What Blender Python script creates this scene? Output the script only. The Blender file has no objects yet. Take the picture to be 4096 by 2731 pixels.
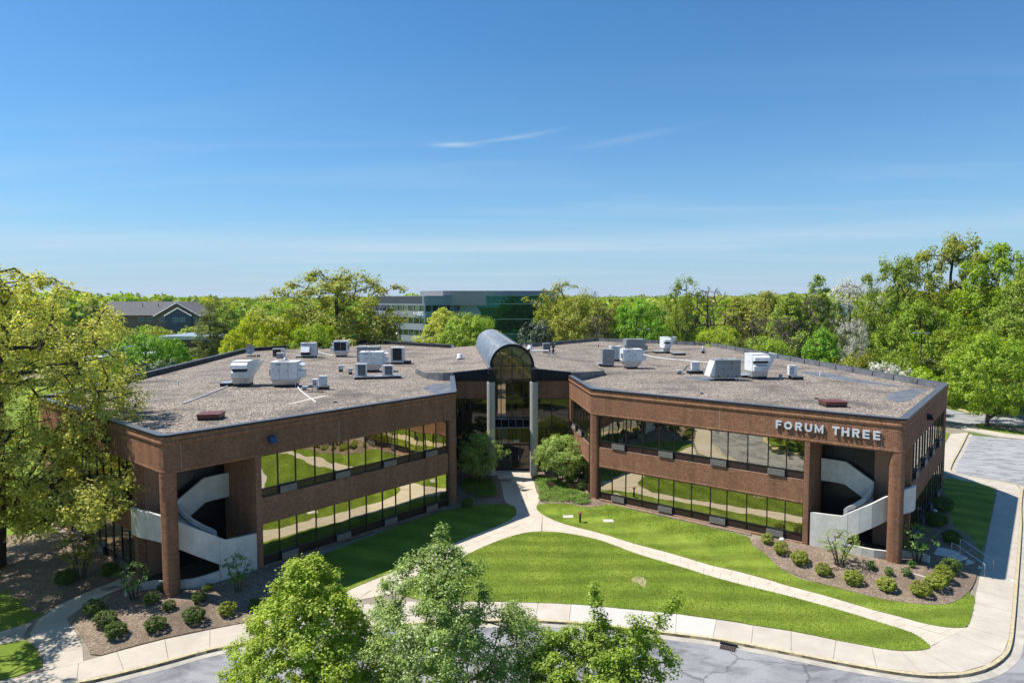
import bpy, bmesh, math, random
import numpy as np
from mathutils import Matrix, Vector
R=math.radians; PI=math.pi
sc=bpy.context.scene
C=bpy.data.collections.new('scene'); sc.collection.children.link(C)
# ---------------------------------------------------------------- camera
PITCH=R(-3.7533); ROLL=R(-0.1388)
cd=bpy.data.cameras.new('camera'); cam=bpy.data.objects.new('camera',cd); C.objects.link(cam)
cd.sensor_width=36; cd.lens=23.566; cd.clip_start=0.5; cd.clip_end=12000
_f=Vector((0,math.cos(PITCH),math.sin(PITCH))); _r=Vector((1,0,0)); _u=_r.cross(_f)
_r2=_r*math.cos(ROLL)+_u*math.sin(ROLL); _u2=-_r*math.sin(ROLL)+_u*math.cos(ROLL)
m=Matrix.Identity(4)
for i,v in enumerate((_r2,_u2,-_f)):
    for j in range(3): m[j][i]=v[j]
m[2][3]=16.4; cam.matrix_world=m
sc.camera=cam
# ---------------------------------------------------------------- light, sky
SUN=Vector((-5.36,.85,9.0)).normalized()
SUN_EL=math.asin(SUN.z); SUN_AZ=math.atan2(SUN.x,SUN.y)
sl=bpy.data.lights.new('sun','SUN'); sl.energy=5.0; sl.angle=R(0.53); sl.color=(1,.955,.88)
so=bpy.data.objects.new('sun',sl); C.objects.link(so)
so.rotation_euler=(-SUN).to_track_quat('-Z','Y').to_euler()
w=bpy.data.worlds.new('World'); sc.world=w; w.use_nodes=True
nt=w.node_tree; nt.nodes.clear(); N=nt.nodes.new; Lk=nt.links.new
out=N('ShaderNodeOutputWorld'); bg=N('ShaderNodeBackground'); sky=N('ShaderNodeTexSky')
sky.sky_type='NISHITA'; sky.sun_disc=False; sky.sun_elevation=SUN_EL; sky.sun_rotation=SUN_AZ
sky.altitude=150; sky.air_density=1.0; sky.dust_density=.6; sky.ozone_density=2.2
bg.inputs[1].default_value=SKY_STRENGTH=0.093
# thin cirrus: streaks in the sky itself, by direction
tc=N('ShaderNodeTexCoord'); sep=N('ShaderNodeSeparateXYZ'); Lk(tc.outputs['Generated'],sep.inputs[0])
def mth(op,a,b=None,c=None):
    n=N('ShaderNodeMath'); n.operation=op
    for i,v in enumerate((a,b,c)):
        if v is None: continue
        if isinstance(v,(int,float)): n.inputs[i].default_value=v
        else: Lk(v,n.inputs[i])
    return n.outputs[0]
zz=mth('ADD',mth('MAXIMUM',sep.outputs[2],0.0),0.06)
cx=mth('DIVIDE',sep.outputs[0],zz); cy=mth('DIVIDE',sep.outputs[1],zz)
comb=N('ShaderNodeCombineXYZ'); Lk(mth('MULTIPLY_ADD',cx,.20,mth('MULTIPLY',cy,.06)),comb.inputs[0]); Lk(mth('MULTIPLY',cy,.85),comb.inputs[1])
nz=N('ShaderNodeTexNoise'); nz.inputs['Scale'].default_value=1.3; nz.inputs['Detail'].default_value=7; nz.inputs['Roughness'].default_value=.55; nz.inputs['Distortion'].default_value=.6
Lk(comb.outputs[0],nz.inputs['Vector'])
rp=N('ShaderNodeMapRange'); rp.inputs[1].default_value=.47; rp.inputs[2].default_value=.78; rp.inputs[3].default_value=0; rp.inputs[4].default_value=.40; Lk(nz.outputs[0],rp.inputs[0])
fade=N('ShaderNodeMapRange'); fade.inputs[1].default_value=.0; fade.inputs[2].default_value=.33; fade.inputs[3].default_value=1; fade.inputs[4].default_value=0; Lk(sep.outputs[2],fade.inputs[0])
cl=mth('MULTIPLY',rp.outputs[0],fade.outputs[0])
# one brighter wisp
def wisp(az,el,ln,th,ang,s):
    u=mth('SUBTRACT',mth('ARCTAN2',sep.outputs[0],sep.outputs[1]),az); v=mth('SUBTRACT',mth('ARCSINE',sep.outputs[2]),el)
    a=mth('ADD',mth('MULTIPLY',u,math.cos(ang)),mth('MULTIPLY',v,math.sin(ang))); b=mth('SUBTRACT',mth('MULTIPLY',v,math.cos(ang)),mth('MULTIPLY',u,math.sin(ang)))
    b=mth('ADD',b,mth('MULTIPLY',mth('SUBTRACT',nz.outputs[0],.5),.03))
    q=mth('ADD',mth('POWER',mth('ABSOLUTE',mth('DIVIDE',a,ln)),2.0),mth('POWER',mth('ABSOLUTE',mth('DIVIDE',b,th)),2.0))
    return mth('MULTIPLY',mth('EXPONENT',mth('MULTIPLY',q,-1.0)),s)
ws=mth('ADD',mth('ADD',wisp(-.085,.219,.028,.0035,.02,.42),wisp(-.0,.229,.06,.0028,.13,.22)),mth('ADD',wisp(.16,.222,.08,.005,.14,.10),wisp(.0,.075,1.2,.016,.015,.30)))
cl=mth('MINIMUM',mth('ADD',cl,ws),.8)
tn=N('ShaderNodeMix'); tn.data_type='RGBA'; tn.blend_type='MULTIPLY'; tn.inputs[0].default_value=1; Lk(sky.outputs[0],tn.inputs[6]); tn.inputs[7].default_value=(.40,.86,1.15,1)
# pale air towards the horizon, all the way round
hz_=N('ShaderNodeMix'); hz_.data_type='RGBA'; Lk(mth('MULTIPLY',mth('EXPONENT',mth('DIVIDE',mth('MAXIMUM',sep.outputs[2],0.0),-.105)),.96),hz_.inputs[0]); Lk(tn.outputs[2],hz_.inputs[6]); hz_.inputs[7].default_value=(4.2,5.3,6.6,1)
mx=N('ShaderNodeMix'); mx.data_type='RGBA'; Lk(cl,mx.inputs[0]); Lk(hz_.outputs[2],mx.inputs[6]); mx.inputs[7].default_value=(5.6,6.3,7.2,1)
Lk(mx.outputs[2],bg.inputs[0]); Lk(bg.outputs[0],out.inputs[0])
vs=sc.view_settings; vs.view_transform='Standard'; vs.look='None'; vs.exposure=0.42; vs.gamma=1; vs.use_curve_mapping=False
sc.render.engine='CYCLES'
# ---------------------------------------------------------------- helpers
MATS={}
def mat(name,col,rough=.7,metal=0,var=.12,scale=3.0,bump=0.0,bscale=40.0,col2=None,spec=.4,island=0.0,world=True):
    if name in MATS: return MATS[name]
    m=bpy.data.materials.new(name); m.use_nodes=True; nt=m.node_tree; b=nt.nodes['Principled BSDF']; n=nt.nodes.new; L=nt.links.new
    b.inputs['Roughness'].default_value=rough; b.inputs['Metallic'].default_value=metal; b.inputs['Specular IOR Level'].default_value=spec
    col2=col2 or tuple(c*(1-var*2) for c in col)
    geo=n('ShaderNodeNewGeometry'); tco=n('ShaderNodeTexCoord'); vec=geo.outputs['Position'] if world else tco.outputs['Object']
    nz=n('ShaderNodeTexNoise'); nz.inputs['Scale'].default_value=scale; nz.inputs['Detail'].default_value=6; nz.inputs['Roughness'].default_value=.65; L(vec,nz.inputs['Vector'])
    r=n('ShaderNodeValToRGB'); r.color_ramp.elements[0].position=.32; r.color_ramp.elements[1].position=.68
    r.color_ramp.elements[0].color=(*col2,1); r.color_ramp.elements[1].color=(*[min(1,c*(1+var)) for c in col],1); L(nz.outputs[0],r.inputs[0])
    o=r.outputs[0]
    if island>0:
        h=n('ShaderNodeHueSaturation'); mr=n('ShaderNodeMapRange'); mr.inputs[3].default_value=1-island; mr.inputs[4].default_value=1+island
        L(geo.outputs['Random Per Island'],mr.inputs[0]); L(mr.outputs[0],h.inputs['Value']); L(o,h.inputs['Color']); o=h.outputs[0]
    L(o,b.inputs['Base Color'])
    if bump>0:
        nb=n('ShaderNodeTexNoise'); nb.inputs['Scale'].default_value=bscale; nb.inputs['Detail'].default_value=4; L(vec,nb.inputs['Vector'])
        bp=n('ShaderNodeBump'); bp.inputs['Strength'].default_value=bump; bp.inputs['Distance'].default_value=.02; L(nb.outputs[0],bp.inputs['Height']); L(bp.outputs[0],b.inputs['Normal'])
    MATS[name]=m; return m
class MB:
    "collects shapes, then builds ONE mesh object"
    def __init__(s): s.v=[]; s.f=[]
    def quad(s,*p):
        i=len(s.v); s.v+= [tuple(q) for q in p]; s.f.append(tuple(range(i,i+len(p)))); return s
    def hexa(s,b,t):
        "b,t: 4 bottom and 4 top points, counter-clockwise seen from above"
        i=len(s.v); s.v+=[tuple(q) for q in b]+[tuple(q) for q in t]
        s.f+=[(i+3,i+2,i+1,i),(i+4,i+5,i+6,i+7)]+[(i+k,i+(k+1)%4,i+4+(k+1)%4,i+4+k) for k in range(4)]; return s
    def box(s,x0,x1,y0,y1,z0,z1):
        return s.hexa([(x0,y0,z0),(x1,y0,z0),(x1,y1,z0),(x0,y1,z0)],[(x0,y0,z1),(x1,y0,z1),(x1,y1,z1),(x0,y1,z1)])
    def frus(s,cx,cy,w0,d0,z0,w1,d1,z1,ox=0,oy=0):
        a=[(cx+i*w0/2,cy+j*d0/2,z0) for i,j in ((-1,-1),(1,-1),(1,1),(-1,1))]; b=[(cx+ox+i*w1/2,cy+oy+j*d1/2,z1) for i,j in ((-1,-1),(1,-1),(1,1),(-1,1))]
        return s.hexa(a,b)
    def prism(s,pts,z0,z1):
        n=len(pts); i=len(s.v); s.v+=[(p[0],p[1],z0) for p in pts]+[(p[0],p[1],z1) for p in pts]
        s.f.append(tuple(range(i+n-1,i-1,-1))); s.f.append(tuple(range(i+n,i+2*n)))
        s.f+=[(i+k,i+(k+1)%n,i+n+(k+1)%n,i+n+k) for k in range(n)]; return s
    def tube(s,pts,r,n=8,cap=True):
        pts=[Vector(p) for p in pts]; rs=r if isinstance(r,(list,tuple)) else [r]*len(pts); i0=len(s.v)
        for k,p in enumerate(pts):
            d=(pts[min(k+1,len(pts)-1)]-pts[max(k-1,0)]).normalized()
            a=d.cross(Vector((0,0,1))); 
            if a.length<1e-3: a=Vector((1,0,0))
            a.normalize(); b=d.cross(a)
            for j in range(n):
                t=2*PI*j/n; s.v.append(tuple(p+(a*math.cos(t)+b*math.sin(t))*rs[k]))
        for k in range(len(pts)-1):
            for j in range(n):
                s.f.append((i0+k*n+j,i0+k*n+(j+1)%n,i0+(k+1)*n+(j+1)%n,i0+(k+1)*n+j))
        if cap:
            s.f.append(tuple(i0+j for j in range(n-1,-1,-1))); s.f.append(tuple(i0+(len(pts)-1)*n+j for j in range(n)))
        return s
    def cyl(s,x,y,z0,z1,r,r2=None,n=20): return s.tube([(x,y,z0),(x,y,z1)],[r,r if r2 is None else r2],n)
    def lathe(s,x,y,prof,n=20): return s.tube([(x,y,z) for r,z in prof],[max(r,.001) for r,z in prof],n)
    def xf(s,fn):
        s.v=[tuple(fn(*p)) for p in s.v]; return s
    def build(s,name,m,parent=None,bevel=0,smooth=False,kind=None,label=None):
        me=bpy.data.meshes.new(name); me.from_pydata(s.v,[],s.f); 
        bm=bmesh.new(); bm.from_mesh(me); bmesh.ops.recalc_face_normals(bm,faces=bm.faces); bm.to_mesh(me); bm.free()
        if m: me.materials.append(m)
        return link(name,me,parent,bevel,smooth,kind,label)
def link(name,me,parent=None,bevel=0,smooth=False,kind=None,label=None):
    o=bpy.data.objects.new(name,me); C.objects.link(o)
    if parent: o.parent=parent
    if bevel:
        b=o.modifiers.new('bevel','BEVEL'); b.width=bevel; b.segments=2; b.limit_method='ANGLE'
    if smooth: me.polygons.foreach_set('use_smooth',[True]*len(me.polygons))
    if kind: o['kind']=kind
    if label: o['label']=label
    return o
def npmesh(name,v,f,mats=(),midx=None,smooth=False,normals=None):
    me=bpy.data.meshes.new(name); v=np.asarray(v,np.float32); f=np.asarray(f,np.int32)
    k=f.shape[1]; me.vertices.add(len(v)); me.vertices.foreach_set('co',v.ravel())
    me.loops.add(f.size); me.loops.foreach_set('vertex_index',f.ravel())
    me.polygons.add(len(f)); me.polygons.foreach_set('loop_start',np.arange(0,f.size,k,dtype=np.int32)); me.polygons.foreach_set('loop_total',np.full(len(f),k,np.int32))
    for m in mats: me.materials.append(m)
    if midx is not None: me.polygons.foreach_set('material_index',np.asarray(midx,np.int32))
    if smooth: me.polygons.foreach_set('use_smooth',np.ones(len(f),bool))
    me.update(calc_edges=True)
    if normals is not None: me.normals_split_custom_set_from_vertices(normals)
    return me
def tag(o,label=None,cat=None,group=None,kind=None):
    if label: o['label']=label
    if cat: o['category']=cat
    if group: o['group']=group
    if kind: o['kind']=kind
    return o
def thing(name,label,cat,loc=(0,0,0),rz=0,group=None):
    o=bpy.data.objects.new(name,None); C.objects.link(o); o.location=loc; o.rotation_euler=(0,0,rz); o.empty_display_size=.3
    return tag(o,label,cat,group)
def copy_tree(o,parent=None):
    c=o.copy(); C.objects.link(c); c.parent=parent
    for ch in list(o.children): copy_tree(ch,c)
    return c
def chaikin(p,n=2,closed=True):
    for _ in range(n):
        q=[]
        for i in range(len(p) if closed else len(p)-1):
            a=p[i]; b=p[(i+1)%len(p)]
            q+=[(a[0]*.75+b[0]*.25,a[1]*.75+b[1]*.25),(a[0]*.25+b[0]*.75,a[1]*.25+b[1]*.75)]
        if not closed: q=[p[0]]+q+[p[-1]]
        p=q
    return p
def sheet(name,pts,z,m,kind='structure',thick=.03,parent=None):
    return MB().prism(pts,z-thick,z).build(name,m,parent,kind=kind)
def offset_line(p,d):
    "offset an open polyline to its left by d"
    q=[]
    for i in range(len(p)):
        a=Vector(p[max(i-1,0)][:2]); b=Vector(p[min(i+1,len(p)-1)][:2]); t=(b-a).normalized(); q.append((p[i][0]-t.y*d,p[i][1]+t.x*d))
    return q
def resample(p,step):
    p=[Vector(q[:2]) for q in p]; L=[0]
    for a,b in zip(p,p[1:]): L.append(L[-1]+(b-a).length)
    n=max(1,round(L[-1]/step)); o=[]
    for k in range(n+1):
        s=L[-1]*k/n; i=0
        while i<len(p)-2 and L[i+1]<s: i+=1
        t=(s-L[i])/max(1e-9,L[i+1]-L[i]); o.append(tuple(p[i].lerp(p[i+1],t)))
    return o
D={'bg': [('oak_left', -31.9, 42, 18.5, 0.0)],
 'bushL': [(-21.81, 33.56, 0.99), (-20.47, 32.38, 1.08), (-19.26, 31.22, 1.0), (-17.69, 31.9, 0.98), (-16.18, 32.73, 0.99), (-14.81, 33.49, 0.9), (-19.45, 34.76, 0.76), (-18.14, 34.11, 0.61), (-16.96, 34.95, 0.72), (-19.6, 36.37, 0.7),
           (-17.12, 36.32, 0.56), (-23.89, 38.47, 0.99), (-25.66, 37.26, 1.05), (-13.56, 34.05, 0.7)],
 'bushR': [(16.96, 43.31, 0.8), (17.16, 41.53, 0.92), (17.65, 39.87, 1.0), (18.32, 38.18, 0.88), (19.42, 36.89, 1.06), (20.89, 36.11, 1.04), (22.41, 35.46, 1.08), (23.87, 36.42, 1.08), (24.91, 37.43, 1.08), (26.01, 38.5, 1.04), (21.53, 39.15, 0.66),
           (22.13, 38.28, 0.65), (23.11, 38.2, 0.69), (24.18, 39.44, 0.59)],
 'drive2': [(64.39, 98.56), (68.13, 98.5), (66.0, 95.72), (65.09, 94.06), (67.29, 92.4), (71.67, 92.99), (65.44, 84.82), (62.75, 85.39), (59.97, 85.98), (58.47, 86.83), (56.79, 84.93), (55.0, 83.88)],
 'ent': [(4.13, 58.9, 3.92), (-2.79, 58.85, 4.2), (-3.54, 51.33, 0.88), (5.17, 58.07, 1.44), (3.31, 56.03, 0.59), (5.26, 56.02, 0.53)],
 'gutterstain': [(8.28, 31.98), (10.07, 31.48), (10.91, 30.99), (11.59, 30.59), (10.72, 30.44), (9.24, 30.91), (8.43, 31.57)],
 'isl2': [(68.44, 98.86), (65.54, 95.05), (65.29, 93.86), (66.51, 92.1), (69.11, 91.87), (71.42, 92.67), (78.03, 101.33), (74.87, 102.94)],
 'junL': [(-4.74, 58.96), (-3.53, 60.69), (-1.9, 59.51), (-1.23, 56.77), (-1.17, 53.79), (-2.57, 53.81), (-4.05, 54.77)],
 'junR': [(1.85, 59.76), (2.49, 60.28), (4.04, 59.86), (4.91, 57.24), (5.86, 54.94), (6.35, 54.21), (6.33, 52.81), (5.79, 51.7), (4.77, 52.37), (3.15, 52.84), (1.97, 52.62), (1.83, 53.3), (2.22, 54.24), (2.11, 56.22)],
 'kerb': [(-18.77, 27.66), (-17.99, 27.96), (-15.8, 29.25), (-14.06, 30.51), (-12.63, 30.97), (-7.82, 32.63), (-3.71, 32.97), (0.63, 33.22), (3.54, 32.85), (8.21, 31.69), (9.98, 31.19), (11.18, 30.7), (12.36, 30.19), (14.4, 29.26), (16.76, 28.34),
          (18.08, 28.04), (19.63, 28.13), (21.14, 28.66), (22.63, 29.66), (23.66, 30.72), (25.56, 33.1), (28.77, 37.18), (32.84, 42.36), (38.16, 49.17)],
 'kerb2': [(44.37, 57.17), (44.06, 57.92), (43.53, 58.83), (42.43, 59.9), (40.64, 61.72), (42.86, 64.55), (48.38, 71.41), (55.7, 80.84)],
 'lawnC': [(0.67, 35.16), (-1.16, 35.28), (-3.49, 35.29), (-5.11, 35.5), (-6.04, 36.04), (-6.3, 36.47), (-6.25, 37.38), (-5.33, 38.56), (-3.97, 40.34), (-3.0, 41.72), (-2.18, 42.89), (-0.74, 44.6), (0.87, 45.69), (-0.27, 45.36), (0.94, 45.93),
           (2.15, 46.09), (3.35, 45.91), (4.72, 45.22), (6.13, 44.23), (8.0, 41.79), (10.26, 39.86), (11.46, 38.58), (13.05, 37.27), (14.58, 36.25), (15.78, 35.29), (17.24, 34.08), (18.63, 32.68), (19.5, 31.81), (19.65, 31.23), (19.64, 30.55),
           (19.5, 30.31), (18.99, 30.15), (18.15, 30.08), (17.42, 30.21), (16.38, 30.68), (15.31, 31.16), (14.11, 31.83), (12.79, 32.36), (11.86, 32.63), (11.56, 32.9), (9.95, 33.36), (8.81, 33.74), (7.01, 34.13), (5.27, 34.53), (3.02, 34.99),
           (0.53, 35.16)],
 'lawnL': [(0.28, 49.46), (-0.54, 47.92), (-2.67, 45.44), (-3.91, 43.98), (-6.14, 40.62), (-6.82, 39.57), (-8.25, 37.97), (-9.32, 36.6), (-11.09, 34.23), (-12.8, 35.24), (-13.39, 38.36), (-12.21, 42.06), (-9.76, 45.16), (-8.03, 47.6), (-5.86, 50.52),
           (-3.03, 51.99), (-1.0, 52.42), (0.16, 51.97), (0.33, 50.68)],
 'lawnR': [(2.45, 52.48), (1.81, 51.95), (2.01, 50.25), (2.91, 48.65), (4.07, 47.33), (6.21, 45.72), (8.03, 43.81), (10.15, 42.07), (12.12, 40.11), (13.66, 39.07), (15.2, 37.84), (15.1, 37.6), (16.91, 36.13), (17.96, 35.17), (18.91, 34.17),
           (20.03, 33.31), (20.58, 32.76), (21.42, 32.31), (22.22, 32.22), (22.72, 32.4), (24.07, 34.05), (25.47, 35.87), (24.87, 35.76), (23.51, 34.84), (22.37, 34.64), (20.99, 34.95), (19.67, 35.58), (18.65, 36.56), (17.52, 37.47), (16.69, 38.07),
           (16.34, 39.18), (16.13, 39.69), (16.23, 41.03), (16.11, 42.47), (15.83, 43.07), (16.04, 44.49), (16.27, 44.98), (12.89, 47.82), (9.61, 50.4), (7.92, 52.35), (6.61, 51.7), (5.77, 51.49), (4.52, 52.6)],
 'lot': [(40.96, 62.2), (43.15, 64.98), (48.69, 71.87), (56.04, 81.33), (54.34, 78.97), (58.58, 75.81)],
 'lotlines': [[(54.12, 78.65), (58.51, 75.72)], [(52.53, 76.65), (56.79, 73.46)], [(50.75, 74.34), (54.88, 70.96)], [(49.02, 72.17), (53.23, 68.8)], [(47.23, 69.93), (51.6, 66.66)], [(45.5, 67.83), (49.86, 64.37)], [(43.73, 65.63), (48.23, 62.23)],
              [(42.01, 63.53), (46.34, 59.75)]],
 'lowwallL': [(-20.98, 38.19, 0.0), (-20.11, 37.87, 0.0), (-18.5, 37.69, 0.0), (-16.94, 38.08, 0.0), (-22.16, 38.64, 0.0)],
 'lowwallR': [(23.65, 38.53, 0.0), (24.21, 37.82, 0.0), (21.98, 42.28, 0.01), (23.82, 42.08, 0.01)],
 'misc': [(4.93, 47.88, 0.25), (4.17, 49.23, 0.78), (7.03, 48.24, 0.77), (-2.91, 39.55, 0.71), (10.18, 30.79, 0.67), (17.98, 43.77, 0.34), (31.87, 49.62, 0.26)],
 'mulchE': [(1.86, 60.05), (4.21, 62.45), (7.14, 62.43), (6.47, 55.18), (6.98, 53.03), (7.92, 52.35), (6.59, 51.57), (5.75, 51.27), (4.49, 52.29), (1.8, 52.4), (2.25, 53.77)],
 'mulchE2': [(-5.23, 63.18), (-2.28, 61.28), (-1.05, 59.21), (-0.59, 52.64), (0.17, 52.32), (-1.0, 52.33), (-3.03, 51.99), (-5.85, 50.44), (-5.0, 51.14), (-4.31, 51.78)],
 'mulchL': [(-19.18, 29.59), (-20.52, 31.13), (-21.83, 32.36), (-22.77, 33.19), (-22.8, 34.5), (-22.29, 35.75), (-21.4, 36.75), (-21.07, 36.92), (-22.23, 38.41), (-21.99, 38.9), (-21.98, 39.01), (-21.22, 38.64), (-20.13, 37.92), (-18.5, 37.69),
            (-17.01, 38.08), (-15.24, 39.25), (-15.05, 39.82), (-15.26, 40.41), (-14.6, 40.68), (-13.39, 38.36), (-12.8, 35.24), (-11.09, 34.23), (-8.93, 35.01), (-13.57, 32.93), (-15.52, 32.06), (-16.75, 31.4), (-18.07, 30.57)],
 'mulchL2': [(-29.34, 36.79), (-32.76, 41.21), (-29.68, 39.95), (-28.65, 42.05), (-27.51, 42.95), (-23.19, 39.91), (-22.08, 38.73), (-22.61, 37.27), (-23.82, 36.09), (-24.16, 34.43), (-24.74, 33.48), (-26.07, 35.45), (-27.3, 36.44), (-28.0, 36.19)],
 'mulchR': [(15.87, 44.65), (15.83, 43.07), (16.11, 42.47), (16.23, 41.03), (16.13, 39.69), (16.34, 39.18), (16.69, 38.07), (17.52, 37.47), (18.65, 36.56), (19.67, 35.58), (20.99, 34.95), (22.37, 34.64), (23.51, 34.84), (24.87, 35.76),
            (25.64, 36.08), (27.57, 38.49), (27.17, 39.63), (28.46, 42.39), (31.84, 45.54), (31.55, 47.68), (36.86, 57.5), (31.08, 50.86), (25.83, 43.63), (20.34, 43.66), (19.25, 42.75), (18.05, 43.68)],
 'patch': [(6.86, 38.12), (7.38, 38.48), (7.81, 38.12), (7.65, 37.3), (7.39, 36.73), (7.3, 37.3), (6.92, 37.65)],
 'path': [(0.28, 49.46), (-0.54, 47.92), (-2.67, 45.44), (-3.91, 43.98), (-6.14, 40.62), (-6.82, 39.57), (-8.25, 37.97), (-9.32, 36.6), (-9.85, 34.03), (-8.54, 33.45), (-5.8, 34.59), (-4.9, 35.4), (-6.04, 36.04), (-6.3, 36.47), (-6.25, 37.38),
          (-5.33, 38.56), (-3.97, 40.34), (-3.0, 41.72), (-2.18, 42.89), (-0.74, 44.6), (0.87, 45.69), (-0.27, 45.36), (0.94, 45.93), (2.15, 46.09), (3.35, 45.91), (4.72, 45.22), (6.13, 44.23), (8.0, 41.79), (10.26, 39.86), (11.46, 38.58),
          (13.05, 37.27), (14.58, 36.25), (15.78, 35.29), (17.24, 34.08), (18.63, 32.68), (19.5, 31.81), (19.65, 31.23), (19.64, 30.55), (20.17, 30.12), (21.82, 31.38), (22.72, 32.4), (22.22, 32.22), (21.42, 32.31), (20.58, 32.76), (20.03, 33.31),
          (18.91, 34.17), (17.96, 35.17), (16.91, 36.13), (15.1, 37.6), (15.2, 37.84), (13.66, 39.07), (12.12, 40.11), (10.15, 42.07), (8.03, 43.81), (6.21, 45.72), (4.07, 47.33), (2.91, 48.65), (2.01, 50.25), (1.81, 51.95), (2.25, 53.77),
          (1.85, 59.76), (2.27, 60.52), (2.23, 60.63), (2.2, 61.52), (1.65, 63.15), (-0.79, 63.41), (-1.59, 60.99), (-2.39, 60.45), (-1.17, 59.36), (-0.62, 52.95), (0.15, 52.27)],
 'pathL': [(-19.76, 27.66), (-20.54, 28.67), (-21.54, 29.77), (-23.02, 31.08), (-23.63, 31.4), (-24.27, 30.72), (-24.46, 30.48), (-25.37, 31.66), (-25.18, 31.92), (-24.64, 32.78), (-24.13, 34.39), (-23.8, 35.84), (-23.17, 36.58), (-22.88, 37.99),
           (-22.53, 38.73), (-22.13, 38.83), (-21.66, 37.98), (-22.15, 36.75), (-22.53, 35.43), (-22.94, 34.5), (-22.87, 33.33), (-21.83, 32.36), (-20.52, 31.13), (-19.14, 29.53), (-18.28, 28.34)],
 'pipes': {'p1': [(-25.46, 59.61), (-25.05, 55.65), (-24.6, 49.69)],
           'p2': [(-19.37, 60.06), (-18.29, 57.18), (-17.01, 54.57), (-14.78, 50.12)],
           'p3': [(-28.86, 98.12), (-26.53, 94.07), (-24.29, 90.67)],
           'p4': [(17.87, 90.85), (18.49, 86.26), (19.87, 83.97), (23.61, 79.29)],
           'p5': [(2.52, 92.33), (5.07, 92.26)]},
 'roof': {'box25': (17.21, 68.45, 0.62, 0.43),
          'cnd25': (18.97, 68.7, 0.85, 1.15),
          'cnd25pad': (18.94, 68.53, 1.47, 0.45),
          'cndA': (-15.02, 68.45, 1.07, 1.16),
          'cndB': (-12.69, 69.58, 1.04, 0.93),
          'cond16': (5.0, 96.1, 1.1, 1.33),
          'cond5': (-31.35, 89.6, 1.54, 1.13),
          'cond5b': (-30.38, 87.34, 0.86, 0.73),
          'dish': (-35.59, 90.96, 1.27, 1.59),
          'goose': (5.57, 94.43, 0.49, 1.45),
          'hatchL': (-19.7, 43.02, 1.46, 0.55),
          'hatchR': (23.22, 47.56, 1.58, 0.44),
          'hood11': (-17.87, 57.2, 0.47, 0.35),
          'hoodW1': (-24.31, 59.6, 1.81, 2.26),
          'hoodW1pad': (-25.68, 59.62, 0.93, 0.42),
          'mini': (-16.32, 57.17, 0.91, 1.15),
          'mini28': (26.84, 63.46, 0.75, 1.34),
          'mini28box': (25.8, 63.98, 0.33, 0.52),
          'mini28pad': (27.19, 63.35, 1.05, 0.38),
          'minib': (-16.61, 56.02, 0.48, 1.08),
          'mush1': (-6.44, 82.48, 0.91, 0.99),
          'mush2': (2.67, 97.88, 0.93, 0.94),
          'pipe_small': (13.59, 105.09, 0.17, 0.48),
          'plat': (-13.06, 64.93, 4.47, 0.23),
          'rtu18': (10.95, 75.81, 1.35, 2.0),
          'rtu18pad': (9.91, 76.31, 0.87, 0.32),
          'rtu19': (12.89, 82.5, 1.33, 1.85),
          'rtu20': (13.28, 73.44, 2.16, 2.18),
          'rtu21': (17.58, 95.05, 2.7, 1.92),
          'rtu22': (21.74, 93.81, 0.97, 2.29),
          'rtu22pad': (20.68, 93.85, 1.15, 0.34),
          'rtu26': (20.35, 62.85, 2.48, 1.99),
          'rtu27': (23.82, 64.02, 1.98, 2.43),
          'rtu27pad': (22.82, 65.06, 0.74, 0.31),
          'rtu3': (-26.98, 88.27, 1.88, 1.97),
          'rtu3pad': (-28.21, 88.3, 0.72, 0.25),
          'rtu4': (-22.88, 89.21, 1.84, 2.18),
          'rtu6': (-17.2, 79.72, 2.58, 2.05),
          'rtu7': (-14.96, 70.84, 2.43, 2.17),
          'rtu8': (-13.65, 79.38, 1.58, 1.99),
          'rtu8pad': (-12.47, 79.35, 0.78, 0.39),
          'rtuW2': (-20.19, 58.98, 2.29, 2.27),
          'slab23': (22.8, 90.61, 1.58, 0.35),
          'stub1': (-30.51, 60.89, 0.16, 0.37),
          'stub2': (30.8, 66.63, 0.16, 0.35),
          'stub3': (-32.94, 89.07, 0.16, 0.3),
          'turb': (26.88, 93.71, 0.58, 0.9),
          'vent1': (-28.51, 83.77, 0.48, 0.44),
          'ventbox1': (-18.34, 71.33, 0.65, 0.7),
          'ventbox2': (-16.73, 68.87, 0.54, 0.65)},
 'side_in': [(22.72, 32.4), (24.33, 34.43), (26.52, 37.19), (27.44, 38.37), (29.46, 40.95), (33.03, 45.54), (37.18, 50.82), (41.62, 56.4), (41.86, 56.63), (41.39, 57.32), (40.86, 58.98), (39.24, 60.06)],
 'stemL': [(-20.73, 35.48, 1.37), (-15.39, 36.31, 1.03), (-27.01, 37.49, 0.96)],
 'stemR': [(20.01, 39.93, 1.54), (25.02, 40.49, 1.46)],
 'steps': [(27.37, 41.55, 0.43), (27.19, 38.65, 0.37), (27.96, 42.24, 0.0), (27.98, 39.58, 0.0), (27.73, 41.44, 0.0), (27.53, 40.57, 0.0), (27.44, 39.92, 0.0), (27.33, 39.25, 0.0), (27.51, 38.47, 0.0), (28.28, 39.44, 0.0), (25.73, 43.43, 0.0)],
 'treeisl': [(60.07, 85.97), (58.05, 83.85), (58.52, 82.29), (58.92, 80.8), (60.14, 79.82), (60.73, 78.63), (63.47, 82.23), (62.59, 83.79), (62.24, 85.4)],
 'walkE': [(40.9, 62.59), (47.37, 72.59), (49.62, 75.86), (52.59, 79.43), (53.79, 80.37), (55.69, 81.33), (55.7, 80.84), (48.38, 71.41), (42.86, 64.55), (40.64, 61.72)],
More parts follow.
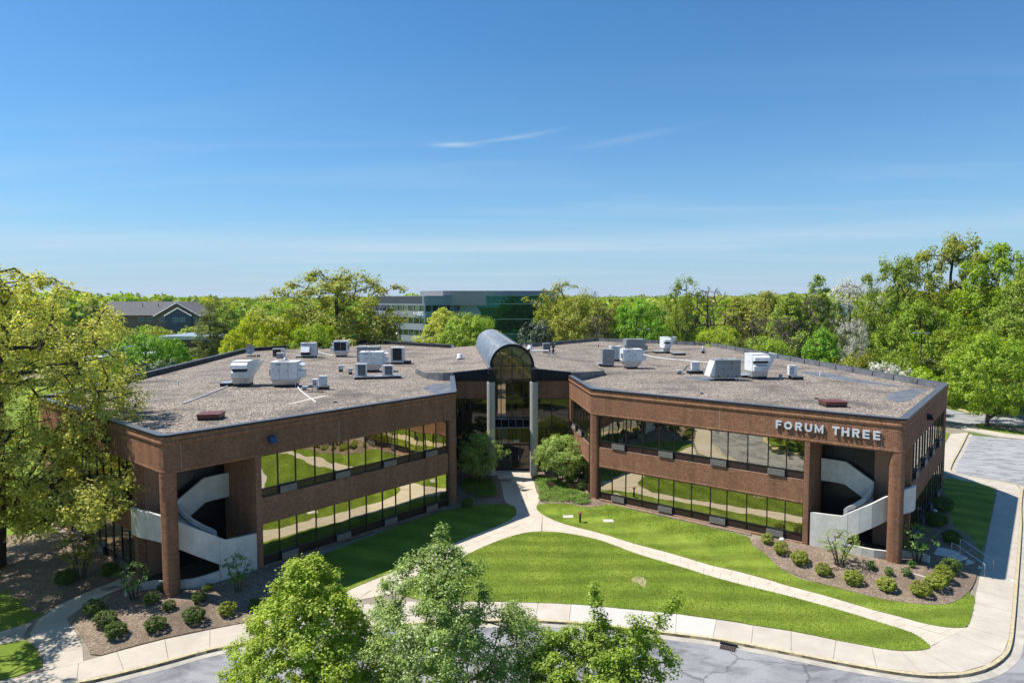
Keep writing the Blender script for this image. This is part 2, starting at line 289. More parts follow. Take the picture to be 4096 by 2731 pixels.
 'walk_in': [(-19.14, 29.53), (-18.04, 30.51), (-18.07, 30.57), (-16.75, 31.4), (-15.52, 32.06), (-13.57, 32.93), (-10.19, 33.65), (-8.88, 34.81)]}
# ---------------------------------------------------------------- materials
def nodes_mat(name):
    m=bpy.data.materials.new(name); m.use_nodes=True; nt=m.node_tree; return m,nt,nt.nodes['Principled BSDF'],nt.nodes.new,nt.links.new
brick_m=mat('brick',(.295,.148,.086),.85,0,.10,6,.0,60,col2=(.235,.112,.063),island=.2,spec=.25)
def weather(m,lo=.84,hi=1.14):
    "streaks and faded areas on top of a wall material"
    nt=m.node_tree; b=nt.nodes['Principled BSDF']; l=b.inputs['Base Color'].links[0]; src=l.from_socket; n=nt.nodes.new; L=nt.links.new
    geo=n('ShaderNodeNewGeometry'); mp=n('ShaderNodeMapping'); mp.inputs['Scale'].default_value=(1.6,1.6,.22); L(geo.outputs['Position'],mp.inputs[0])
    a=n('ShaderNodeTexNoise'); a.inputs['Scale'].default_value=1.0; a.inputs['Detail'].default_value=7; L(mp.outputs[0],a.inputs['Vector'])
    r=n('ShaderNodeMapRange'); r.inputs[1].default_value=.32; r.inputs[2].default_value=.68; r.inputs[3].default_value=lo; r.inputs[4].default_value=hi; L(a.outputs[0],r.inputs[0])
    h=n('ShaderNodeHueSaturation'); L(src,h.inputs['Color']); L(r.outputs[0],h.inputs['Value']); L(h.outputs[0],b.inputs['Base Color'])
mortar_m=mat('mortar',(.36,.27,.19),.95,0,.08,3,spec=.1)
weather(brick_m); weather(mortar_m)
concrete_m=mat('cast_concrete',(.62,.60,.555),.85,0,.10,1.4,.25,30,col2=(.53,.51,.465),spec=.2)
weather(concrete_m,.93,1.05)
rough_conc=mat('rough_concrete',(.42,.40,.355),.95,0,.12,8,.9,14,spec=.2)
dark_metal=mat('dark_bronze_metal',(.016,.017,.020),.6,0,.1,2,spec=.2)
frame_m=mat('window_frame',(.035,.033,.032),.4,.5,.1,2)
cap_m=mat('parapet_cap',(.145,.145,.165),.42,.35,.12,1.5)
capd_m=mat('parapet_lip',(.018,.02,.028),.4,.2,.1,2)
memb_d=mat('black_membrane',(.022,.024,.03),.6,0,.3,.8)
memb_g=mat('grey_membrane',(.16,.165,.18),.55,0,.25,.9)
louv_m=mat('louvre_metal',(.27,.25,.23),.55,.1,.08,2)
spandrel_m=mat('spandrel_panel',(.045,.025,.022),.25,0,.1,2)
white_m=mat('white_paint',(.74,.75,.75),.45,0,.05,2.2,col2=(.62,.63,.63))
offw_m=mat('off_white_paint',(.60,.62,.62),.5,0,.06,2,col2=(.48,.50,.50))
grey_m=mat('grey_paint',(.26,.28,.275),.5,0,.06,2)
galv_m=mat('galvanised_steel',(.50,.52,.54),.38,.55,.12,3)
coil_m=mat('condenser_coil',(.018,.02,.024),.6,.2,.2,30)
pvc_m=mat('white_pvc',(.78,.78,.76),.4,0,.04,3)
curb_m=mat('roof_curb_black',(.02,.022,.026),.6,0,.2,2)
redb_m=mat('rust_red_paint',(.15,.05,.035),.5,0,.12,2)
letter_m=mat('letter_face',(.62,.63,.68),.45,.1,.03,2)
blue_m=mat('blue_glass_lens',(.02,.06,.16),.3,0,.1,2)
rail_m=mat('galvanised_rail',(.55,.60,.63),.4,.6,.1,3)
def glass_mat(name,tint,rough=.0,dark=(.006,.006,.007),refl=.62,wav=.012,sc_=.55):
    m,nt,b,n,L=nodes_mat(name); nt.nodes.remove(b); out=nt.nodes['Material Output']
    g=n('ShaderNodeBsdfGlossy'); g.inputs['Color'].default_value=(*tint,1); g.inputs['Roughness'].default_value=rough
    d=n('ShaderNodeBsdfDiffuse'); d.inputs['Color'].default_value=(*dark,1)
    geo=n('ShaderNodeNewGeometry'); nz=n('ShaderNodeTexNoise'); nz.inputs['Scale'].default_value=sc_; nz.inputs['Detail'].default_value=1.5; L(geo.outputs['Position'],nz.inputs['Vector'])
    bp=n('ShaderNodeBump'); bp.inputs['Strength'].default_value=1; bp.inputs['Distance'].default_value=wav; L(nz.outputs[0],bp.inputs['Height']); L(bp.outputs[0],g.inputs['Normal'])
    lw=n('ShaderNodeLayerWeight'); lw.inputs['Blend'].default_value=.35; mr=n('ShaderNodeMapRange'); mr.inputs[3].default_value=refl; mr.inputs[4].default_value=min(1,refl+.25); L(lw.outputs['Fresnel'],mr.inputs[0])
    x=n('ShaderNodeMixShader'); L(mr.outputs[0],x.inputs[0]); L(d.outputs[0],x.inputs[1]); L(g.outputs[0],x.inputs[2]); L(x.outputs[0],out.inputs[0]); MATS[name]=m; return m
glass_m=glass_mat('bronze_mirror_glass',(.86,.80,.62),refl=.62)
def clear_glass(name,tint,refl):
    m,nt,b,n,L=nodes_mat(name); nt.nodes.remove(b); out=nt.nodes['Material Output']
    g=n('ShaderNodeBsdfGlossy'); g.inputs['Color'].default_value=(.85,.74,.62,1); g.inputs['Roughness'].default_value=0
    t=n('ShaderNodeBsdfTransparent'); t.inputs['Color'].default_value=(*tint,1)
    x=n('ShaderNodeMixShader'); x.inputs[0].default_value=refl; L(t.outputs[0],x.inputs[1]); L(g.outputs[0],x.inputs[2]); L(x.outputs[0],out.inputs[0]); return m
conn_glass=glass_mat('dark_bronze_glass',(.8,.72,.55),refl=.10)
entry_glass=clear_glass('bronze_clear_glass',(.52,.45,.34),.07)
# vault roof: ribbed blue-grey metal
vault_m=mat('vault_metal',(.55,.60,.65),.42,.25,.18,1.1)
_nt=vault_m.node_tree; _b=_nt.nodes['Principled BSDF']; _t=_nt.nodes.new('ShaderNodeBsdfTransparent'); _t.inputs[0].default_value=(.75,.82,.85,1); _x=_nt.nodes.new('ShaderNodeMixShader'); _x.inputs[0].default_value=.22; _nt.links.new(_b.outputs[0],_x.inputs[1]); _nt.links.new(_t.outputs[0],_x.inputs[2]); _nt.links.new(_x.outputs[0],_nt.nodes['Material Output'].inputs[0])
# roof gravel
def gravel(name,cols,scale,big=.25,bumpd=.03,dirt=(.20,.18,.165)):
    m,nt,b,n,L=nodes_mat(name); geo=n('ShaderNodeNewGeometry')
    v=n('ShaderNodeTexVoronoi'); v.inputs['Scale'].default_value=scale; L(geo.outputs['Position'],v.inputs['Vector'])
    r=n('ShaderNodeValToRGB'); r.color_ramp.interpolation='CONSTANT'; e=r.color_ramp.elements; e[0].color=(*cols[0],1); e[1].color=(*cols[1],1); e[1].position=1/len(cols)
    for i,c in enumerate(cols[2:],2):
        q=e.new(i/len(cols)); q.color=(*c,1)
    sp=n('ShaderNodeSeparateColor'); L(v.outputs['Color'],sp.inputs[0]); L(sp.outputs[0],r.inputs[0])
    nz=n('ShaderNodeTexNoise'); nz.inputs['Scale'].default_value=big; nz.inputs['Detail'].default_value=7; nz.inputs['Roughness'].default_value=.6; L(geo.outputs['Position'],nz.inputs['Vector'])
    mr=n('ShaderNodeMapRange'); mr.inputs[1].default_value=.47; mr.inputs[2].default_value=.68; mr.inputs[4].default_value=.75; L(nz.outputs[0],mr.inputs[0])
    n2=n('ShaderNodeTexNoise'); n2.inputs['Scale'].default_value=3.5; n2.inputs['Detail'].default_value=5; L(geo.outputs['Position'],n2.inputs['Vector'])
    h=n('ShaderNodeHueSaturation'); m2=n('ShaderNodeMapRange'); m2.inputs[1].default_value=.3; m2.inputs[2].default_value=.7; m2.inputs[3].default_value=.78; m2.inputs[4].default_value=1.2; L(n2.outputs[0],m2.inputs[0]); L(m2.outputs[0],h.inputs['Value']); L(r.outputs[0],h.inputs['Color'])
    x=n('ShaderNodeMix'); x.data_type='RGBA'; L(mr.outputs[0],x.inputs[0]); L(h.outputs[0],x.inputs[6]); x.inputs[7].default_value=(*dirt,1); L(x.outputs[2],b.inputs['Base Color'])
    b.inputs['Roughness'].default_value=.9; b.inputs['Specular IOR Level'].default_value=.2
    bp=n('ShaderNodeBump'); bp.inputs['Strength'].default_value=.9; bp.inputs['Distance'].default_value=bumpd; L(v.outputs['Distance'],bp.inputs['Height']); bp.invert=True; L(bp.outputs[0],b.inputs['Normal'])
    return m
gravel_m=gravel('roof_gravel',[(.27,.21,.165),(.11,.095,.09),(.37,.30,.235),(.19,.15,.13),(.50,.43,.33),(.09,.078,.072),(.24,.195,.17)],13,dirt=(.075,.066,.06))
mulch_m=gravel('stone_mulch',[(.235,.17,.12),(.155,.115,.085),(.285,.215,.155),(.195,.145,.105),(.34,.265,.195)],20,dirt=(.13,.095,.07))
# grass
def grass_mat(name,a,b2,dry,stripes=0.0,ang=0.0):
    m,nt,b,n,L=nodes_mat(name); geo=n('ShaderNodeNewGeometry')
    def noise(s,d=5,r=.6):
        q=n('ShaderNodeTexNoise'); q.inputs['Scale'].default_value=s; q.inputs['Detail'].default_value=d; q.inputs['Roughness'].default_value=r; L(geo.outputs['Position'],q.inputs['Vector']); return q.outputs[0]
    def ramp(v,p0,p1,c0,c1):
        r=n('ShaderNodeValToRGB'); r.color_ramp.elements[0].position=p0; r.color_ramp.elements[1].position=p1; r.color_ramp.elements[0].color=(*c0,1); r.color_ramp.elements[1].color=(*c1,1); L(v,r.inputs[0]); return r.outputs[0]
    base=ramp(noise(.35,8,.7),.36,.64,a,b2)
    fine=ramp(noise(30,6,.8),.36,.66,(.62,.62,.62),(1.4,1.4,1.35))
    x=n('ShaderNodeMix'); x.data_type='RGBA'; x.blend_type='MULTIPLY'; x.inputs[0].default_value=.85; L(base,x.inputs[6]); L(fine,x.inputs[7])
    o=x.outputs[2]
    if stripes:
        mp=n('ShaderNodeMapping'); mp.inputs['Rotation'].default_value=(0,0,ang); L(geo.outputs['Position'],mp.inputs[0])
        wv=n('ShaderNodeTexWave'); wv.inputs['Scale'].default_value=.16; wv.inputs['Distortion'].default_value=4.5; wv.inputs['Detail'].default_value=2; wv.inputs['Detail Scale'].default_value=.6; wv.bands_direction='Y'; L(mp.outputs[0],wv.inputs[0])
        y=n('ShaderNodeMix'); y.data_type='RGBA'; y.blend_type='MULTIPLY'; y.inputs[0].default_value=1; L(o,y.inputs[6]); L(ramp(wv.outputs[0],.2,.8,(1-stripes,)*3,(1+stripes,)*3),y.inputs[7]); o=y.outputs[2]
    z=n('ShaderNodeMix'); z.data_type='RGBA'; L(ramp(noise(.9,9,.75),.60,.74,(0,0,0),(.65,.65,.65)),z.inputs[0]); L(o,z.inputs[6]); z.inputs[7].default_value=(*dry,1); L(z.outputs[2],b.inputs['Base Color'])
    b.inputs['Roughness'].default_value=.9; b.inputs['Specular IOR Level'].default_value=.15
    bp=n('ShaderNodeBump'); bp.inputs['Strength'].default_value=1; bp.inputs['Distance'].default_value=.025; L(noise(30,3),bp.inputs['Height']); L(bp.outputs[0],b.inputs['Normal']); return m
lawn_m=grass_mat('mown_lawn',(.125,.185,.02),(.215,.275,.038),(.34,.33,.11),.15,R(2))
lawnd_m=grass_mat('rough_lawn',(.12,.18,.02),(.20,.27,.035),(.32,.31,.10))
field_m=grass_mat('far_grass',(.08,.13,.02),(.14,.20,.035),(.2,.2,.08))
soil_m=mat('bare_soil_straw',(.40,.33,.20),.95,0,.2,7,.5,30,col2=(.20,.20,.06))
# asphalt
def asphalt(name,light,dark,crack=True,st=(.22,.4,1)):
    m,nt,b,n,L=nodes_mat(name); geo=n('ShaderNodeNewGeometry')
    mp=n('ShaderNodeMapping'); mp.inputs['Scale'].default_value=st; mp.inputs['Rotation'].default_value=(0,0,R(-20)); L(geo.outputs['Position'],mp.inputs[0])
    nz=n('ShaderNodeTexNoise'); nz.inputs['Scale'].default_value=1.6; nz.inputs['Detail'].default_value=9; nz.inputs['Roughness'].default_value=.68; nz.inputs['Distortion'].default_value=.5; L(mp.outputs[0],nz.inputs['Vector'])
    r=n('ShaderNodeValToRGB'); r.color_ramp.elements[0].position=.38; r.color_ramp.elements[1].position=.56; r.color_ramp.elements[0].color=(*dark,1); r.color_ramp.elements[1].color=(*light,1); L(nz.outputs[0],r.inputs[0])
    f=n('ShaderNodeTexNoise'); f.inputs['Scale'].default_value=45; f.inputs['Detail'].default_value=3; L(geo.outputs['Position'],f.inputs['Vector'])
    h=n('ShaderNodeHueSaturation'); mr=n('ShaderNodeMapRange'); mr.inputs[1].default_value=.3; mr.inputs[2].default_value=.7; mr.inputs[3].default_value=.8; mr.inputs[4].default_value=1.2; L(f.outputs[0],mr.inputs[0]); L(mr.outputs[0],h.inputs['Value']); L(r.outputs[0],h.inputs['Color'])
    o=h.outputs[0]
    if crack:
        dn=n('ShaderNodeTexNoise'); dn.inputs['Scale'].default_value=.9; dn.inputs['Detail'].default_value=6; L(geo.outputs['Position'],dn.inputs['Vector'])
        va=n('ShaderNodeVectorMath'); va.operation='MULTIPLY_ADD'; L(dn.outputs['Color'],va.inputs[0]); va.inputs[1].default_value=(1.1,1.1,0); L(geo.outputs['Position'],va.inputs[2])
        v=n('ShaderNodeTexVoronoi'); v.feature='DISTANCE_TO_EDGE'; v.inputs['Scale'].default_value=.17; L(va.outputs[0],v.inputs['Vector'])
        c=n('ShaderNodeMapRange'); c.inputs[1].default_value=.002; c.inputs[2].default_value=.007; c.inputs[3].default_value=.5; c.inputs[4].default_value=0; L(v.outputs[0],c.inputs[0])
        x=n('ShaderNodeMix'); x.data_type='RGBA'; L(c.outputs[0],x.inputs[0]); L(o,x.inputs[6]); x.inputs[7].default_value=(.05,.05,.055,1); o=x.outputs[2]
    L(o,b.inputs['Base Color']); b.inputs['Roughness'].default_value=.85; b.inputs['Specular IOR Level'].default_value=.25; return m
asphalt_m=asphalt('worn_asphalt',(.295,.29,.295),(.15,.15,.16))
lot_m=asphalt('lot_asphalt',(.34,.335,.34),(.215,.215,.22),True,(.35,.6,1))
slab_m=mat('pale_paving',(.55,.475,.385),.85,0,.06,1.2,.1,60,col2=(.48,.415,.335),spec=.2)
walk_m=mat('sidewalk_concrete',(.50,.44,.365),.85,0,.07,.8,.1,60,col2=(.43,.375,.31),spec=.2)
walkw_m=mat('new_sidewalk_concrete',(.53,.49,.44),.85,0,.04,.8,.1,60,spec=.2)
base_m=mat('walk_joint',(.26,.22,.17),.95,0,.1,2)
kerb_m=mat('kerb_paint_worn',(.60,.50,.27),.85,0,.10,5,.3,30,col2=(.36,.30,.22),spec=.2)
gutter_m=mat('gutter_concrete',(.44,.40,.33),.85,0,.12,1.1,col2=(.32,.29,.25))
line_m=mat('road_line_paint',(.46,.455,.455),.8,0,.12,8)
# ---------------------------------------------------------------- office building
LF=Vector((-18.81,35.54));LR=Vector((-4.42,52.25));LB=Vector((-35.42,49.77));LRi=Vector((-5.54,63.3))
RL=Vector((6.39,53.84));RF=Vector((23.68,39.95));RB=Vector((36.99,56.59));RLb=Vector((5.34,63.7))
K1=Vector((-39.29,98.74));LK=Vector((-25.9,118));LK2=Vector((-9.2,104.9));LK3=Vector((-8.3,95.7))
RK=Vector((32.1,108.6));RK2=Vector((15.5,121.2));RK3=Vector((1.68,105.9));RK4=Vector((2.6,96.2))
CR=.42
bld=thing('office_building','two storey brown brick office building with flat gravel roofs and arched glass entrance','building',(0,0,0))
def poly_path(pts,radii,closed=False):
    "polyline with rounded corners; pts Vectors"
    o=[]
    n=len(pts)
    for i,p in enumerate(pts):
        r=radii[i]
        if r<=0 or (not closed and i in (0,n-1)): o.append(p.copy()); continue
        a=(pts[i-1]-p).normalized(); b=(pts[(i+1)%n]-p).normalized(); ang=a.angle(b); d=r/math.tan(ang/2)
        p0=p+a*d; p1=p+b*d; c=p+(a+b).normalized()*(r/math.sin(ang/2))
        v0=p0-c; v1=p1-c; tot=v0.angle_signed(v1)
        for k in range(9):
            t=-tot*k/8; o.append(c+Vector((v0.x*math.cos(t)-v0.y*math.sin(t),v0.x*math.sin(t)+v0.y*math.cos(t))))
    return o
def brick_rows(path,s0,s1,z0,z1,soldier=False,proud=.007,out=1,bond=True,rows=None,closed=False):
    "real bricks along a path (outside to the right of travel if out=1). returns (v,f) lists"
    P=np.array([[p[0],p[1]] for p in path]); seg=np.diff(P,axis=0); L=np.hypot(seg[:,0],seg[:,1]); cum=np.concatenate([[0],np.cumsum(L)])
    s1=min(s1,cum[-1])
    if soldier: bw,rh=.0767,(z1-z0)/(rows or 1)
    else: bw,rh=.213,(z1-z0)/max(1,round((z1-z0)/.0677))
    nrow=max(1,round((z1-z0)/rh)); J=.0105
    S=[];Z=[];W=[]
    for k in range(nrow):
        n=max(1,int(round((s1-s0)/bw))); st=(s1-s0)/n; off=(k%2)*st/2 if (bond and not soldier) else 0
        a=s0+off+np.arange(-1 if off else 0,n)*st; b=a+st; a=np.clip(a,s0,s1); b=np.clip(b,s0,s1); ok=(b-a)>.03
        S.append(np.stack([a[ok]+J/2,b[ok]-J/2],1)); Z.append(np.full(ok.sum(),z0+k*rh))
    S=np.concatenate(S); Z=np.concatenate(Z)
    def at(s):
        i=np.clip(np.searchsorted(cum,s,side='right')-1,0,len(L)-1); t=(s-cum[i])/L[i]; return P[i]+seg[i]*t[:,None]
    A=at(S[:,0]); B=at(S[:,1]); T=B-A; T/=np.maximum(1e-9,np.hypot(T[:,0],T[:,1]))[:,None]
    Nn=np.stack([T[:,1],-T[:,0]],1)*out
    rng=np.random.default_rng(int(abs(s0*7+z0*100))+nrow); pr=proud+rng.uniform(-.002,.002,len(A))
    z0_=Z+J/2; z1_=Z+rh-J/2
    In=Nn*-.01; Out=Nn*pr[:,None]
    def v3(xy,z): return np.column_stack([xy,z])
    V=np.stack([v3(A+In,z0_),v3(B+In,z0_),v3(B+In,z1_),v3(A+In,z1_),v3(A+Out,z0_),v3(B+Out,z0_),v3(B+Out,z1_),v3(A+Out,z1_)],1)
    F=np.array([(4,5,6,7),(0,1,5,4),(3,7,6,2),(0,4,7,3),(1,2,6,5)])
    if out<0: F=F[:,::-1]
    n=len(V); return V.reshape(-1,3),(F[None]+np.arange(n)[:,None,None]*8).reshape(-1,4)
class Bricks:
    def __init__(s): s.V=[];s.F=[];s.n=0
    def add(s,*a,**k):
        v,f=brick_rows(*a,**k); s.V.append(v); s.F.append(f+s.n); s.n+=len(v); return s
    def build(s,parent,name='brick',label=None):
        if not s.V: return
        me=npmesh(name,np.concatenate(s.V),np.concatenate(s.F),(brick_m,)); return link(name,me,parent,kind='stuff',label=label)
def strip(name,path,d0,d1,z0,z1,m,parent,closed=False,label=None):
    "band between offsets d0 and d1 (inward = left of travel) of a path"
    a=offset_line(path,d0); b=offset_line(path,d1); M=MB(); 
    for i in range(len(a)-1):
        M.hexa([(*a[i],z0),(*a[i+1],z0),(*b[i+1],z0),(*b[i],z0)],[(*a[i],z1),(*a[i+1],z1),(*b[i+1],z1),(*b[i],z1)])
    bm_pts=[round(c,4) for v in M.v for c in v]
    o=M.build(name,m,parent,label=label); bm=bmesh.new(); bm.from_mesh(o.data); bmesh.ops.remove_doubles(bm,verts=bm.verts,dist=.0005)
    bmesh.ops.delete(bm,geom=[f for f in bm.faces if not all(len(e.link_faces)<=2 for e in f.edges) and sum(len(e.link_faces)>2 for e in f.edges)==4],context='FACES'); bm.to_mesh(o.data); bm.free()
    return o
# outer fascia path, travelling with the outside on the right (inward = left)
front_l=poly_path([LB,LF,LR,LRi],[0,CR,CR,0]); front_r=poly_path([RLb,RL,RF,RB],[0,CR,CR,0])
def fascia(path,detail=True,z0=6.9,parent=bld):
    L=sum((b-a).length for a,b in zip(path,path[1:]))
    strip('fascia_wall',path,.014,.30,z0,8.995,mortar_m,parent)
    if detail:
        br=Bricks(); br.add(path,0,L,z0+.2,8.45); br.add(path,0,L,z0,z0+.2,soldier=True); 
        op=[Vector(p) for p in offset_line(path,-.035)]; L2=sum((b-a).length for a,b in zip(op,op[1:]))
        strip('soldier_band_backing',path,-.024,.010,8.45,8.995,mortar_m,parent)
        br.add(op,0,L2,8.45,8.995,soldier=True,rows=2); br.build(parent,'brick')
    # metal cap in segments with seams
    rs=path; cp=offset_line(rs,-.06); 
    strip('parapet_lip',path,-.075,-.01,8.93,9.035,capd_m,parent); strip('parapet_cap',path,-.07,.36,9.0,9.045,cap_m,parent)
    strip('parapet_inner_face',path,.303,.36,8.45,8.996,memb_g,parent)
fascia(front_l); fascia(front_r)
back_l=poly_path([LK3,LK2,LK,K1,LB],[0]*5); back_r=poly_path([RB,RK,RK2,RK3,RK4],[0]*5)
# the rest of the outer walls use a printed brick pattern: too far and steep to tell bricks apart
def brick_tex():
    m,nt,b,n,L=nodes_mat('distant_brickwork'); geo=n('ShaderNodeNewGeometry'); uv=n('ShaderNodeUVMap'); uv.uv_map='UV'
    t=n('ShaderNodeTexBrick'); t.inputs['Scale'].default_value=1; t.inputs['Brick Width'].default_value=.213; t.inputs['Row Height'].default_value=.0677; t.inputs['Mortar Size'].default_value=.006
    t.inputs['Color1'].default_value=(.31,.15,.088,1); t.inputs['Color2'].default_value=(.23,.10,.055,1); t.inputs['Mortar'].default_value=(.42,.32,.25,1); L(uv.outputs[0],t.inputs[0]); L(t.outputs[0],b.inputs['Base Color']); b.inputs['Roughness'].default_value=.85; return m
distbrick_m=brick_tex()
def add_uv(o):
    me=o.data; uv=me.uv_layers.new(name='UV'); 
    for p in me.polygons:
        nn=p.normal; t=Vector((0,0,1)).cross(nn); 
        for li in p.loop_indices:
            v=me.vertices[me.loops[li].vertex_index].co
            uv.data[li].uv=(v.dot(t.normalized()),v.z) if t.length>.3 else (v.x,v.y)
    return o
for path in (back_l,back_r):
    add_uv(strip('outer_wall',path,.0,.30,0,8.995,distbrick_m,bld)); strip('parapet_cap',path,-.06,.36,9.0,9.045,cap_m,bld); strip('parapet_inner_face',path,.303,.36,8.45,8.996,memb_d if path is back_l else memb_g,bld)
    P=[Vector(p) for p in path]
    for a,b in zip(P,P[1:]):      # ribbon windows of the rear walls
        t=(b-a); L=t.length; t.normalize(); nO=Vector((t.y,-t.x)); 
        if L<14: continue
        for z0,z1 in ((.75,2.72),(4.6,6.87)):
            q=[a+t*1.5+nO*.02,b-t*1.5+nO*.02]; MB().quad((*q[0],z0),(*q[1],z0),(*q[1],z1),(*q[0],z1)).build('window_ribbon',glass_m,bld)
# seams on the inner faces of the far parapets
sm=MB()
for path,st in ((back_l,3.2),(back_r,3.2)):
    for p in resample(offset_line(path,.37),st)[1:-1]: sm.box(p[0]-.03,p[0]+.03,p[1]-.03,p[1]+.03,8.5,9.0)
sm.build('parapet_seam',capd_m,bld)
class Fac:
    def __init__(s,A,B):
        s.A=A; s.t=(B-A).normalized(); s.n=Vector((-s.t.y,s.t.x)); s.L=(B-A).length     # n inward
    def p(s,u,d,z): q=s.A+s.t*u+s.n*d; return (q.x,q.y,z)
    def bx(s,mb,u0,u1,d0,d1,z0,z1): return mb.hexa([s.p(u0,d0,z0),s.p(u1,d0,z0),s.p(u1,d1,z0),s.p(u0,d1,z0)],[s.p(u0,d0,z1),s.p(u1,d0,z1),s.p(u1,d1,z1),s.p(u0,d1,z1)])
    def path(s,u0,u1,d=0): a=s.A+s.t*u0+s.n*d; b=s.A+s.t*u1+s.n*d; return [a,b]
_pr=random.Random(5)
def window_band(F,ms,z0,z1,zr,grilles,G=.12):
    "glass band: panes, mullions, rail at zr, lower spandrel panels, louvre grilles at bay numbers"
    for u in ms: fr=MB(); F.bx(fr,u-.03,u+.03,G-.05,G+.05,z0,z1); fr.build('mullion',frame_m,bld)
    f2=MB(); F.bx(f2,ms[0]+.03,ms[-1]-.03,G-.04,G+.05,zr-.03,zr+.03); F.bx(f2,ms[0]+.03,ms[-1]-.03,G-.06,G+.05,z0,z0+.05); F.bx(f2,ms[0]+.03,ms[-1]-.03,G-.02,G+.05,z1-.045,z1); f2.build('window_rail',louv_m if False else frame_m,bld)
    for i,(a,b) in enumerate(zip(ms,ms[1:])):
        dx=_pr.uniform(-.004,.004); dz=_pr.uniform(-.006,.006)
        MB().quad(F.p(a+.03,G+dx,zr+.03),F.p(b-.03,G-dx,zr+.03),F.p(b-.03,G-dx+dz,z1-.045),F.p(a+.03,G+dx+dz,z1-.045)).build('pane',glass_m,bld)
        if i in grilles:
            g=MB(); F.bx(g,a+.03,b-.03,-.06,G+.02,z0+.04,zr-.0); 
            gr=g.build('louvre_grille',frame_m,bld)
            s=MB(); k=6
            for q in range(k):
                zz=z0+.06+(zr-z0-.1)*q/k; F.bx(s,a+.04,b-.04,-.095,-.062,zz,zz+(zr-z0-.1)/k*.66)
            s.build('louvre_slat',louv_m,gr)['kind']='stuff'
        else:
            s=MB(); F.bx(s,a+.03,b-.03,G,G+.02,z0+.05,zr-.03); s.build('spandrel_panel',spandrel_m,bld)
def brick_panel(F,u0,u1,z0,z1,topsold=False,botsold=False,thick=.3,back=True,base=False):
    mb=MB(); F.bx(mb,u0,u1,.0,thick,z0,z1); mb.build('spandrel_wall',mortar_m,bld)
    br=Bricks(); a,b=z0,z1
    P=F.path(u0,u1)
    if botsold: br.add(P,0,u1-u0,z0,z0+.2,soldier=True); a=z0+.2
    if topsold: br.add(P,0,u1-u0,z1-.2,z1,soldier=True); b=z1-.2
    if b-a>.05: br.add(P,0,u1-u0,a,b)
    br.build(bld)
def pillar(F,u0,u1,z0,z1,depth):
    mb=MB(); F.bx(mb,u0,u1,0,depth,z0,z1); mb.build('brick_pier',mortar_m,bld)
    br=Bricks(); br.add(F.path(u0,u1),0,u1-u0,z0,z1); n=F.n
    def side(u,sgn):
        a=F.A+F.t*u; b=a+F.n*depth; br.add([a,b] if sgn>0 else [b,a],0,depth,z0,z1)
    side(u1,1); side(u0,-1)
    br.build(bld)
def column(cx,cy,r,z0,z1,single=False):
    MB().cyl(cx,cy,z0,z1,r-.016,n=40).build('column_core',mortar_m,bld,smooth=False)
    path=[Vector((cx+r*math.cos(t),cy+r*math.sin(t))) for t in np.linspace(0,2*PI,49)]
    L=2*PI*r*.998
    br=Bricks(); nsol=.26
    if not single:
        br.add(path,0,L,z0+nsol,z1); br.add(path,0,L,z0,z0+nsol,soldier=True); br.build(bld)
    else:     # the nearest bricks are objects of their own
        rows=23; zt=z1-rows*.0677; br.add(path,0,L,z0+nsol,zt); br.add(path,0,L,z0,z0+nsol,soldier=True); br.build(bld)
        n=13; w=2*PI*r/n-.0105; me=None
        mb=MB(); k=4
        for j in range(k):
            a0=-w/2/r+w/r*j/k; a1=-w/2/r+w/r*(j+1)/k; ro=r+.007; ri=r-.005
            mb.hexa([(ri*math.cos(a0),ri*math.sin(a0),0),(ro*math.cos(a0),ro*math.sin(a0),0),(ro*math.cos(a1),ro*math.sin(a1),0),(ri*math.cos(a1),ri*math.sin(a1),0)],[(ri*math.cos(a0),ri*math.sin(a0),.0572),(ro*math.cos(a0),ro*math.sin(a0),.0572),(ro*math.cos(a1),ro*math.sin(a1),.0572),(ri*math.cos(a1),ri*math.sin(a1),.0572)])
        b0=mb.build('brick',brickobj_m,bld); first=True
        for q in range(rows):
            for j in range(n):
                o=b0 if first else b0.copy()
                if not first: C.objects.link(o)
                first=False; o.location=(cx,cy,zt+q*.0677+.005); o.rotation_euler=(0,0,(j+.5*(q%2))*2*PI/n)
def brick_obj_mat():
    m,nt,b,n,L=nodes_mat('single_brick'); oi=n('ShaderNodeObjectInfo'); r=n('ShaderNodeValToRGB'); r.color_ramp.elements[0].color=(.21,.092,.05,1); r.color_ramp.elements[1].color=(.39,.18,.10,1); L(oi.outputs['Random'],r.inputs[0]); L(r.outputs[0],b.inputs['Base Color']); b.inputs['Roughness'].default_value=.85; return m
brickobj_m=brick_obj_mat()
def facade(F,ms,gr,z=(0.02,2.72,4.35,6.9)):
    brick_panel(F,ms[0]-.03,ms[-1]+.03,2.72,4.35,botsold=True)
    window_band(F,ms,4.35,6.9,4.87,gr); window_band(F,ms,.15,2.72,.68,gr)
    b=MB(); F.bx(b,ms[0]-.03,ms[-1]+.03,-.02,.3,-.1,.15); b.build('base_course',mortar_m,bld)
    br=Bricks(); br.add(F.path(ms[0]-.03,ms[-1]+.03,-.02),0,ms[-1]-ms[0]+.06,-.08,.15,soldier=True); br.build(bld)
FL=Fac(LF,LR)
msL=[5.65,6.78,8.0,9.4,10.8,12.0,13.4,14.8,16.0,17.36,18.75,20.0,21.1]
facade(FL,msL,(1,4,7,10)); pillar(FL,5.28,5.62,-.1,6.9,5.2)
FR=Fac(RL,RF)
msR=[.85,1.95,3.17,4.59,6.0,7.23,8.64,10.07,11.3,12.7,14.1,15.3,16.45]
facade(FR,msR,(1,4,7,10)); pillar(FR,16.48,16.80,-.1,6.9,5.2)
FLs=Fac(LB,LF); Ls=FLs.L
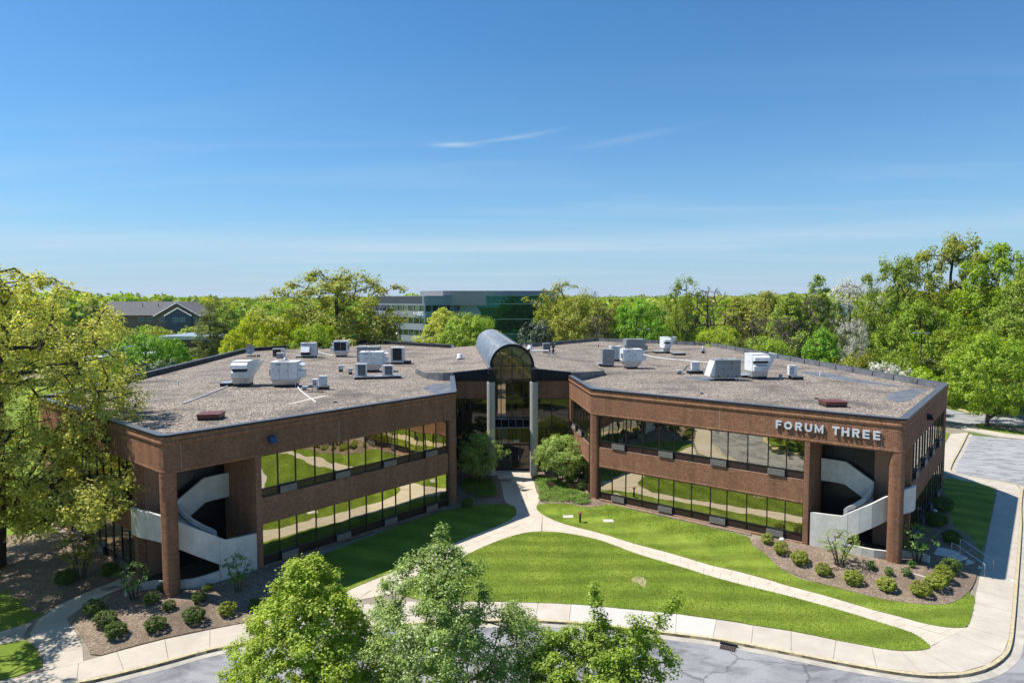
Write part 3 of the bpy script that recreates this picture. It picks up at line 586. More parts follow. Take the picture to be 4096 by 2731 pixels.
ms=[4.38,5.4,6.61,7.99,9.37,10.48,11.9,13.2,14.45,15.9,17.3,18.5,19.6,20.9]; msLs=sorted(Ls-u for u in ms)
facade(FLs,msLs,(2,5,8,11)); pillar(FLs,Ls-4.35,Ls-3.95,-.1,6.9,.5)
FRs=Fac(RF,RB); msRs=[3.35,4.6,5.8,7.2,8.6,9.8,11.2,12.6,13.8,15.2,16.6,17.8,19.2,20.4]
facade(FRs,msRs,(1,4,7,10)); pillar(FRs,2.95,3.32,-.1,6.9,.5)
FRi=Fac(RLb,RL); Li=FRi.L; msRi=sorted(Li-u for u in (.85,2.1,3.3,4.7,5.9,7.3,8.6)); facade(FRi,msRi,(1,3)); 
pillar(FRi,.1,Li-8.63,-.1,6.9,.4)
FLi=Fac(LR,LRi); facade(FLi,[.85,2.2,3.6,5,6.4,7.8,9.2,10.6],(1,4))
def corner(F,G,single=False):
    "column centre tangent to both faces; F ends where G starts"
    p=G.A; a=-F.t; b=G.t; ang=a.angle(b); c=p+(a+b).normalized()*(CR/math.sin(ang/2)); column(c.x,c.y,CR,-.15,6.9,single)
corner(FLs,FL,True); corner(FL,FLi); corner(FRi,FR); corner(FR,FRs)
for P_ in (LB,RB):
    d=(Vector((0,80))-P_).normalized()*.5; column(P_.x+d.x,P_.y+d.y,.5,-.15,6.9)
# open stairwells at the two front corners
def recess(F,G,mir):
    # frame: u from the outer corner along the front face, d inward
    def p(u,d,z): 
        uu=u if not mir else F.L-u; return F.p(uu,d,z)
    def bx(m_,u0,u1,d0,d1,z0,z1):
        a=[p(u0,d0,z0),p(u1,d0,z0),p(u1,d1,z0),p(u0,d1,z0)]; b=[(q[0],q[1],z1) for q in a]; return m_.hexa(a,b)
    D2=3.95 if not mir else 2.95
    m_=MB(); bx(m_,2.1,5.28,D2+.02,D2+.2,-.1,6.88); m_.build('dark_shade_panel',mat('painted_shade_black',(.008,.008,.009),.3),bld); m_=MB(); bx(m_,.32,2.1,D2+.02,D2+.32,-.1,6.88); o=m_.build('stairwell_rear_wall',distbrick_m,bld); add_uv(o)  # near-black sheet paints in the deep shade at the back of the stairwell
    m_=MB(); bx(m_,.30,5.28,.30,D2+.5,6.86,6.95); m_.build('stairwell_ceiling',grey_m,bld)
    m_=MB(); bx(m_,.2,5.2,.35,D2,-.05,.06); m_.build('stairwell_floor',mat('dark_planting_soil',(.05,.05,.03),.95,0,.3,6),bld)
    m_=MB(); bx(m_,3.4,4.6,D2-.02,D2+.03,4.25,6.35); m_.build('stair_door',mat('dark_door',(.02,.02,.022),.5),bld)
    # curved concrete parapets: (u,d,bottom,top)
    T=.18
    k=1 if not mir else D2/3.95
    outer=[(5.26,.06,-.1,2.26),(4.3,.06,-.1,2.31),(3.4,.06,-.1,2.38),(3.02,.07,-.1,2.62),(3.0,.07,1.02,2.63),(2.4,.16,1.42,3.02),(1.7,.42,1.88,3.45),(1.1,.86,2.28,3.85),(.55,1.5,2.62,4.15),(.05,2.3,2.8,4.35),(-.25,3.0,2.85,4.42),(-.3,3.93,2.85,4.42)]
    inner=[(3.5,1.45,1.2,2.55),(3.3,1.46,1.25,2.72),(2.8,1.62,1.6,3.05),(2.3,2.0,2.0,3.45),(2.05,2.5,2.3,3.8),(2.0,3.1,2.55,4.05),(2.05,3.55,2.7,4.25)]
    upper=[(2.05,3.55,2.75,4.3),(2.9,3.55,3.3,4.85),(3.75,3.56,3.85,5.38),(4.3,3.56,3.88,5.40),(5.27,3.56,3.88,5.40)]
    low=[(3.0,.10,-.1,.64),(2.2,.14,-.1,.60),(1.5,.35,-.1,.56),(.7,.95,-.1,.52),(.1,1.9,-.1,.48),(-.5,2.3,-.1,.45),(-1.3,2.1,-.1,.42)]
    def wall(name,P,th=T):
        P=[(u,d*k,a,b) for u,d,a,b in P]; M=MB(); 
        off=[]
        for i in range(len(P)):
            a=Vector(P[max(i-1,0)][:2]); b=Vector(P[min(i+1,len(P)-1)][:2]); t=b-a; t=t.normalized() if t.length>1e-6 else Vector((1,0)); nrm=Vector((t.y,-t.x)); off.append((P[i][0]+nrm.x*th,P[i][1]+nrm.y*th))
        for i in range(len(P)-1):
            if (Vector(P[i][:2])-Vector(P[i+1][:2])).length<.03: continue
            M.hexa([p(*P[i][:2],P[i][2]),p(*P[i+1][:2],P[i+1][2]),p(*off[i+1],P[i+1][2]),p(*off[i],P[i][2])],[p(*P[i][:2],P[i][3]),p(*P[i+1][:2],P[i+1][3]),p(*off[i+1],P[i+1][3]),p(*off[i],P[i][3])])
        o=M.build(name,concrete_m,bld); bm=bmesh.new(); bm.from_mesh(o.data); bmesh.ops.remove_doubles(bm,verts=bm.verts,dist=.001); bmesh.ops.recalc_face_normals(bm,faces=bm.faces); bm.to_mesh(o.data); bm.free(); return o
    wall('stair_parapet',outer); wall('stair_parapet',inner); wall('stair_parapet',upper); wall('planter_kerb',low,.2)
    # treads between the parapets
    def lerp(P,t):
        x=t*(len(P)-1); i=min(int(x),len(P)-2); f=x-i; return tuple(P[i][j]*(1-f)+P[i+1][j]*f for j in range(4))
    oo=[outer[0],outer[1],outer[2]]+outer[5:10]; zs=[.12,.7,1.25,1.9,2.3,2.7,3.0,3.13]; inner=[(5.2,1.45,0,0),(4.3,1.45,0,0)]+inner[:6]; n=19
    for i in range(n):
        t0=i/n; t1=(i+1)/n; a=lerp(oo,t0); b=lerp(oo,t1); c=lerp(inner,t1); d=lerp(inner,t0); a,b=[tuple(p_[j]*.86+q_[j]*.14 for j in range(4)) for p_,q_ in ((a,d),(b,c))]; xx=t1*(len(zs)-1); ii=min(int(xx),len(zs)-2); z=zs[ii]+(zs[ii+1]-zs[ii])*(xx-ii)
        q=[a,b,c,d]; M=MB().hexa([p(v[0],v[1]*k,z-.28) for v in q],[p(v[0],v[1]*k,z) for v in q]); M.build('tread',grey_c,bld)
    M=MB().hexa([p(v[0],v[1]*k,2.95) for v in ((.55,1.5),(2.0,2.6),(2.0,3.9),(-.1,3.9))],[p(v[0],v[1]*k,3.13) for v in ((.55,1.5),(2.0,2.6),(2.0,3.9),(-.1,3.9))]); M.build('stair_landing',grey_c,bld)
    # handrail on the inner parapet
    M=MB(); M.tube([p(v[0]-.1,(v[1]-.1)*k,v[3]-.25) for v in inner[3:]],.025,6); M.build('handrail',dark_metal,bld)
grey_c=mat('stair_concrete',(.22,.24,.27),.85,0,.1,2)
recess(FL,FLs,False); recess(FR,FRs,True)
# roofs
def inset(pts,d): 
    p=offset_line(list(pts)+[pts[0]],d); return p[:-1]
roof_pts=[LF,LR,LRi,RLb,RL,RF,RB,RK,RK2,RK3,RK4,LK3,LK2,LK,K1,LB]
def shrink(P,d):
    q=[]
    n=len(P)
    for i in range(n):
        a=(P[i]-P[i-1]).normalized(); b=(P[(i+1)%n]-P[i]).normalized(); na=Vector((-a.y,a.x)); nb=Vector((-b.y,b.x)); mm=(na+nb); mm/=max(.3,mm.dot(na)); q.append(P[i]+mm*d)
    return q
rp_=[tuple(v) for v in shrink(roof_pts,.34)]
rf=MB().prism(rp_,8.2,8.5).build('gravel_roof',gravel_m,bld)
# membrane patches where the ballast has moved away
for pts in ([(-8.6,58.6),(-5.6,62.9),(-5.0,56.0),(-5.0,53.2)],[(6.6,56.0),(6.3,60.5),(7.3,60.0),(9.6,55.3),(8.0,54.0)],[(29.5,49.5),(33.5,54.7),(35.8,56.7),(34.3,57.6),(30.0,53.5),(28.6,50.6)],[(29.5,70),(32.5,71),(33.3,62.5),(34.8,58.4),(33.6,58.2),(31.6,62)],[(16.6,66.0),(19.6,66.6),(19.9,63.2),(18.2,62.6),(17.2,64.6)]):
    MB().prism(chaikin(pts,2),8.4,8.506).build('bare_membrane',memb_g,bld)
strips_m=mat('pale_roof_strip',(.50,.44,.37),.9,0,.1,4)
MB().prism([(-16.9,49.55),(-16.45,49.75),(-14.9,53.9),(-15.5,53.8)],8.4,8.51).build('pale_roof_strip',strips_m,bld)
# raised, gently pitched connector roofs on both sides of the vault
def con_roof(pts):
    v=[(x,y,z) for x,y,z in pts]; M=MB(); n=len(v); M.v=[*v]+[(x,y,8.4) for x,y,z in v]; M.f=[tuple(range(n))]+[(k,(k+1)%n,n+(k+1)%n,n+k) for k in range(n)]
    o=M.build('connector_roof',memb_g,bld); o.data.materials.append(gravel_m)
    for p in o.data.polygons:
        if abs(p.normal.z)>.7: p.material_index=1
con_roof([(-2.2,63.32,9.63),(-2.2,64.2,9.63),(-4.98,94.3,9.63),(-8.3,95.6,9.3),(-11.5,92,8.95),(-10.1,69.6,8.97),(-8.3,64.9,9.12),(-6.6,63.5,9.27),(-5.6,63.32,9.3)])
con_roof([(2.2,63.32,9.63),(5.6,63.32,9.3),(6.5,63.6,9.27),(9.4,67.8,8.97),(10,90,8.9),(2.4,96,9.3),(-.98,94.6,9.63)])
# front faces of the connectors
for sx,xo in ((-1,-5.55),(1,5.6)):
    xa,xb=(xo,-2.15) if sx<0 else (2.15,xo); F=Fac(Vector((xa,63.3)),Vector((xb,63.3)))
    za,zb=(9.28,9.62) if sx<0 else (9.62,9.28)
    n=8 
    for i in range(n):
        u0=(xb-xa)*i/n+.006; u1=(xb-xa)*(i+1)/n-.006; z0=za+(zb-za)*i/n; z1=za+(zb-za)*(i+1)/n
        MB().hexa([F.p(u0,-.10,8.5),F.p(u1,-.10,8.5),F.p(u1,.1,8.5),F.p(u0,.1,8.5)],[F.p(u0,-.10,z0),F.p(u1,-.10,z1),F.p(u1,.1,z1),F.p(u0,.1,z0)]).build('fascia_panel',dark_metal,bld)
    MB().hexa([F.p(0,-.14,za),F.p(xb-xa,-.14,zb),F.p(xb-xa,.3,zb),F.p(0,.3,za)],[F.p(0,-.14,za+.05),F.p(xb-xa,-.14,zb+.05),F.p(xb-xa,.3,zb+.05),F.p(0,.3,za+.05)]).build('fascia_cap',capd_m,bld)
    mb=MB(); F.bx(mb,0,xb-xa,0,.25,6.85,8.5); mb.build('spandrel_wall',mortar_m,bld); br=Bricks(); br.add(F.path(0,xb-xa),0,xb-xa,7.05,8.5); br.add(F.path(0,xb-xa),0,xb-xa,6.85,7.05,soldier=True); br.build(bld)
    us=[0,.05,1.45,xb-xa] if sx<0 else [0,1.85,3.4,xb-xa]; us=sorted(set([0,(xb-xa)*.47,xb-xa]))
    for u in us: fr=MB(); F.bx(fr,u-.04,u+.04,.02,.12,0,6.85); fr.build('mullion',frame_m,bld)
    for z in (.1,2.9,3.9,6.8): fr=MB(); F.bx(fr,0,xb-xa,.03,.11,z-.05,z+.05); fr.build('transom',frame_m,bld)
    for a,b in zip(us,us[1:]):
        for z0,z1 in ((.15,2.85),(2.95,3.85),(3.95,6.75)): MB().quad(F.p(a+.04,.08,z0),F.p(b-.04,.08,z0),F.p(b-.04,.08,z1),F.p(a+.04,.08,z1)).build('pane',conn_glass,bld)
# glazed entrance between two concrete columns, under the barrel vault
AX=Vector((math.cos(R(95.5)),math.sin(R(95.5)))); AXn=Vector((math.sin(R(95.5)),-math.cos(R(95.5))))   # along, and to the right
def vp(s,x,z): q=Vector((0,63.0))+AX*s+AXn*x; return (q.x,q.y,z)
LV=31.0; RV=2.02; ZS=9.92
M=MB(); na=28; prof=[(-RV,9.3)]+[(-RV*math.cos(PI*i/na),ZS+RV*math.sin(PI*i/na)) for i in range(na+1)]+[(RV,9.3)]
for a,b in zip(prof,prof[1:]): M.quad(vp(.35,*a),vp(.35,*b),vp(LV,*b),vp(LV,*a))
M.quad(*[vp(LV,*q) for q in prof]); vo=M.build('vault_roof',vault_m,bld,smooth=False); 
for p in vo.data.polygons: p.use_smooth=len(p.vertices)==4
k=0; s=.9
while s<LV:
    M=MB(); P1=[vp(s,x*1.012,ZS+(z-ZS)*1.012 if z>ZS else z) for x,z in prof]; M.tube(P1,.028,5); M.build('vault_rib',vault_m,bld); s+=.62
cream=mat('cream_sealant',(.50,.42,.30),.7)
for ang in (55,97,):
    x=-RV*math.cos(R(ang))*1.02; z=ZS+RV*math.sin(R(ang))*1.02; MB().tube([vp(.4,x,z),vp(LV,x,z)],.03,5).build('vault_seam',cream,bld)
for x in (-RV-.06,RV+.06): MB().hexa([vp(.3,x-.22,9.2),vp(LV,x-.22,9.2),vp(LV,x+.22,9.2),vp(.3,x+.22,9.2)],[vp(.3,x-.12,9.78),vp(LV,x-.12,9.78),vp(LV,x+.12,9.78),vp(.3,x+.12,9.78)]).build('vault_flashing',memb_g,bld)
def ring(name,r0,r1,y0,y1,m_,a0=0,a1=180,n=40,zc=ZS,xc=0):
    M=MB(); 
    for i in range(n):
        t0=R(a0+(a1-a0)*i/n); t1=R(a0+(a1-a0)*(i+1)/n)
        q=[(xc+r0*math.cos(t0),zc+r0*math.sin(t0)),(xc+r1*math.cos(t0),zc+r1*math.sin(t0)),(xc+r1*math.cos(t1),zc+r1*math.sin(t1)),(xc+r0*math.cos(t1),zc+r0*math.sin(t1))]
        M.hexa([(x,y0,z) for x,z in q],[(x,y1,z) for x,z in q])
    return M.build(name,m_,bld)
ring('arch_ring',1.86,2.1,62.85,63.5,dark_metal); 
GY=63.7
ring('arch_mullion',1.02,1.10,GY-.06,GY+.04,frame_m)
M=MB(); M.box(-.04,.04,GY-.06,GY+.04,2.9,11.85)
for x in (-1.06,1.06): M.box(x-.04,x+.04,GY-.06,GY+.04,2.9,ZS)
for z in (ZS,8.6,6.8,4.95): M.box(-1.9,1.9,GY-.05,GY+.03,z-.045,z+.045)
for a in (45,135): 
    c,s=math.cos(R(a)),math.sin(R(a)); M.tube([(1.08*c,GY-.01,ZS+1.08*s),(1.95*c,GY-.01,ZS+1.95*s)],.04,4)
for x in (-1.93,1.93): M.box(x-.1,x+.1,GY-.1,GY+.1,0,ZS)
M.build('entrance_frame',frame_m,bld)
cols_=[-1.86,-1.06,0,1.06,1.86]
for z0,z1 in ((4.99,6.76),(6.84,8.56),(8.64,ZS-.04)):
    for a,b in zip(cols_,cols_[1:]): MB().quad((a,GY,z0),(b,GY,z0),(b,GY,z1),(a,GY,z1)).build('pane',entry_glass,bld)
for a0,a1 in ((0,45),(45,90),(90,135),(135,180)):
    for r0,r1 in ((0.01,1.03),(1.09,1.87)):
        pts=[(r1*math.cos(R(a0+(a1-a0)*i/8)),GY,ZS+.04+r1*math.sin(R(a0+(a1-a0)*i/8))) for i in range(9)]+[(r0*math.cos(R(a0+(a1-a0)*i/8)),GY,ZS+.04+r0*math.sin(R(a0+(a1-a0)*i/8))) for i in range(8,-1,-1)]
        MB().quad(*pts).build('pane',entry_glass,bld)
# sloping glazed canopy and vestibule below
M=MB(); 
for i in range(6): x=-1.72+3.44*i/5; M.tube([(x,GY-.05,4.75),(x,62.75,4.15)],.03,4)
M.tube([(-1.75,62.73,4.12),(1.75,62.73,4.12)],.05,6); M.tube([(-1.75,GY-.05,4.78),(1.75,GY-.05,4.78)],.04,6); M.build('canopy_frame',louv_m,bld)
for i in range(5):
    x0=-1.70+3.4*i/5+.02; x1=-1.70+3.4*(i+1)/5-.02; MB().quad((x0,62.76,4.14),(x1,62.76,4.14),(x1,GY-.08,4.74),(x0,GY-.08,4.74)).build('canopy_pane',glass_mat('blue_canopy_glass',(.16,.24,.42),.02,refl=.22) if 'blue_canopy_glass' not in MATS else MATS['blue_canopy_glass'],bld)
M=MB()
for i in range(6): x=-1.72+3.44*i/5; M.box(x-.025,x+.025,62.76,62.82,2.55,4.1)
M.box(-1.75,1.75,62.74,62.84,2.42,2.58)
for x in (-1.72,-.9,-.08,.74,1.62): M.box(x-.05,x+.05,62.78,62.84,0,2.42)
M.box(-1.75,1.75,62.78,62.84,0,.18); M.build('vestibule_frame',frame_m,bld)
for i in range(5):
    x0=-1.70+3.4*i/5+.02; x1=-1.70+3.4*(i+1)/5-.02; MB().quad((x0,62.80,2.58),(x1,62.80,2.58),(x1,62.80,4.1),(x0,62.80,4.1)).build('pane',entry_glass,bld)
for x0,x1 in ((-1.67,-.95),(-.85,-.13),(-.03,.69),(.79,1.57)):
    d=MB().quad((x0,62.82,.2),(x1,62.82,.2),(x1,62.82,2.4),(x0,62.82,2.4)).build('door',entry_glass,bld); MB().tube([(x1-.08,62.74,.95),(x1-.08,62.74,1.5)],.02,6).build('door_handle',galv_m,d)
for x in (-1.95,2.02):
    MB().lathe(x,61.5,[(.40,-.05),(.375,.02),(.375,5.6),(.36,5.62),(.375,5.64),(.375,8.2),(.36,8.22),(.38,8.24),(.38,8.62)],28).build('concrete_column',rough_conc,bld,smooth=False)
    MB().box(x-.2,x+.22,61.2,63.2,8.62,9.82).build('column_beam',dark_metal,bld)
# interior of the atrium, seen through the glass
M=MB(); M.box(-2.0,2.0,63.9,94,-.02,.02); M.build('atrium_floor',mat('lobby_floor',(.25,.22,.18),.4),bld)
for x in (-2.05,2.05): 
    
    for za,zb,mm_ in ((0,8.2,mat('atrium_brown',(.10,.065,.045),.8)),(8.2,9.75,mat('cream_plaster',(.50,.42,.30),.8))):
        M=MB(); M.hexa([vp(1.2,x-.05,za),vp(LV-.5,x-.05,za),vp(LV-.5,x+.05,za),vp(1.2,x+.05,za)],[vp(1.2,x-.05,zb),vp(LV-.5,x-.05,zb),vp(LV-.5,x+.05,zb),vp(1.2,x+.05,zb)]); M.build('atrium_wall',mm_,bld)
for s in (5,11,17): 
    for x in (-1.2,1.2): q=vp(s,x,0); MB().cyl(q[0],q[1],0,9.2,.22).build('atrium_column',mat('cream_plaster',(.50,.42,.30),.8),bld)
# ---------------------------------------------------------------- lettering
def arc(cx,cy,rx,ry,t,a0,a1,n=14):
    o=[]
    for i in range(n):
        p0=R(a0+(a1-a0)*i/n); p1=R(a0+(a1-a0)*(i+1)/n)
        o.append([(cx+rx*math.cos(p0),cy+ry*math.sin(p0)),(cx+(rx-t)*math.cos(p0),cy+(ry-t)*math.sin(p0)),(cx+(rx-t)*math.cos(p1),cy+(ry-t)*math.sin(p1)),(cx+rx*math.cos(p1),cy+ry*math.sin(p1))])
    return o
def rc(x0,x1,y0,y1): return [(x0,y0),(x1,y0),(x1,y1),(x0,y1)]
T_=.235
def glyph(ch,w):
    "pieces in a box w wide, 1 high"
    t=T_
    if ch=='F': return [rc(0,t,0,1),rc(t,w,1-t*.9,1),rc(t,w*.92,.40,.40+t*.85)]
    if ch=='E': return [rc(0,t,0,1),rc(t,w,1-t*.85,1),rc(t,w*.94,.5-t*.4,.5+t*.4),rc(t,w,0,t*.85)]
    if ch=='T': return [rc(w/2-t/2,w/2+t/2,0,1-t*.9),rc(0,w,1-t*.9,1)]
    if ch=='H': return [rc(0,t,0,1),rc(w-t,w,0,1),rc(t,w-t,.5-t*.42,.5+t*.42)]
    if ch=='U': return [rc(0,t,w/2,1),rc(w-t,w,w/2,1)]+arc(w/2,w/2,w/2,w/2,t,180,360)
    if ch=='O': return arc(w/2,.5,w/2,.5,t,0,360,28)
    if ch=='M': return [rc(0,t*.85,0,1),rc(w-t*.85,w,0,1),[(t*.85,1),(t*.85,.62),(w/2,0.0),(w/2,.36)],[(w/2,.36),(w/2,0.0),(w-t*.85,.62),(w-t*.85,1)]]
    if ch=='R': return [rc(0,t,0,1),rc(t,w-.29,1-t*.85,1),rc(t,w-.29,.42,.42+t*.8)]+arc(w-.29,.71,.29,.29,t,-90,90)+[[(w*.45,.42),(w-t*1.05,0),(w,0),(w*.78,.42)]]
    if ch=='B': return [rc(0,t,0,1),rc(t,w-.27,1-t*.7,1),rc(t,w-.27,.5-t*.35,.5+t*.35),rc(t,w-.27,0,t*.7)]+arc(w-.27,.73,.27,.27,t,-90,90)+arc(w-.27,.27,.27,.27,t,-90,90)
    if ch=='S': return arc(w/2,.73,w/2,.27,t*.8,20,270)+arc(w/2,.27,w/2,.27,t*.8,-160,90)
    if ch=='3': return arc(w/2,.73,w/2,.27,t*.8,-90,150)+arc(w/2,.27,w/2,.27,t*.8,-150,90)
    if ch=='0': return arc(w/2,.5,w/2,.5,t*.8,0,360,24)
    if ch=='5': return [rc(w*.05,w,1-t*.8,1),rc(w*.05,w*.05+t*.8,.5,1-t*.8)]+arc(w/2,.31,w/2,.31,t*.8,-150,120)
def letter(ch,w,h,place,m_,parent,d0=0,d1=.08):
    M=MB()
    for q in glyph(ch,w/h):
        if len(q)==4:
            M.hexa([place(x*h,z*h,d0) for x,z in q],[place(x*h,z*h,d1) for x,z in q])
    return M.build('letter',m_,parent,label='letter '+ch)
for ch,u0,u1 in (('F',14.62,14.99),('O',15.16,15.68),('R',15.88,16.30),('U',16.48,16.93),('M',17.09,17.61),('T',18.13,18.57),('H',18.69,19.14),('R',19.31,19.73),('E',19.90,20.29),('E',20.49,20.88)):
    letter(ch,u1-u0,.53,lambda x,z,d,u0=u0: FR.p(u0+x,-.05-d,7.61+z),letter_m,bld,0,.09)
for i,ch in enumerate('305'): letter(ch,.15,.25,lambda x,z,d,i=i: (.12+i*.19+x,62.72-d,2.72+z),letter_m,bld,0,.02)
for F_,us_ in ((FL,(.98,11.2,20.9)),(FR,(1.2,10.7,20.95))):
    for u_j in us_: M=MB(); F_.bx(M,u_j-.012,u_j+.012,-.016,.0,7.0,8.44); M.build('movement_joint',mat('joint_sealant',(.42,.36,.30),.8),bld)
# wall lamps
def wall_lamp(F,u,z,col=None):
    M=MB(); F.bx(M,u-.19,u+.19,-.08,0,z-.2,z+.2); b=M.build('wall_lamp',dark_metal,bld); h=[(u-.22,z-.2),(u+.22,z-.2)]
    MB().hexa([F.p(u-.2,-.42,z-.2),F.p(u+.2,-.42,z-.2),F.p(u+.2,-.08,z-.2),F.p(u-.2,-.08,z-.2)],[F.p(u-.2,-.30,z+.16),F.p(u+.2,-.30,z+.16),F.p(u+.2,-.08,z+.2),F.p(u-.2,-.08,z+.2)]).build('lamp_hood',col or dark_metal,b)
wall_lamp(FL,6.3,7.85,blue_m); wall_lamp(FLs,Ls-7.7,7.87); wall_lamp(FRs,9.4,7.87)
# ---------------------------------------------------------------- things standing on the roofs (base at z = 8.5)
RZ=8.5; YAW=R(4)
def rt(name,label,cat,x,y,yaw=YAW,group=None): return thing(name,label,cat,(x,y,RZ),yaw,group)
def panel_lines(M,x0,x1,y,z0,z1,n):
    for i in range(1,n): x=x0+(x1-x0)*i/n; M.box(x-.012,x+.012,y-.012,y,z0,z1)
def pack(key,label,col=None,taper=True,curbw=.8,hood='right',fans=1,panels=3,dp=None,filt=False,coil=False,name='packaged_rooftop_unit',badge=None,lowtaper=.45,group='packaged air handling units on the roof'):
    x,y,W,H=RF_[key]; col=col or white_m; dp=dp or max(1.3,min(2.0,W*.75)); t=rt(name,label,'rooftop unit',x,y,group=group)
    cz=.22; M=MB().frus(0,dp/2,W*curbw,dp*.8,0,W*curbw,dp*.8,cz); M.build('roof_curb',curb_m,t)
    zt=cz+.06
    if taper:
        zt=cz+lowtaper; MB().frus(0,dp/2,W*curbw*1.04,dp*.84,cz,W*.98,dp*.98,zt).build('curb_adapter',galv_m,t); MB().box(-W/2-.02,W/2+.02,-.02,dp+.02,zt,zt+.05).build('base_rail',galv_m,t); zt+=.05
    else: MB().box(-W*.47,W*.47,.05,dp-.05,cz,zt).build('base_rail',galv_m,t)
    cb=MB().box(-W/2,W/2,0,dp,zt,H-.05).build('cabinet',col,t,bevel=.015)
    if filt:
        for s in (-1,1): 
            xa,xb=(-W*.46,-.02) if s<0 else (.02,W*.40); MB().box(xa,xb,-.03,.01,zt+.15,H-.2).build('filter_screen',coil_m,t)
    elif coil: MB().box(-W*.34,W*.34,-.02,.01,zt+.2,H-.1).build('coil_face',coil_m,t)
    else:
        
        for i_ in range(1,panels): x_=-W/2+W*i_/panels; MB().box(x_-.012,x_+.012,-.012,0,zt+.05,H-.1).build('panel_seam',grey_m,t)
        MB().box(-W*.30,-W*.12,-.012,0,H-.28,H-.17).build('rating_plate',grey_m,t); M=MB()
        for q in (-.2,.12): M.box(W*q,W*q+.05,-.03,0,(zt+H)/2-.08,(zt+H)/2+.06)
        M.build('latch_handle',frame_m,t)
    MB().box(-W/2-.03,W/2+.03,-.03,dp+.03,H-.05,H).build('lid',col,t,bevel=.01)
    for f in range(fans):
        fx=(-.25 if fans>1 else -.1)*W+f*W*.45; M=MB().cyl(fx,dp*.5,H-.01,H+.025,min(W,dp)*.3,n=24); g=M.build('fan_opening',coil_m,t)
        M=MB(); 
        for a in range(6): c,s=math.cos(a*PI/6),math.sin(a*PI/6); r_=min(W,dp)*.3; M.tube([(fx-c*r_,dp*.5-s*r_,H+.03),(fx+c*r_,dp*.5+s*r_,H+.03)],.008,4)
        M.build('fan_guard',galv_m,g)
    s=1 if hood=='right' else -1
    if hood in('right','left'):
        mid=zt+(H-zt)*.5
        M=MB(); y0,y1=dp*.1,dp*.9
        M.hexa([(s*W/2,y0,mid+.08),(s*(W/2+.1),y0,mid+.08),(s*(W/2+.1),y1,mid+.08),(s*W/2,y1,mid+.08)],[(s*W/2,y0,H-.1),(s*(W/2+.46),y0,mid+.42),(s*(W/2+.46),y1,mid+.42),(s*W/2,y1,H-.1)]); M.build('intake_hood',col,t)
        M=MB(); M.hexa([(s*W/2,y0,zt+.08),(s*(W/2+.42),y0,zt+.08),(s*(W/2+.42),y1,zt+.08),(s*W/2,y1,zt+.08)],[(s*W/2,y0,mid),(s*(W/2+.5),y0,mid-.12),(s*(W/2+.5),y1,mid-.12),(s*W/2,y1,mid)]); M.build('economiser_box',col,t)
        MB().box(-s*(W/2+.16) if s>0 else W/2,-W/2 if s>0 else W/2+.16,.15,.5,zt+.3,zt+.85).build('disconnect_box',grey_m,t)
    if hood=='slope_left':
        M=MB(); M.hexa([(-W/2-.5,.1,zt+.15),(-W/2-.44,.1,zt+.12),(-W/2-.44,dp-.1,zt+.12),(-W/2-.5,dp-.1,zt+.15)],[(-W/2-.01,.1,H-.1),(-W/2+.0,.1,H-.16),(-W/2+.0,dp-.1,H-.16),(-W/2-.01,dp-.1,H-.1)]); M.build('intake_hood',off_(col),t)
        M=MB(); M.hexa([(-W/2-.5,.09,zt+.15),(-W/2,.09,zt+.15),(-W/2,.12,zt+.15),(-W/2-.5,.12,zt+.15)],[(-W/2-.02,.09,H-.12),(-W/2,.09,H-.12),(-W/2,.12,H-.12),(-W/2-.02,.12,H-.12)]); M.build('hood_cheek',off_(col),t)
        M=MB()
        for q in (-.36,0,.34): M.box(W*q-.07,W*q+.07,-.012,0,zt+.1,zt+.22)
        M.build('lifting_slot',coil_m,t)
    if hood=='front': 
        M=MB(); M.hexa([(-W*.45,-.5,zt+.5),(W*.15,-.5,zt+.5),(W*.15,-.44,zt+.45),(-W*.45,-.44,zt+.45)],[(-W*.45,-.02,H-.35),(W*.15,-.02,H-.35),(W*.15,0,H-.42),(-W*.45,0,H-.42)]); M.build('intake_hood',white_m,t)
        M=MB(); M.hexa([(-W*.45,-.02,zt+.1),(W*.15,-.02,zt+.1),(W*.15,0,zt+.1),(-W*.45,0,zt+.1)],[(-W*.45,-.5,zt+.47),(W*.15,-.5,zt+.47),(W*.15,0,zt+.5),(-W*.45,0,zt+.5)]); M.build('hood_screen',coil_m,t)
    if badge: MB().box(W*.1,W*.18,-.014,0,H-.32,H-.2).build('badge',mat('red_badge',(.4,.03,.03),.5),t)
    # pvc drain at the front
    M=MB(); M.tube([(0,-.06,zt+.08),(0,-.1,zt+.02),(.12,-.1,zt),(W*.42,-.08,zt+.02),(W*.44,-.06,.3),(W*.44,-.1,.05)],.025,6); M.build('drain_pipe',pvc_m,t)
    return t
def off_(c): return white_m
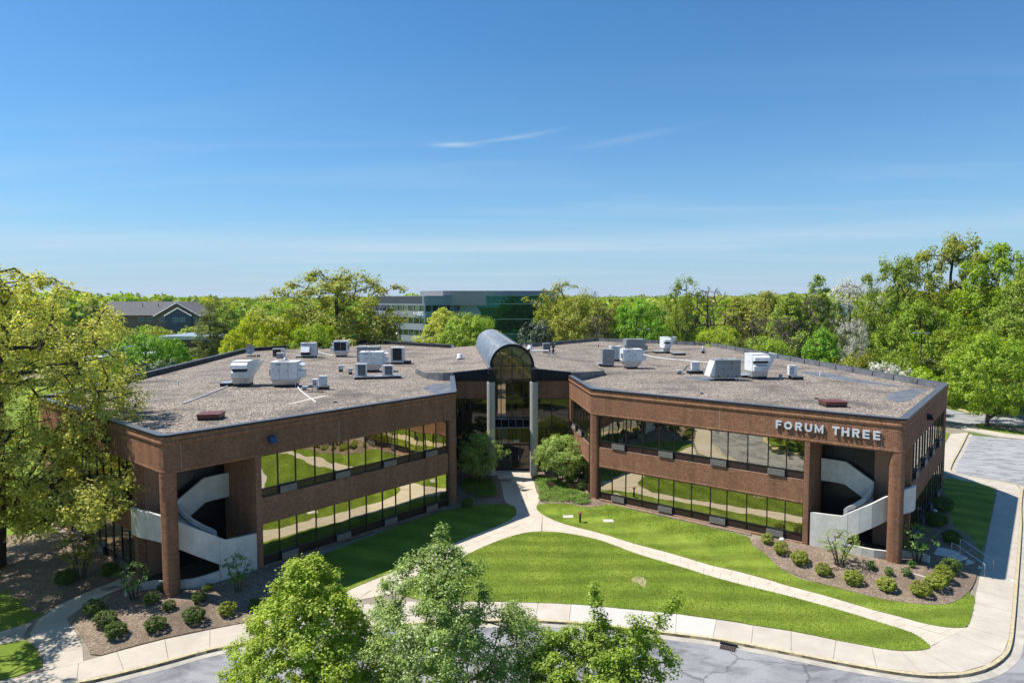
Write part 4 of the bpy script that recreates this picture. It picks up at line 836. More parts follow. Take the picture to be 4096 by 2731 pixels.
def funnel(key,label,mirror=False):
    "unit on a tapered stand with a front hood and a duct that flares out to the right under a slanted underside"
    x,y,W,H=RF_[key]; t=rt('ducted_rooftop_unit',label,'rooftop unit',x,y,R(6),group='ducted air handling units on the roof'); dp=1.7; w=W*.80 if W>1.3 else W
    MB().frus(0,dp/2,w*.94,dp*.9,0,w*.94,dp*.9,.25).build('roof_curb',curb_m,t)
    MB().frus(0,dp/2,w*.94,dp*.9,.25,w,dp*.95,.72).build('curb_adapter',galv_m,t); MB().box(-w/2-.02,w/2+.02,0,dp,.72,.78).build('base_rail',galv_m,t)
    zt=.78
    MB().box(-w/2,w/2,.0,dp,zt,H-.05).build('cabinet',white_m,t,bevel=.015)
    # flaring duct on the right
    M=MB(); e=.95; M.hexa([(w/2,.1,zt+.02),(w/2+.04,.1,zt+.02),(w/2+.04,dp+.1,zt+.02),(w/2,dp+.1,zt+.02)],[(w/2,.1,H-.06),(w/2+e,.1,H-.06),(w/2+e,dp+.1,H-.06),(w/2,dp+.1,H-.06)]); M.build('flared_duct',white_m,t)
    M=MB(); M.box(w/2+.06,w/2+e-.06,.2,dp,H-.07,H-.035); M.build('duct_opening',coil_m,t); 
    M=MB(); M.box(w/2,w/2+e,.06,.12,H-.07,H+.02); M.box(w/2+e-.05,w/2+e,.12,dp,H-.07,H+.02); M.build('duct_rim',white_m,t)
    MB().box(-w/2-.02,w/2,-.02,dp+.02,H-.05,H).build('lid',white_m,t,bevel=.01)
    M=MB(); M.hexa([(-w*.48,-.5,H-.62),(w*.48,-.5,H-.62),(w*.48,-.02,H-.66),(-w*.48,-.02,H-.66)],[(-w*.48,-.42,H-.3),(w*.48,-.42,H-.3),(w*.48,-.01,H-.1),(-w*.48,-.01,H-.1)]); M.build('intake_hood',white_m,t)
    MB().box(-w*.44,w*.44,-.2,-.01,H-.85,H-.67).build('hood_screen',coil_m,t)
    M=MB(); M.hexa([(-w*.48,-.34,zt+.05),(w*.40,-.34,zt+.05),(w*.40,-.01,zt+.05),(-w*.48,-.01,zt+.05)],[(-w*.48,-.34,zt+.5),(w*.40,-.34,zt+.5),(w*.40,-.01,zt+.62),(-w*.48,-.01,zt+.62)]); M.build('economiser_box',white_m,t); MB().box(-.05,w*.36,-.355,-.341,zt+.12,zt+.42).build('access_door',offw_m,t)
    return t
def pad(key,label,hgt=.3,dp=1.2,top=galv_m,name='roof_pad'):
    x,y,W,H=RF_[key]; t=rt(name,label,'roof pad',x,y); MB().box(-W/2,W/2,0,dp,0,hgt-.05).build('curb',curb_m,t); MB().box(-W/2-.03,W/2+.03,-.03,dp+.03,hgt-.05,hgt).build('sheet_cover',top,t,bevel=.01); return t
def condenser(x,y,z,W,H,label,dp=.4,style='grid',col=white_m,yaw=YAW,cat='condenser',group=None):
    t=thing('condenser_unit',label,cat,(x,y,z),yaw,group)
    MB().box(-W/2,W/2,0,dp,.05,H-.03).build('casing',col,t,bevel=.015); MB().box(-W/2-.02,W/2+.02,-.02,dp+.02,H-.03,H).build('lid',col,t)
    M=MB(); M.box(-W/2,-W/2+.08,0,dp,0,.05); M.box(W/2-.08,W/2,0,dp,0,.05); M.build('foot',frame_m,t)
    if style=='grid':
        g=MB().box(-W*.26,W*.42,-.012,0,.1,H-.1).build('coil_face',coil_m,t); M=MB()
        for i in range(1,6): x_=-W*.26+W*.68*i/6; M.box(x_-.006,x_+.006,-.022,-.012,.1,H-.1)
        for i in range(1,8): z_=.1+(H-.2)*i/8; M.box(-W*.26,W*.42,-.030,-.022,z_-.006,z_+.006)
        M.build('wire_guard',offw_m,g)
    elif style=='louvre':
        M=MB()
        for i in range(9): z_=.12+(H-.3)*i/9; M.box(-W*.4,W*.1,-.025,0,z_,z_+.03)
        M.build('louvre_slat',grey_m,t)
    elif style=='fan':
        g=MB().box(-W*.45,W*.22,-.012,0,.1,H-.08).build('coil_face',mat('rusty_coil',(.10,.045,.03),.7,0,.3,9),t); M=MB()
        for r_ in (.1,.2,.3): M.tube([(-W*.11+r_*math.cos(a),-.02,H*.5+r_*math.sin(a)) for a in np.linspace(0,2*PI,17)],.012,4)
        M.build('fan_guard',frame_m,g)
    elif style=='vertical':
        M=MB()
        for i in range(10): x_=-W*.46+W*.92*i/9; M.box(x_-.012,x_+.012,-.02,0,.08,H-.08)
        M.build('coil_fin',frame_m,t)
    elif style=='cube':
        M=MB()
        for i in range(4): z_=.12+(H-.2)*i/4; M.box(-W*.30,-.02,-.02,0,z_,z_+(H-.2)/4-.05); M.box(.02,W*.30,-.02,0,z_,z_+(H-.2)/4-.05)
        M.build('vent_opening',coil_m,t)
    return t
def mushroom(key,label,sc_=1.0,turbine=False):
    x,y,W,H=RF_[key]; t=rt('roof_vent_fan',label,'roof vent',x,y,group='spun metal roof vents'); t.location.z=RAISED.get(key,RZ); r=W/2; y0=r
    MB().box(-r*.6,r*.6,y0-r*.6,y0+r*.6,0,H*.30).build('curb',curb_m,t)
    if turbine: MB().lathe(0,y0,[(r*.5,H*.3),(r*.9,H*.42),(r*.98,H*.52),(r*.5,H*.62),(r*.75,H*.8),(r*.6,H*.95),(.01,H)],20).build('turbine_head',galv_m,t,smooth=True)
    else:
        MB().lathe(0,y0,[(r*.6,H*.3),(r*.55,H*.42)],20).build('throat',frame_m,t); MB().lathe(0,y0,[(r*1.0,H*.40),(r*1.03,H*.46),(r*.75,H*.58),(r*.72,H*.95),(r*.62,H),(.01,H)],24).build('fan_cowl',white_m,t,smooth=True)
    MB().cyl(r*1.25,y0,0,H*.62,.05,n=10).build('conduit_stub',pvc_m,t); return t
def hatch(key,label,dp=1.3):
    x,y,W,H=RF_[key]; t=rt('roof_hatch',label,'roof hatch',x,y,R(-2) if key=='hatchR' else R(8),group='rust red roof hatches'); W*=.92
    MB().box(-W/2,W/2,0,dp,0,.16).build('curb',curb_m,t); MB().box(-W/2-.02,W/2+.02,-.02,dp+.02,.16,.32).build('frame',redb_m,t); MB().box(-W/2-.05,W/2+.05,-.05,dp+.05,.32,.40).build('lid',redb_m,t,bevel=.01); return t
RF_=D['roof']
RAISED={}
for k_,z_ in (('mush1',9.15),('mush2',9.55),('cond16',9.35),('goose',9.30)):
    q=(16.4-z_)/(16.4-RZ); RF_[k_]=tuple(v*q for v in RF_[k_]); RAISED[k_]=z_-.03
funnel('hoodW1','white ducted rooftop unit nearest the left front corner of the left roof'); pad('hoodW1pad','flat metal pad left of the front ducted unit on the left roof',.35)
pack('rtuW2','wide white rooftop unit on a tapered steel stand beside the two tiny condensers',curbw=.80,panels=3)
pack('rtu3','boxy white rooftop unit with a sloped front hood, against the rear left parapet',offw_m,taper=False,curbw=.98,hood='front',panels=2); pad('rtu3pad','small flat pad at the left foot of the boxy unit with the front hood',.22)
pack('rtu4','white rooftop unit with two dark filter screens near the far left parapet',curbw=.72,filt=True,hood='left')
pack('rtu6','long grey rooftop unit half hidden behind the white tapered one',grey_m,taper=False,hood='none',panels=4)
pack('rtu7','large white rooftop unit on a funnel shaped stand behind two square condensers',curbw=.55,lowtaper=.6,panels=2)
pack('rtu8','pale rooftop unit with one big black coil face on the left roof',offw_m,taper=False,coil=True,hood='none',curbw=1.0); pad('rtu8pad','low dark pad at the right of the black coil unit',.35,top=curb_m)
x,y,W,H=RF_['plat']; t=rt('equipment_platform','long low metal platform carrying two square condensers','platform',x,y,R(14)); MB().box(-W/2,W/2,0,1.15,0,.22).build('curb',curb_m,t)
for i in range(5): MB().box(-W/2+W*i/5+.005,-W/2+W*(i+1)/5-.005,-.03,1.18,.22,.28).build('sheet_cover',galv_m,t)
def pl(u): return (x+math.cos(R(14))*u-math.sin(R(14))*.35,y+math.sin(R(14))*u+math.cos(R(14))*.35)
a=pl(-1.62); condenser(*a,RZ+.28,1.07,1.22,'taller white condenser with a grid of dark squares, left end of the platform',.45)
a=pl(.95); condenser(*a,RZ+.28,1.0,1.0,'shorter white condenser with a grid of dark squares, right end of the platform',.45)
g=RF_['cond5']; condenser(g[0],g[1],RZ,g[2],g[3],'old condenser with a rusty fan face near the rear left parapet',.6,'fan',offw_m)
g=RF_['cond5b']; condenser(g[0],g[1],RZ,g[2],g[3],'small grey ribbed condenser in front of the rusty one',.7,'vertical',offw_m)
x,y,W,H=RF_['mini']; t=pad('mini','small pad carrying a grey box condenser near the front middle of the left roof',.35,.9); condenser(x,y+.15,RZ+.35,.62,.85,'grey box condenser with black side on its own pad',.5,'none',offw_m)
x,y,W,H=RF_['minib']; t=rt('equipment_stand','little steel frame stand on a timber sleeper','stand',x,y); M=MB()
for sx in (-.22,.22):
    for sy in (.0,.35): MB().box(sx-.02,sx+.02,sy-.02,sy+.02,.05,.42).build('leg',galv_m,t)
M.tube([(-.22,0,.08),(.22,0,.4)],.012,4); M.build('brace',galv_m,t); MB().box(-.55,.75,-.08,.08,0,.06).build('sleeper',curb_m,t)
condenser(x,y+.02,RZ+.42,.42,.66,'tiny white condenser with eight square holes on a steel stand',.35,'cube')
def gooseneck(key,label,s=1):
    x,y,W,H=RF_[key]; t=rt('pipe_hood',label,'pipe hood',x,y,group='boxed pipe hoods'); MB().box(-W*.3,W*.3,0,.35,0,H*.35).build('curb',curb_m,t); MB().box(-W*.32,W*.32,-.01,.36,H*.35,H*.78).build('box',galv_m,t); MB().box(-W*.38,W*.62,-.05,.40,H*.78,H).build('cap',offw_m,t); return t
gooseneck('hood11','low pipe hood left of the tiny condenser stand'); gooseneck('ventbox1','pale pipe hood with a dark foot left of the platform'); gooseneck('ventbox2','pipe hood right beside the platform'); gooseneck('box25','pipe hood with a black hose on the right roof')
g=RF_['box25']; tag(MB().tube([(g[0]+.2,g[1]+.2,RZ+.35),(g[0]+.6,g[1]+.3,RZ+.42),(g[0]+.8,g[1]+.4,RZ+.75),(g[0]+1.05,g[1]+.4,RZ+.85)],.05,6).build('insulated_hose',capd_m),'black insulated hose rising from a pipe hood on the right roof','hose')
x,y,W,H=RF_['dish']; t=rt('satellite_dish','pale mesh satellite dish by the rear left parapet','satellite dish',x,y,R(-8)); M=MB(); prof=[(.02+.66*i/6,.16*(i/6)**2) for i in range(7)]
n=28; M.v=[(r*math.cos(2*PI*j/n),-d*1.0,1.0+r*math.sin(2*PI*j/n)) for r,d in prof for j in range(n)]; M.f=[(i*n+j,i*n+(j+1)%n,(i+1)*n+(j+1)%n,(i+1)*n+j) for i in range(6) for j in range(n)]; M.build('reflector',mat('dish_mesh',(.36,.37,.40),.5,.3),t,smooth=True)
M=MB(); M.tube([(0,.1,.1),(0,.05,1.0)],.04,8); M.box(-.5,.5,-.2,.35,0,.1); M.build('mast',frame_m,t); MB().tube([(0,-.16,.4),(0,-.55,.85)],.02,5).build('feed_arm',galv_m,t); M=MB(); M.box(.5,.75,-.1,.1,0,.14); M.box(.95,1.3,-.1,.15,0,.2); M.build('ballast_block',curb_m,t)
hatch('hatchL','rust red roof hatch near the front edge of the left roof'); hatch('hatchR','rust red roof hatch near the front edge of the right roof')
mushroom('mush1','white round vent fan on the roof left of the glass vault'); mushroom('mush2','white round vent fan just right of the glass vault'); mushroom('vent1','small white round vent behind the wide rooftop unit'); mushroom('turb','silvery turbine vent alone on the rear of the right roof',turbine=True)
g=RF_['cond16']; condenser(g[0],g[1],RAISED['cond16'],g[2]*.95,g[3],'ribbed grey condenser right of the glass vault',.9,'vertical',grey_m)
x,y,W,H=RF_['goose']; t=rt('gas_regulator_stack','dark pipe stack with a bent top right of the ribbed condenser','pipe stack',x+.25,y); t.location.z=RAISED['goose']; MB().lathe(0,.2,[(.10,0),(.10,.25),(.22,.32),(.22,.42),(.1,.5),(.1,.75),(.24,.82),(.24,.95),(.1,1.02),(.09,H)],12).build('stack_pipe',frame_m,t); MB().tube([(0,.2,H-.05),(.1,.2,H),(.3,.2,H)],.06,6).build('bent_top',galv_m,t)
pack('rtu18','grey box rooftop unit at the left end of the cluster on the right roof',grey_m,taper=False,curbw=.95,hood='none',panels=2); pad('rtu18pad','flat metal pad left of the grey box unit on the right roof',.32,1.3)
pack('rtu19','pale rooftop unit behind the grey box unit on the right roof',offw_m,taper=False,curbw=.8,hood='none',panels=2,badge=None)
pack('rtu20','large white rooftop unit on a deep tapered stand in the middle of the right roof',curbw=.55,lowtaper=.62,panels=2)
pack('rtu21','long grey rooftop unit with a sloping end at the rear of the right roof',grey_m,taper=False,curbw=.8,hood='right',panels=4,coil=False)
funnel('rtu22','white ducted rooftop unit near the rear parapet of the right roof'); pad('rtu22pad','flat metal pad left of the rear ducted unit',.3,1.5)
pad('slab23','lone low metal hatch right of the rear ducted unit',.32,1.4,name='equipment_cover')
x,y,W,H=RF_['cnd25pad']; pad('cnd25pad','small pad under the lone split condenser on the right roof',.38,.9); g=RF_['cnd25']; condenser(g[0],g[1]+.2,RZ+.38,.8,.80,'small split condenser with a black side on the right roof',.5,'none',offw_m)
pack('rtu26','big dark grey rooftop unit with a white sloping hood on its left',grey_m,taper=False,curbw=.6,hood='slope_left',panels=3,badge=True,dp=1.6)
funnel('rtu27','tall white ducted rooftop unit right of the dark grey one'); pad('rtu27pad','flat metal pad left of the tall ducted unit on the right roof',.3,1.5)
pad('mini28pad','small pad under the louvred condenser nearest the right parapet',.36,.9); g=RF_['mini28']; condenser(g[0],g[1]+.2,RZ+.36,.78,1.0,'white condenser with a louvred face nearest the right parapet',.45,'louvre')
x,y,W,H=RF_['mini28box']; t=rt('junction_box','small grey junction box left of the louvred condenser','junction box',x,y); MB().box(-.15,.15,0,.12,.15,.5).build('box',grey_m,t); MB().box(-.02,.02,.02,.08,0,.15).build('post',galv_m,t)
for k_,l_ in (('stub1','short white vent pipe left of the front ducted unit'),('stub2','short white vent pipe right of the louvred condenser'),('stub3','short white vent pipe right of the satellite dish'),('pipe_small','small red capped pipe at the rear of the right roof')):
    x,y,W,H=RF_[k_]; tag(MB().lathe(x,y,[(.07,RZ),(.07,RZ+H),(.05,RZ+H+.03)],12).build('vent_pipe',pvc_m if k_!='pipe_small' else mat('red_pipe',(.25,.03,.02),.5)),l_,'vent pipe')
for k_,l_,zz_ in (('p1','white condensate pipe trailing from the front ducted unit',.06),('p2','white condensate pipe curving towards the pale roof strip',.06),('p3','white pipe between the two rear left units',.1),('p4','long white pipe across the right roof to the dark grey unit',.12),('p5','white pipe rail right of the glass vault',1.2)):
    P=[(a,b,RZ+zz_) for a,b in D['pipes'][k_]]
    if k_=='p5': P=[(a*.873,b*.873,10.0) for a,b,_ in P]+[(P[-1][0]*.873+.02,P[-1][1]*.873-.05,9.3)]
    else: P=[(*q,RZ+zz_) for q in chaikin([p[:2] for p in P],2,False)]
    tag(MB().tube(P,.05 if k_!='p5' else .09,7).build('drain_pipe',pvc_m),l_,'pipe')
for x,y,l_ in ((-13.4,50.3,'small black drain cap near the end of the pale roof strip'),(15.5,54.4,'small black drain cap near the front of the right roof'),(23.6,51.6,'small black drain cap behind the right roof hatch')):
    tag(MB().lathe(x,y,[(.16,RZ),(.17,RZ+.06),(.1,RZ+.1),(.01,RZ+.11)],14).build('roof_drain',curb_m),l_,'roof drain')
tag(MB().lathe(-27.2,93.5,[(.05,RZ),(.03,RZ+1.0),(.01,RZ+1.2)],8).build('antenna',frame_m),'thin dark antenna by the pipe of the rear left units','antenna')
# ---------------------------------------------------------------- ground
done_before=set(C.objects)
ground=MB().quad((-2500,-600,-.22),(2500,-600,-.22),(3500,5200,-.22),(-3500,5200,-.22)).build('ground',field_m,None,kind='structure')
road=MB().prism([(-95,-32),(90,-32),(90,60),(58.2,75.6),(54.3,79.2),(50,100),(41,100),(38,56),(20,50),(-50,30),(-95,12)],-.25,-.15).build('road',asphalt_m,None,kind='structure')
lot=MB().prism([(40.8,62.0),(54.6,79.4),(80,62),(66,43)],-.2,-.146).build('parking_lot',lot_m,None,kind='structure')
for i,((x0,y0),(x1,y1)) in enumerate(D['lotlines']):
    d=Vector((x1-x0,y1-y0)); p=Vector((x0,y0)); q=p+d.normalized()*5.6; n=Vector((-d.y,d.x)).normalized()*.09
    MB().prism([p-n,q-n,q+n,p+n],-.147,-.136).build('stall_line',line_m,lot)
drive=MB().prism([(50,100),(55.0,83.4),(57.8,84.2),(60.1,86.4),(66,86),(90,70),(120,66),(120,96),(90,92),(71,93.2),(64.5,93.0),(64.2,99.5),(60,112)],-.2,-.143).build('driveway',lot_m,None,kind='structure')
# the block the building stands on: joint-coloured bed, kerb, slabs and lawns on top
kerb=chaikin([(-70,1),(-42,15.2),(-28,22.6)]+D['kerb'],1,False); kerb=kerb[:-1]
k2=D['kerb2']; turn=[(39.6,51.2),(42.6,55.0),(44.1,56.9),(44.2,58.0),(43.5,58.9)]
kerb_line=kerb+chaikin([kerb[-1]]+turn+[(42.43,59.9),(40.85,61.6),(42.86,64.5),(48.38,71.4),(55.0,79.9)],2,False)[1:]
block=kerb_line+[(55.6,81.6),(55.2,83.6),(53,90),(48,150),(-110,150),(-110,1)]
MB().prism(block,-.16,-.012).build('block_bed',base_m,None,kind='structure')
kp=resample(kerb_line,3.0); fine=resample(kerb_line,.5)
inn=offset_line(fine,.15); out_=offset_line(fine,0); 
kerb_root=thing('kerb','worn yellow painted concrete kerb round the front and right of the lawns','kerb'); tag(kerb_root,kind='structure')
del kerb_root['category']
n_=6
for i in range(0,len(fine)-1,n_):
    j=min(i+n_,len(fine)-1); M=MB()
    for q in range(i,j):
        s0=.006 if q==i else 0; a=Vector(out_[q]);b=Vector(out_[q+1]);c=Vector(inn[q+1]);d=Vector(inn[q])
        if q==i: a=a.lerp(b,.02); d=d.lerp(c,.02)
        M.hexa([(*a,-.2),(*b,-.2),(*c,-.2),(*d,-.2)],[(*a,.0),(*b,.0),(*c,.02),(*d,.02)])
    M.build('kerb_stone',kerb_m,kerb_root)
o_g=offset_line(fine,-.42); M=MB()
for q in range(len(fine)-1): M.quad((*o_g[q],-.141),(*o_g[q+1],-.141),(*out_[q+1],-.139),(*out_[q],-.139))
M.build('gutter',gutter_m,None,kind='structure')
# sidewalk slabs along the kerb
walk_root=thing('sidewalk',None,None); walk_root['kind']='structure'
inner_front=[(-70,3.2),(-42,17.4),(-29,24.1),(-24,26.8),(-20.9,28.4),(-19.3,29.5)]+[(-18.05,30.53),(-16.75,31.4),(-15.52,32.06),(-13.57,32.93),(-10.9,34.2),(-8.6,34.9),(-6.2,35.3),(-3.5,35.32),(.6,35.2),(3.02,34.99),(5.27,34.53),(7.0,34.13),(8.8,33.74),(9.95,33.36),(11.86,32.63),(14.11,31.83),(16.38,30.68),(17.42,30.21),(18.15,30.08),(19,30.13),(19.6,30.4),(20.6,31.2),(22.72,32.4),(24.33,34.43),(27.44,38.37),(33.03,45.54),(37.18,50.82),(40.6,55.2),(41.6,56.6),(41.4,57.5),(40.3,59.0),(39.3,60.4),(41.0,63.4),(47.37,72.6),(52.59,79.4)]
I_=resample(inner_front,.25); ki=[Vector(p) for p in I_]
kin=resample(offset_line(fine,.16),1.75)
def nearest(p): return min(ki,key=lambda q:(q-Vector(p)).length_squared)
prev=None; mono=[]
for p in kin: 
    q=nearest(p); mono.append((Vector(p),q))
for i in range(len(mono)-1):
    (a,d),(b,c)=mono[i],mono[i+1]
    if (d-c).length<.12 and (a-b).length<.5: continue
    e=.012; ab=(b-a).normalized()*e; dc=(c-d).normalized()*e if (c-d).length>.05 else Vector((0,0))
    mm=walkw_m if (1.5<a.x<8.5 or -12.5<a.x<-9.5) and a.y<36 else walk_m
    dz=.0008*(i%3)
    MB().hexa([(*(a+ab),-.05),(*(b-ab),-.05),(*(c-dc),-.05),(*(d+dc),-.05)],[(*(a+ab),.004+dz),(*(b-ab),.004+dz),(*(c-dc),.004+dz),(*(d+dc),.004+dz)]).build('walk_slab',mm,walk_root)
# paved garden paths: slabs laid between two edge lines
path_root=thing('path',None,None); path_root['kind']='structure'
def pave(A,B,step,cols=2,z=.010,m_=None,jit=True):
    n=max(2,round(max(sum((Vector(p)-Vector(q)).length for p,q in zip(A,A[1:])),sum((Vector(p)-Vector(q)).length for p,q in zip(B,B[1:])))/step))
    def res(P):
        P=[Vector(p) for p in P]; L=[0]
        for a,b in zip(P,P[1:]): L.append(L[-1]+(b-a).length)
        o=[]
        for k in range(2*n+1):
            s=L[-1]*k/(2*n); i=0
            while i<len(P)-2 and L[i+1]<s: i+=1
            o.append(P[i].lerp(P[i+1],(s-L[i])/max(1e-9,L[i+1]-L[i])))
        return o
    a,b=res(A),res(B); g=.010
    for c in range(cols):
        for k in range(n):
            st=2*k+(c%2 if jit else 0); k0=st; k1=min(st+2,2*n)
            if k0>=2*n: continue
            if c%2 and k==0 and jit:
                segs=[(0,1),(k0,k1)]
            else: segs=[(k0,k1)]
            for k0,k1 in segs:
                f0,f1=c/cols,(c+1)/cols; p=a[k0].lerp(b[k0],f0); q=a[k1].lerp(b[k1],f0); r=a[k1].lerp(b[k1],f1); s=a[k0].lerp(b[k0],f1)
                cen=(p+q+r+s)/4; v=[cen+(w_-cen)*(1-g/max(.2,(w_-cen).length)) for w_ in (p,q,r,s)]
                if k1-k0>=2:
                    pass
                z_=z+_pr.uniform(0,.003); MB().hexa([(*w_,-.05) for w_ in v],[(*w_,z_) for w_ in v]).build('paving_slab',m_ or slab_m,path_root)
L1=[(-.1,49.9),(-.54,47.92),(-2.67,45.44),(-3.91,43.98),(-6.14,40.62),(-8.25,37.97),(-9.32,36.6),(-10.6,34.6)]; L2=[(2.1,46.2),(.94,45.93),(-.74,44.6),(-2.18,42.89),(-3.97,40.34),(-5.33,38.56),(-6.25,37.4),(-6.3,36.4)]
pave(L1,L2,1.25,2)
R2_=[(2.3,50.0),(2.91,48.65),(4.07,47.33),(6.21,45.72),(8.03,43.81),(10.15,42.07),(12.12,40.11),(13.66,39.07),(15.15,37.7),(16.91,36.13),(17.96,35.17),(18.91,34.17),(20.03,33.31),(21.42,32.31),(22.6,32.3)]
R1_=[(2.1,46.15),(3.35,45.91),(4.72,45.22),(6.3,43.9),(8.0,41.79),(10.26,39.86),(11.46,38.58),(13.05,37.27),(14.58,36.25),(15.78,35.29),(17.24,34.08),(18.63,32.68),(19.5,31.81),(19.68,31.2),(19.7,30.55)]
pave(R1_,R2_,1.15,2)
pave([(-.62,52.95),(-.1,49.9),(2.0,46.15)],[(2.25,53.6),(1.9,51.9),(2.3,50.0)],1.2,2)
pave([(-1.65,62.9),(-1.6,61.0),(-1.05,59.2),(-.62,52.95)],[(2.2,62.9),(2.25,60.6),(1.88,59.6),(2.25,53.6)],1.15,3)
# left path net
def flat(name,pts,z,m_,root,n=2): return MB().prism(chaikin(pts,n) if n else pts,-.05,z).build(name,m_,root)
Lp1=[(-19.4,29.3),(-20.5,30.9),(-21.83,32.36),(-22.87,33.33),(-23.4,34.0)]; Lp2=[(-20.75,28.6),(-21.54,29.77),(-23.02,31.08),(-23.8,32.0),(-24.3,33.3)]
pave(Lp2,Lp1,1.7,1,m_=walk_m,jit=False)
pave([(-24.3,33.3),(-24.35,35.0),(-23.9,36.3),(-23.0,38.2),(-22.6,39.3)],[(-22.95,33.4),(-22.9,35.4),(-22.4,36.6),(-21.6,38.2),(-21.2,38.9)],1.5,1,m_=walk_m,jit=False)
pave([(-23.7,31.3),(-24.4,30.8),(-26.5,29.6),(-34,26)],[(-24.4,33.0),(-25.2,32.1),(-27.2,31.1),(-34.6,27.6)],1.6,1,m_=walk_m,jit=False)
pave([(-22.6,39.3),(-22.2,39.8),(-20.6,41.4)],[(-21.2,38.9),(-20.6,39.6),(-19.6,40.6)],1.4,1,m_=walk_m,jit=False)
# lawns
def lawn(name,pts,z=.035,m_=None,n=2): return sheet(name,chaikin(pts,n) if n else pts,z,m_ or lawn_m,thick=.08)
c=[p for p in D['lawnC'] if p not in ((-.27,45.36),(.87,45.69))]; lawn('lawn',c,.04)
lawn('lawn',D['lawnL'],.04)
r_=D['lawnR']; lawn('lawn',r_,.04)
lawn('lawn',[(23.6,34.0),(25.0,35.7),(25.8,36.8),(27.5,38.8),(33.0,45.6),(37.15,50.9),(40.55,55.3),(41.3,56.6),(40.9,58.2),(39.1,60.2),(37.6,57.2),(30,47.8),(24.4,41),(25.2,38.5),(24.2,36.0)],.03,m_=lawn_m)
lawn('lawn',[(-24.3,30.75),(-23.55,31.3),(-23.0,31.0),(-21.6,29.7),(-20.8,28.65),(-24,26.9),(-29,24.2),(-42,17.5),(-70,3.4),(-70,10),(-34,25.9),(-26.4,29.5)],.035,m_=lawnd_m,n=1)
lawn('lawn',[(-24.45,34.4),(-24.6,33.0),(-25.3,32.2),(-27.3,31.2),(-34.7,27.7),(-44,23),(-109,-5),(-109,149),(-41,149),(-38.6,120),(-40.3,98),(-35.9,49.6),(-27.6,42.6),(-27.5,38),(-26.1,35.6)],.03,m_=lawnd_m,n=1)
lawn('lawn',[(33,108),(37.6,57.5),(39.1,60.4),(40.9,63.5),(47.2,72.7),(52.5,79.5),(52.2,90),(47,149),(-38,149),(-26,119),(16,122)],.02,m_=lawnd_m,n=0)
# mulch and planting beds
mr=[p for p in D['mulchR']]
mr=[(16.1,44.6),(15.83,43.07),(16.11,42.2),(16.13,40.4),(16.34,39.18),(17.52,37.47),(18.65,36.56),(19.67,35.58),(20.99,34.95),(22.37,34.64),(23.51,34.84),(24.87,35.8),(26.3,37.2),(27.75,39.0),(30.4,42.6),(31.6,45.6),(31.2,46.6),(37.4,57.2),(36.2,56.4),(24.2,40.9),(23.4,41.2),(22.0,42.6),(18.5,44.6)]
sheet('mulch_bed',chaikin(mr,1),.055,mulch_m,thick=.1)
sheet('mulch_bed',chaikin([(-11.2,34.1),(-13.57,32.93),(-15.52,32.06),(-16.75,31.4),(-18.05,30.55),(-19.2,29.6),(-20.3,30.9),(-21.6,32.3),(-22.75,33.4),(-22.75,35.4),(-22.2,36.7),(-21.4,38.1),(-20.4,39.4),(-16,40.5),(-14.2,42.4),(-12.0,41.6),(-13.2,38),(-12.8,35.8)],1),.055,mulch_m,thick=.1)
sheet('mulch_bed',chaikin([(-24.5,35.0),(-24.1,36.4),(-23.2,38.3),(-22.7,39.5),(-24.6,41.2),(-29,44.9),(-33.8,46.6),(-36.5,43.5),(-36,38.5),(-32.0,36.2),(-28.6,36.4),(-27.0,35.7),(-25.6,34.4),(-24.7,33.8)],1),.05,mulch_m,thick=.1)
for nm in ('mulchE','mulchE2'):
    pass
sheet('mulch_bed',chaikin([(1.95,60.4),(2.4,62.9),(5.3,63.2),(6.5,53.6),(7.9,52.35),(6.6,51.6),(5.75,51.3),(4.5,52.4),(2.45,52.5),(2.3,53.7),(1.95,56.5)],1),.05,mulch_m,thick=.1)
sheet('mulch_bed',chaikin([(-5.3,63.2),(-2.6,62.8),(-1.7,61.0),(-1.12,59.1),(-.68,52.9),(-.1,52.2),(-1.0,52.35),(-3.03,51.99),(-5.5,50.6),(-13.9,41.1),(-14.2,41.3),(-4.9,52.0)],1),.05,mulch_m,thick=.1)
sheet('mulch_bed',[(8.0,52.6),(16.6,45.6),(16.4,45.2),(7.7,52.2)],.05,mulch_m,thick=.1)
sheet('bare_soil_patch',chaikin(D['patch'],2),.045,soil_m,kind='stuff',thick=.03)
# island with the three street trees, and grass across the road
isl=chaikin([(-17,12),(-12,8),(4,6),(14,8),(17,14),(14,20),(5,24.6),(-5,26.0),(-12,25.4),(-17,20)],2)
MB().prism(isl,-.2,-.02).build('planting_island',kerb_m,None,kind='structure')
sheet('lawn',[(p[0]*.965-.05,(p[1]-15.5)*.95+15.5) for p in isl],.0,lawn_m,thick=.1)
sheet('lawn',[(-95,-34),(-95,-90),(90,-90),(90,-34),(40,-24),(-40,-24)],-.05,lawn_m,thick=.1)
MB().prism(chaikin([(65.5,98.5),(64.9,94.2),(66.6,92.2),(70,91.7),(90,92.5),(120,96.5),(120,112),(80,112)],1),-.2,-.01).build('grass_island',kerb_m,None,kind='structure')
sheet('lawn',chaikin([(65.8,98.2),(65.25,94.4),(66.7,92.6),(70,92.1),(90,92.9),(119,96.9),(119,111),(80,111)],1),.0,lawnd_m,thick=.1)
MB().prism(chaikin([(55.3,83.3),(58.2,75.8),(80,60),(90,68),(66,86),(60.3,86.3),(57.8,84.0)],1),-.2,-.02).build('tree_island',walk_m,None,kind='structure')
sheet('lawn',chaikin([(58.2,83.6),(58.7,80.2),(60.6,78.4),(78,66),(82,70),(66,83.5),(62,85.9),(60,85.8)],1),.0,lawnd_m,thick=.1)
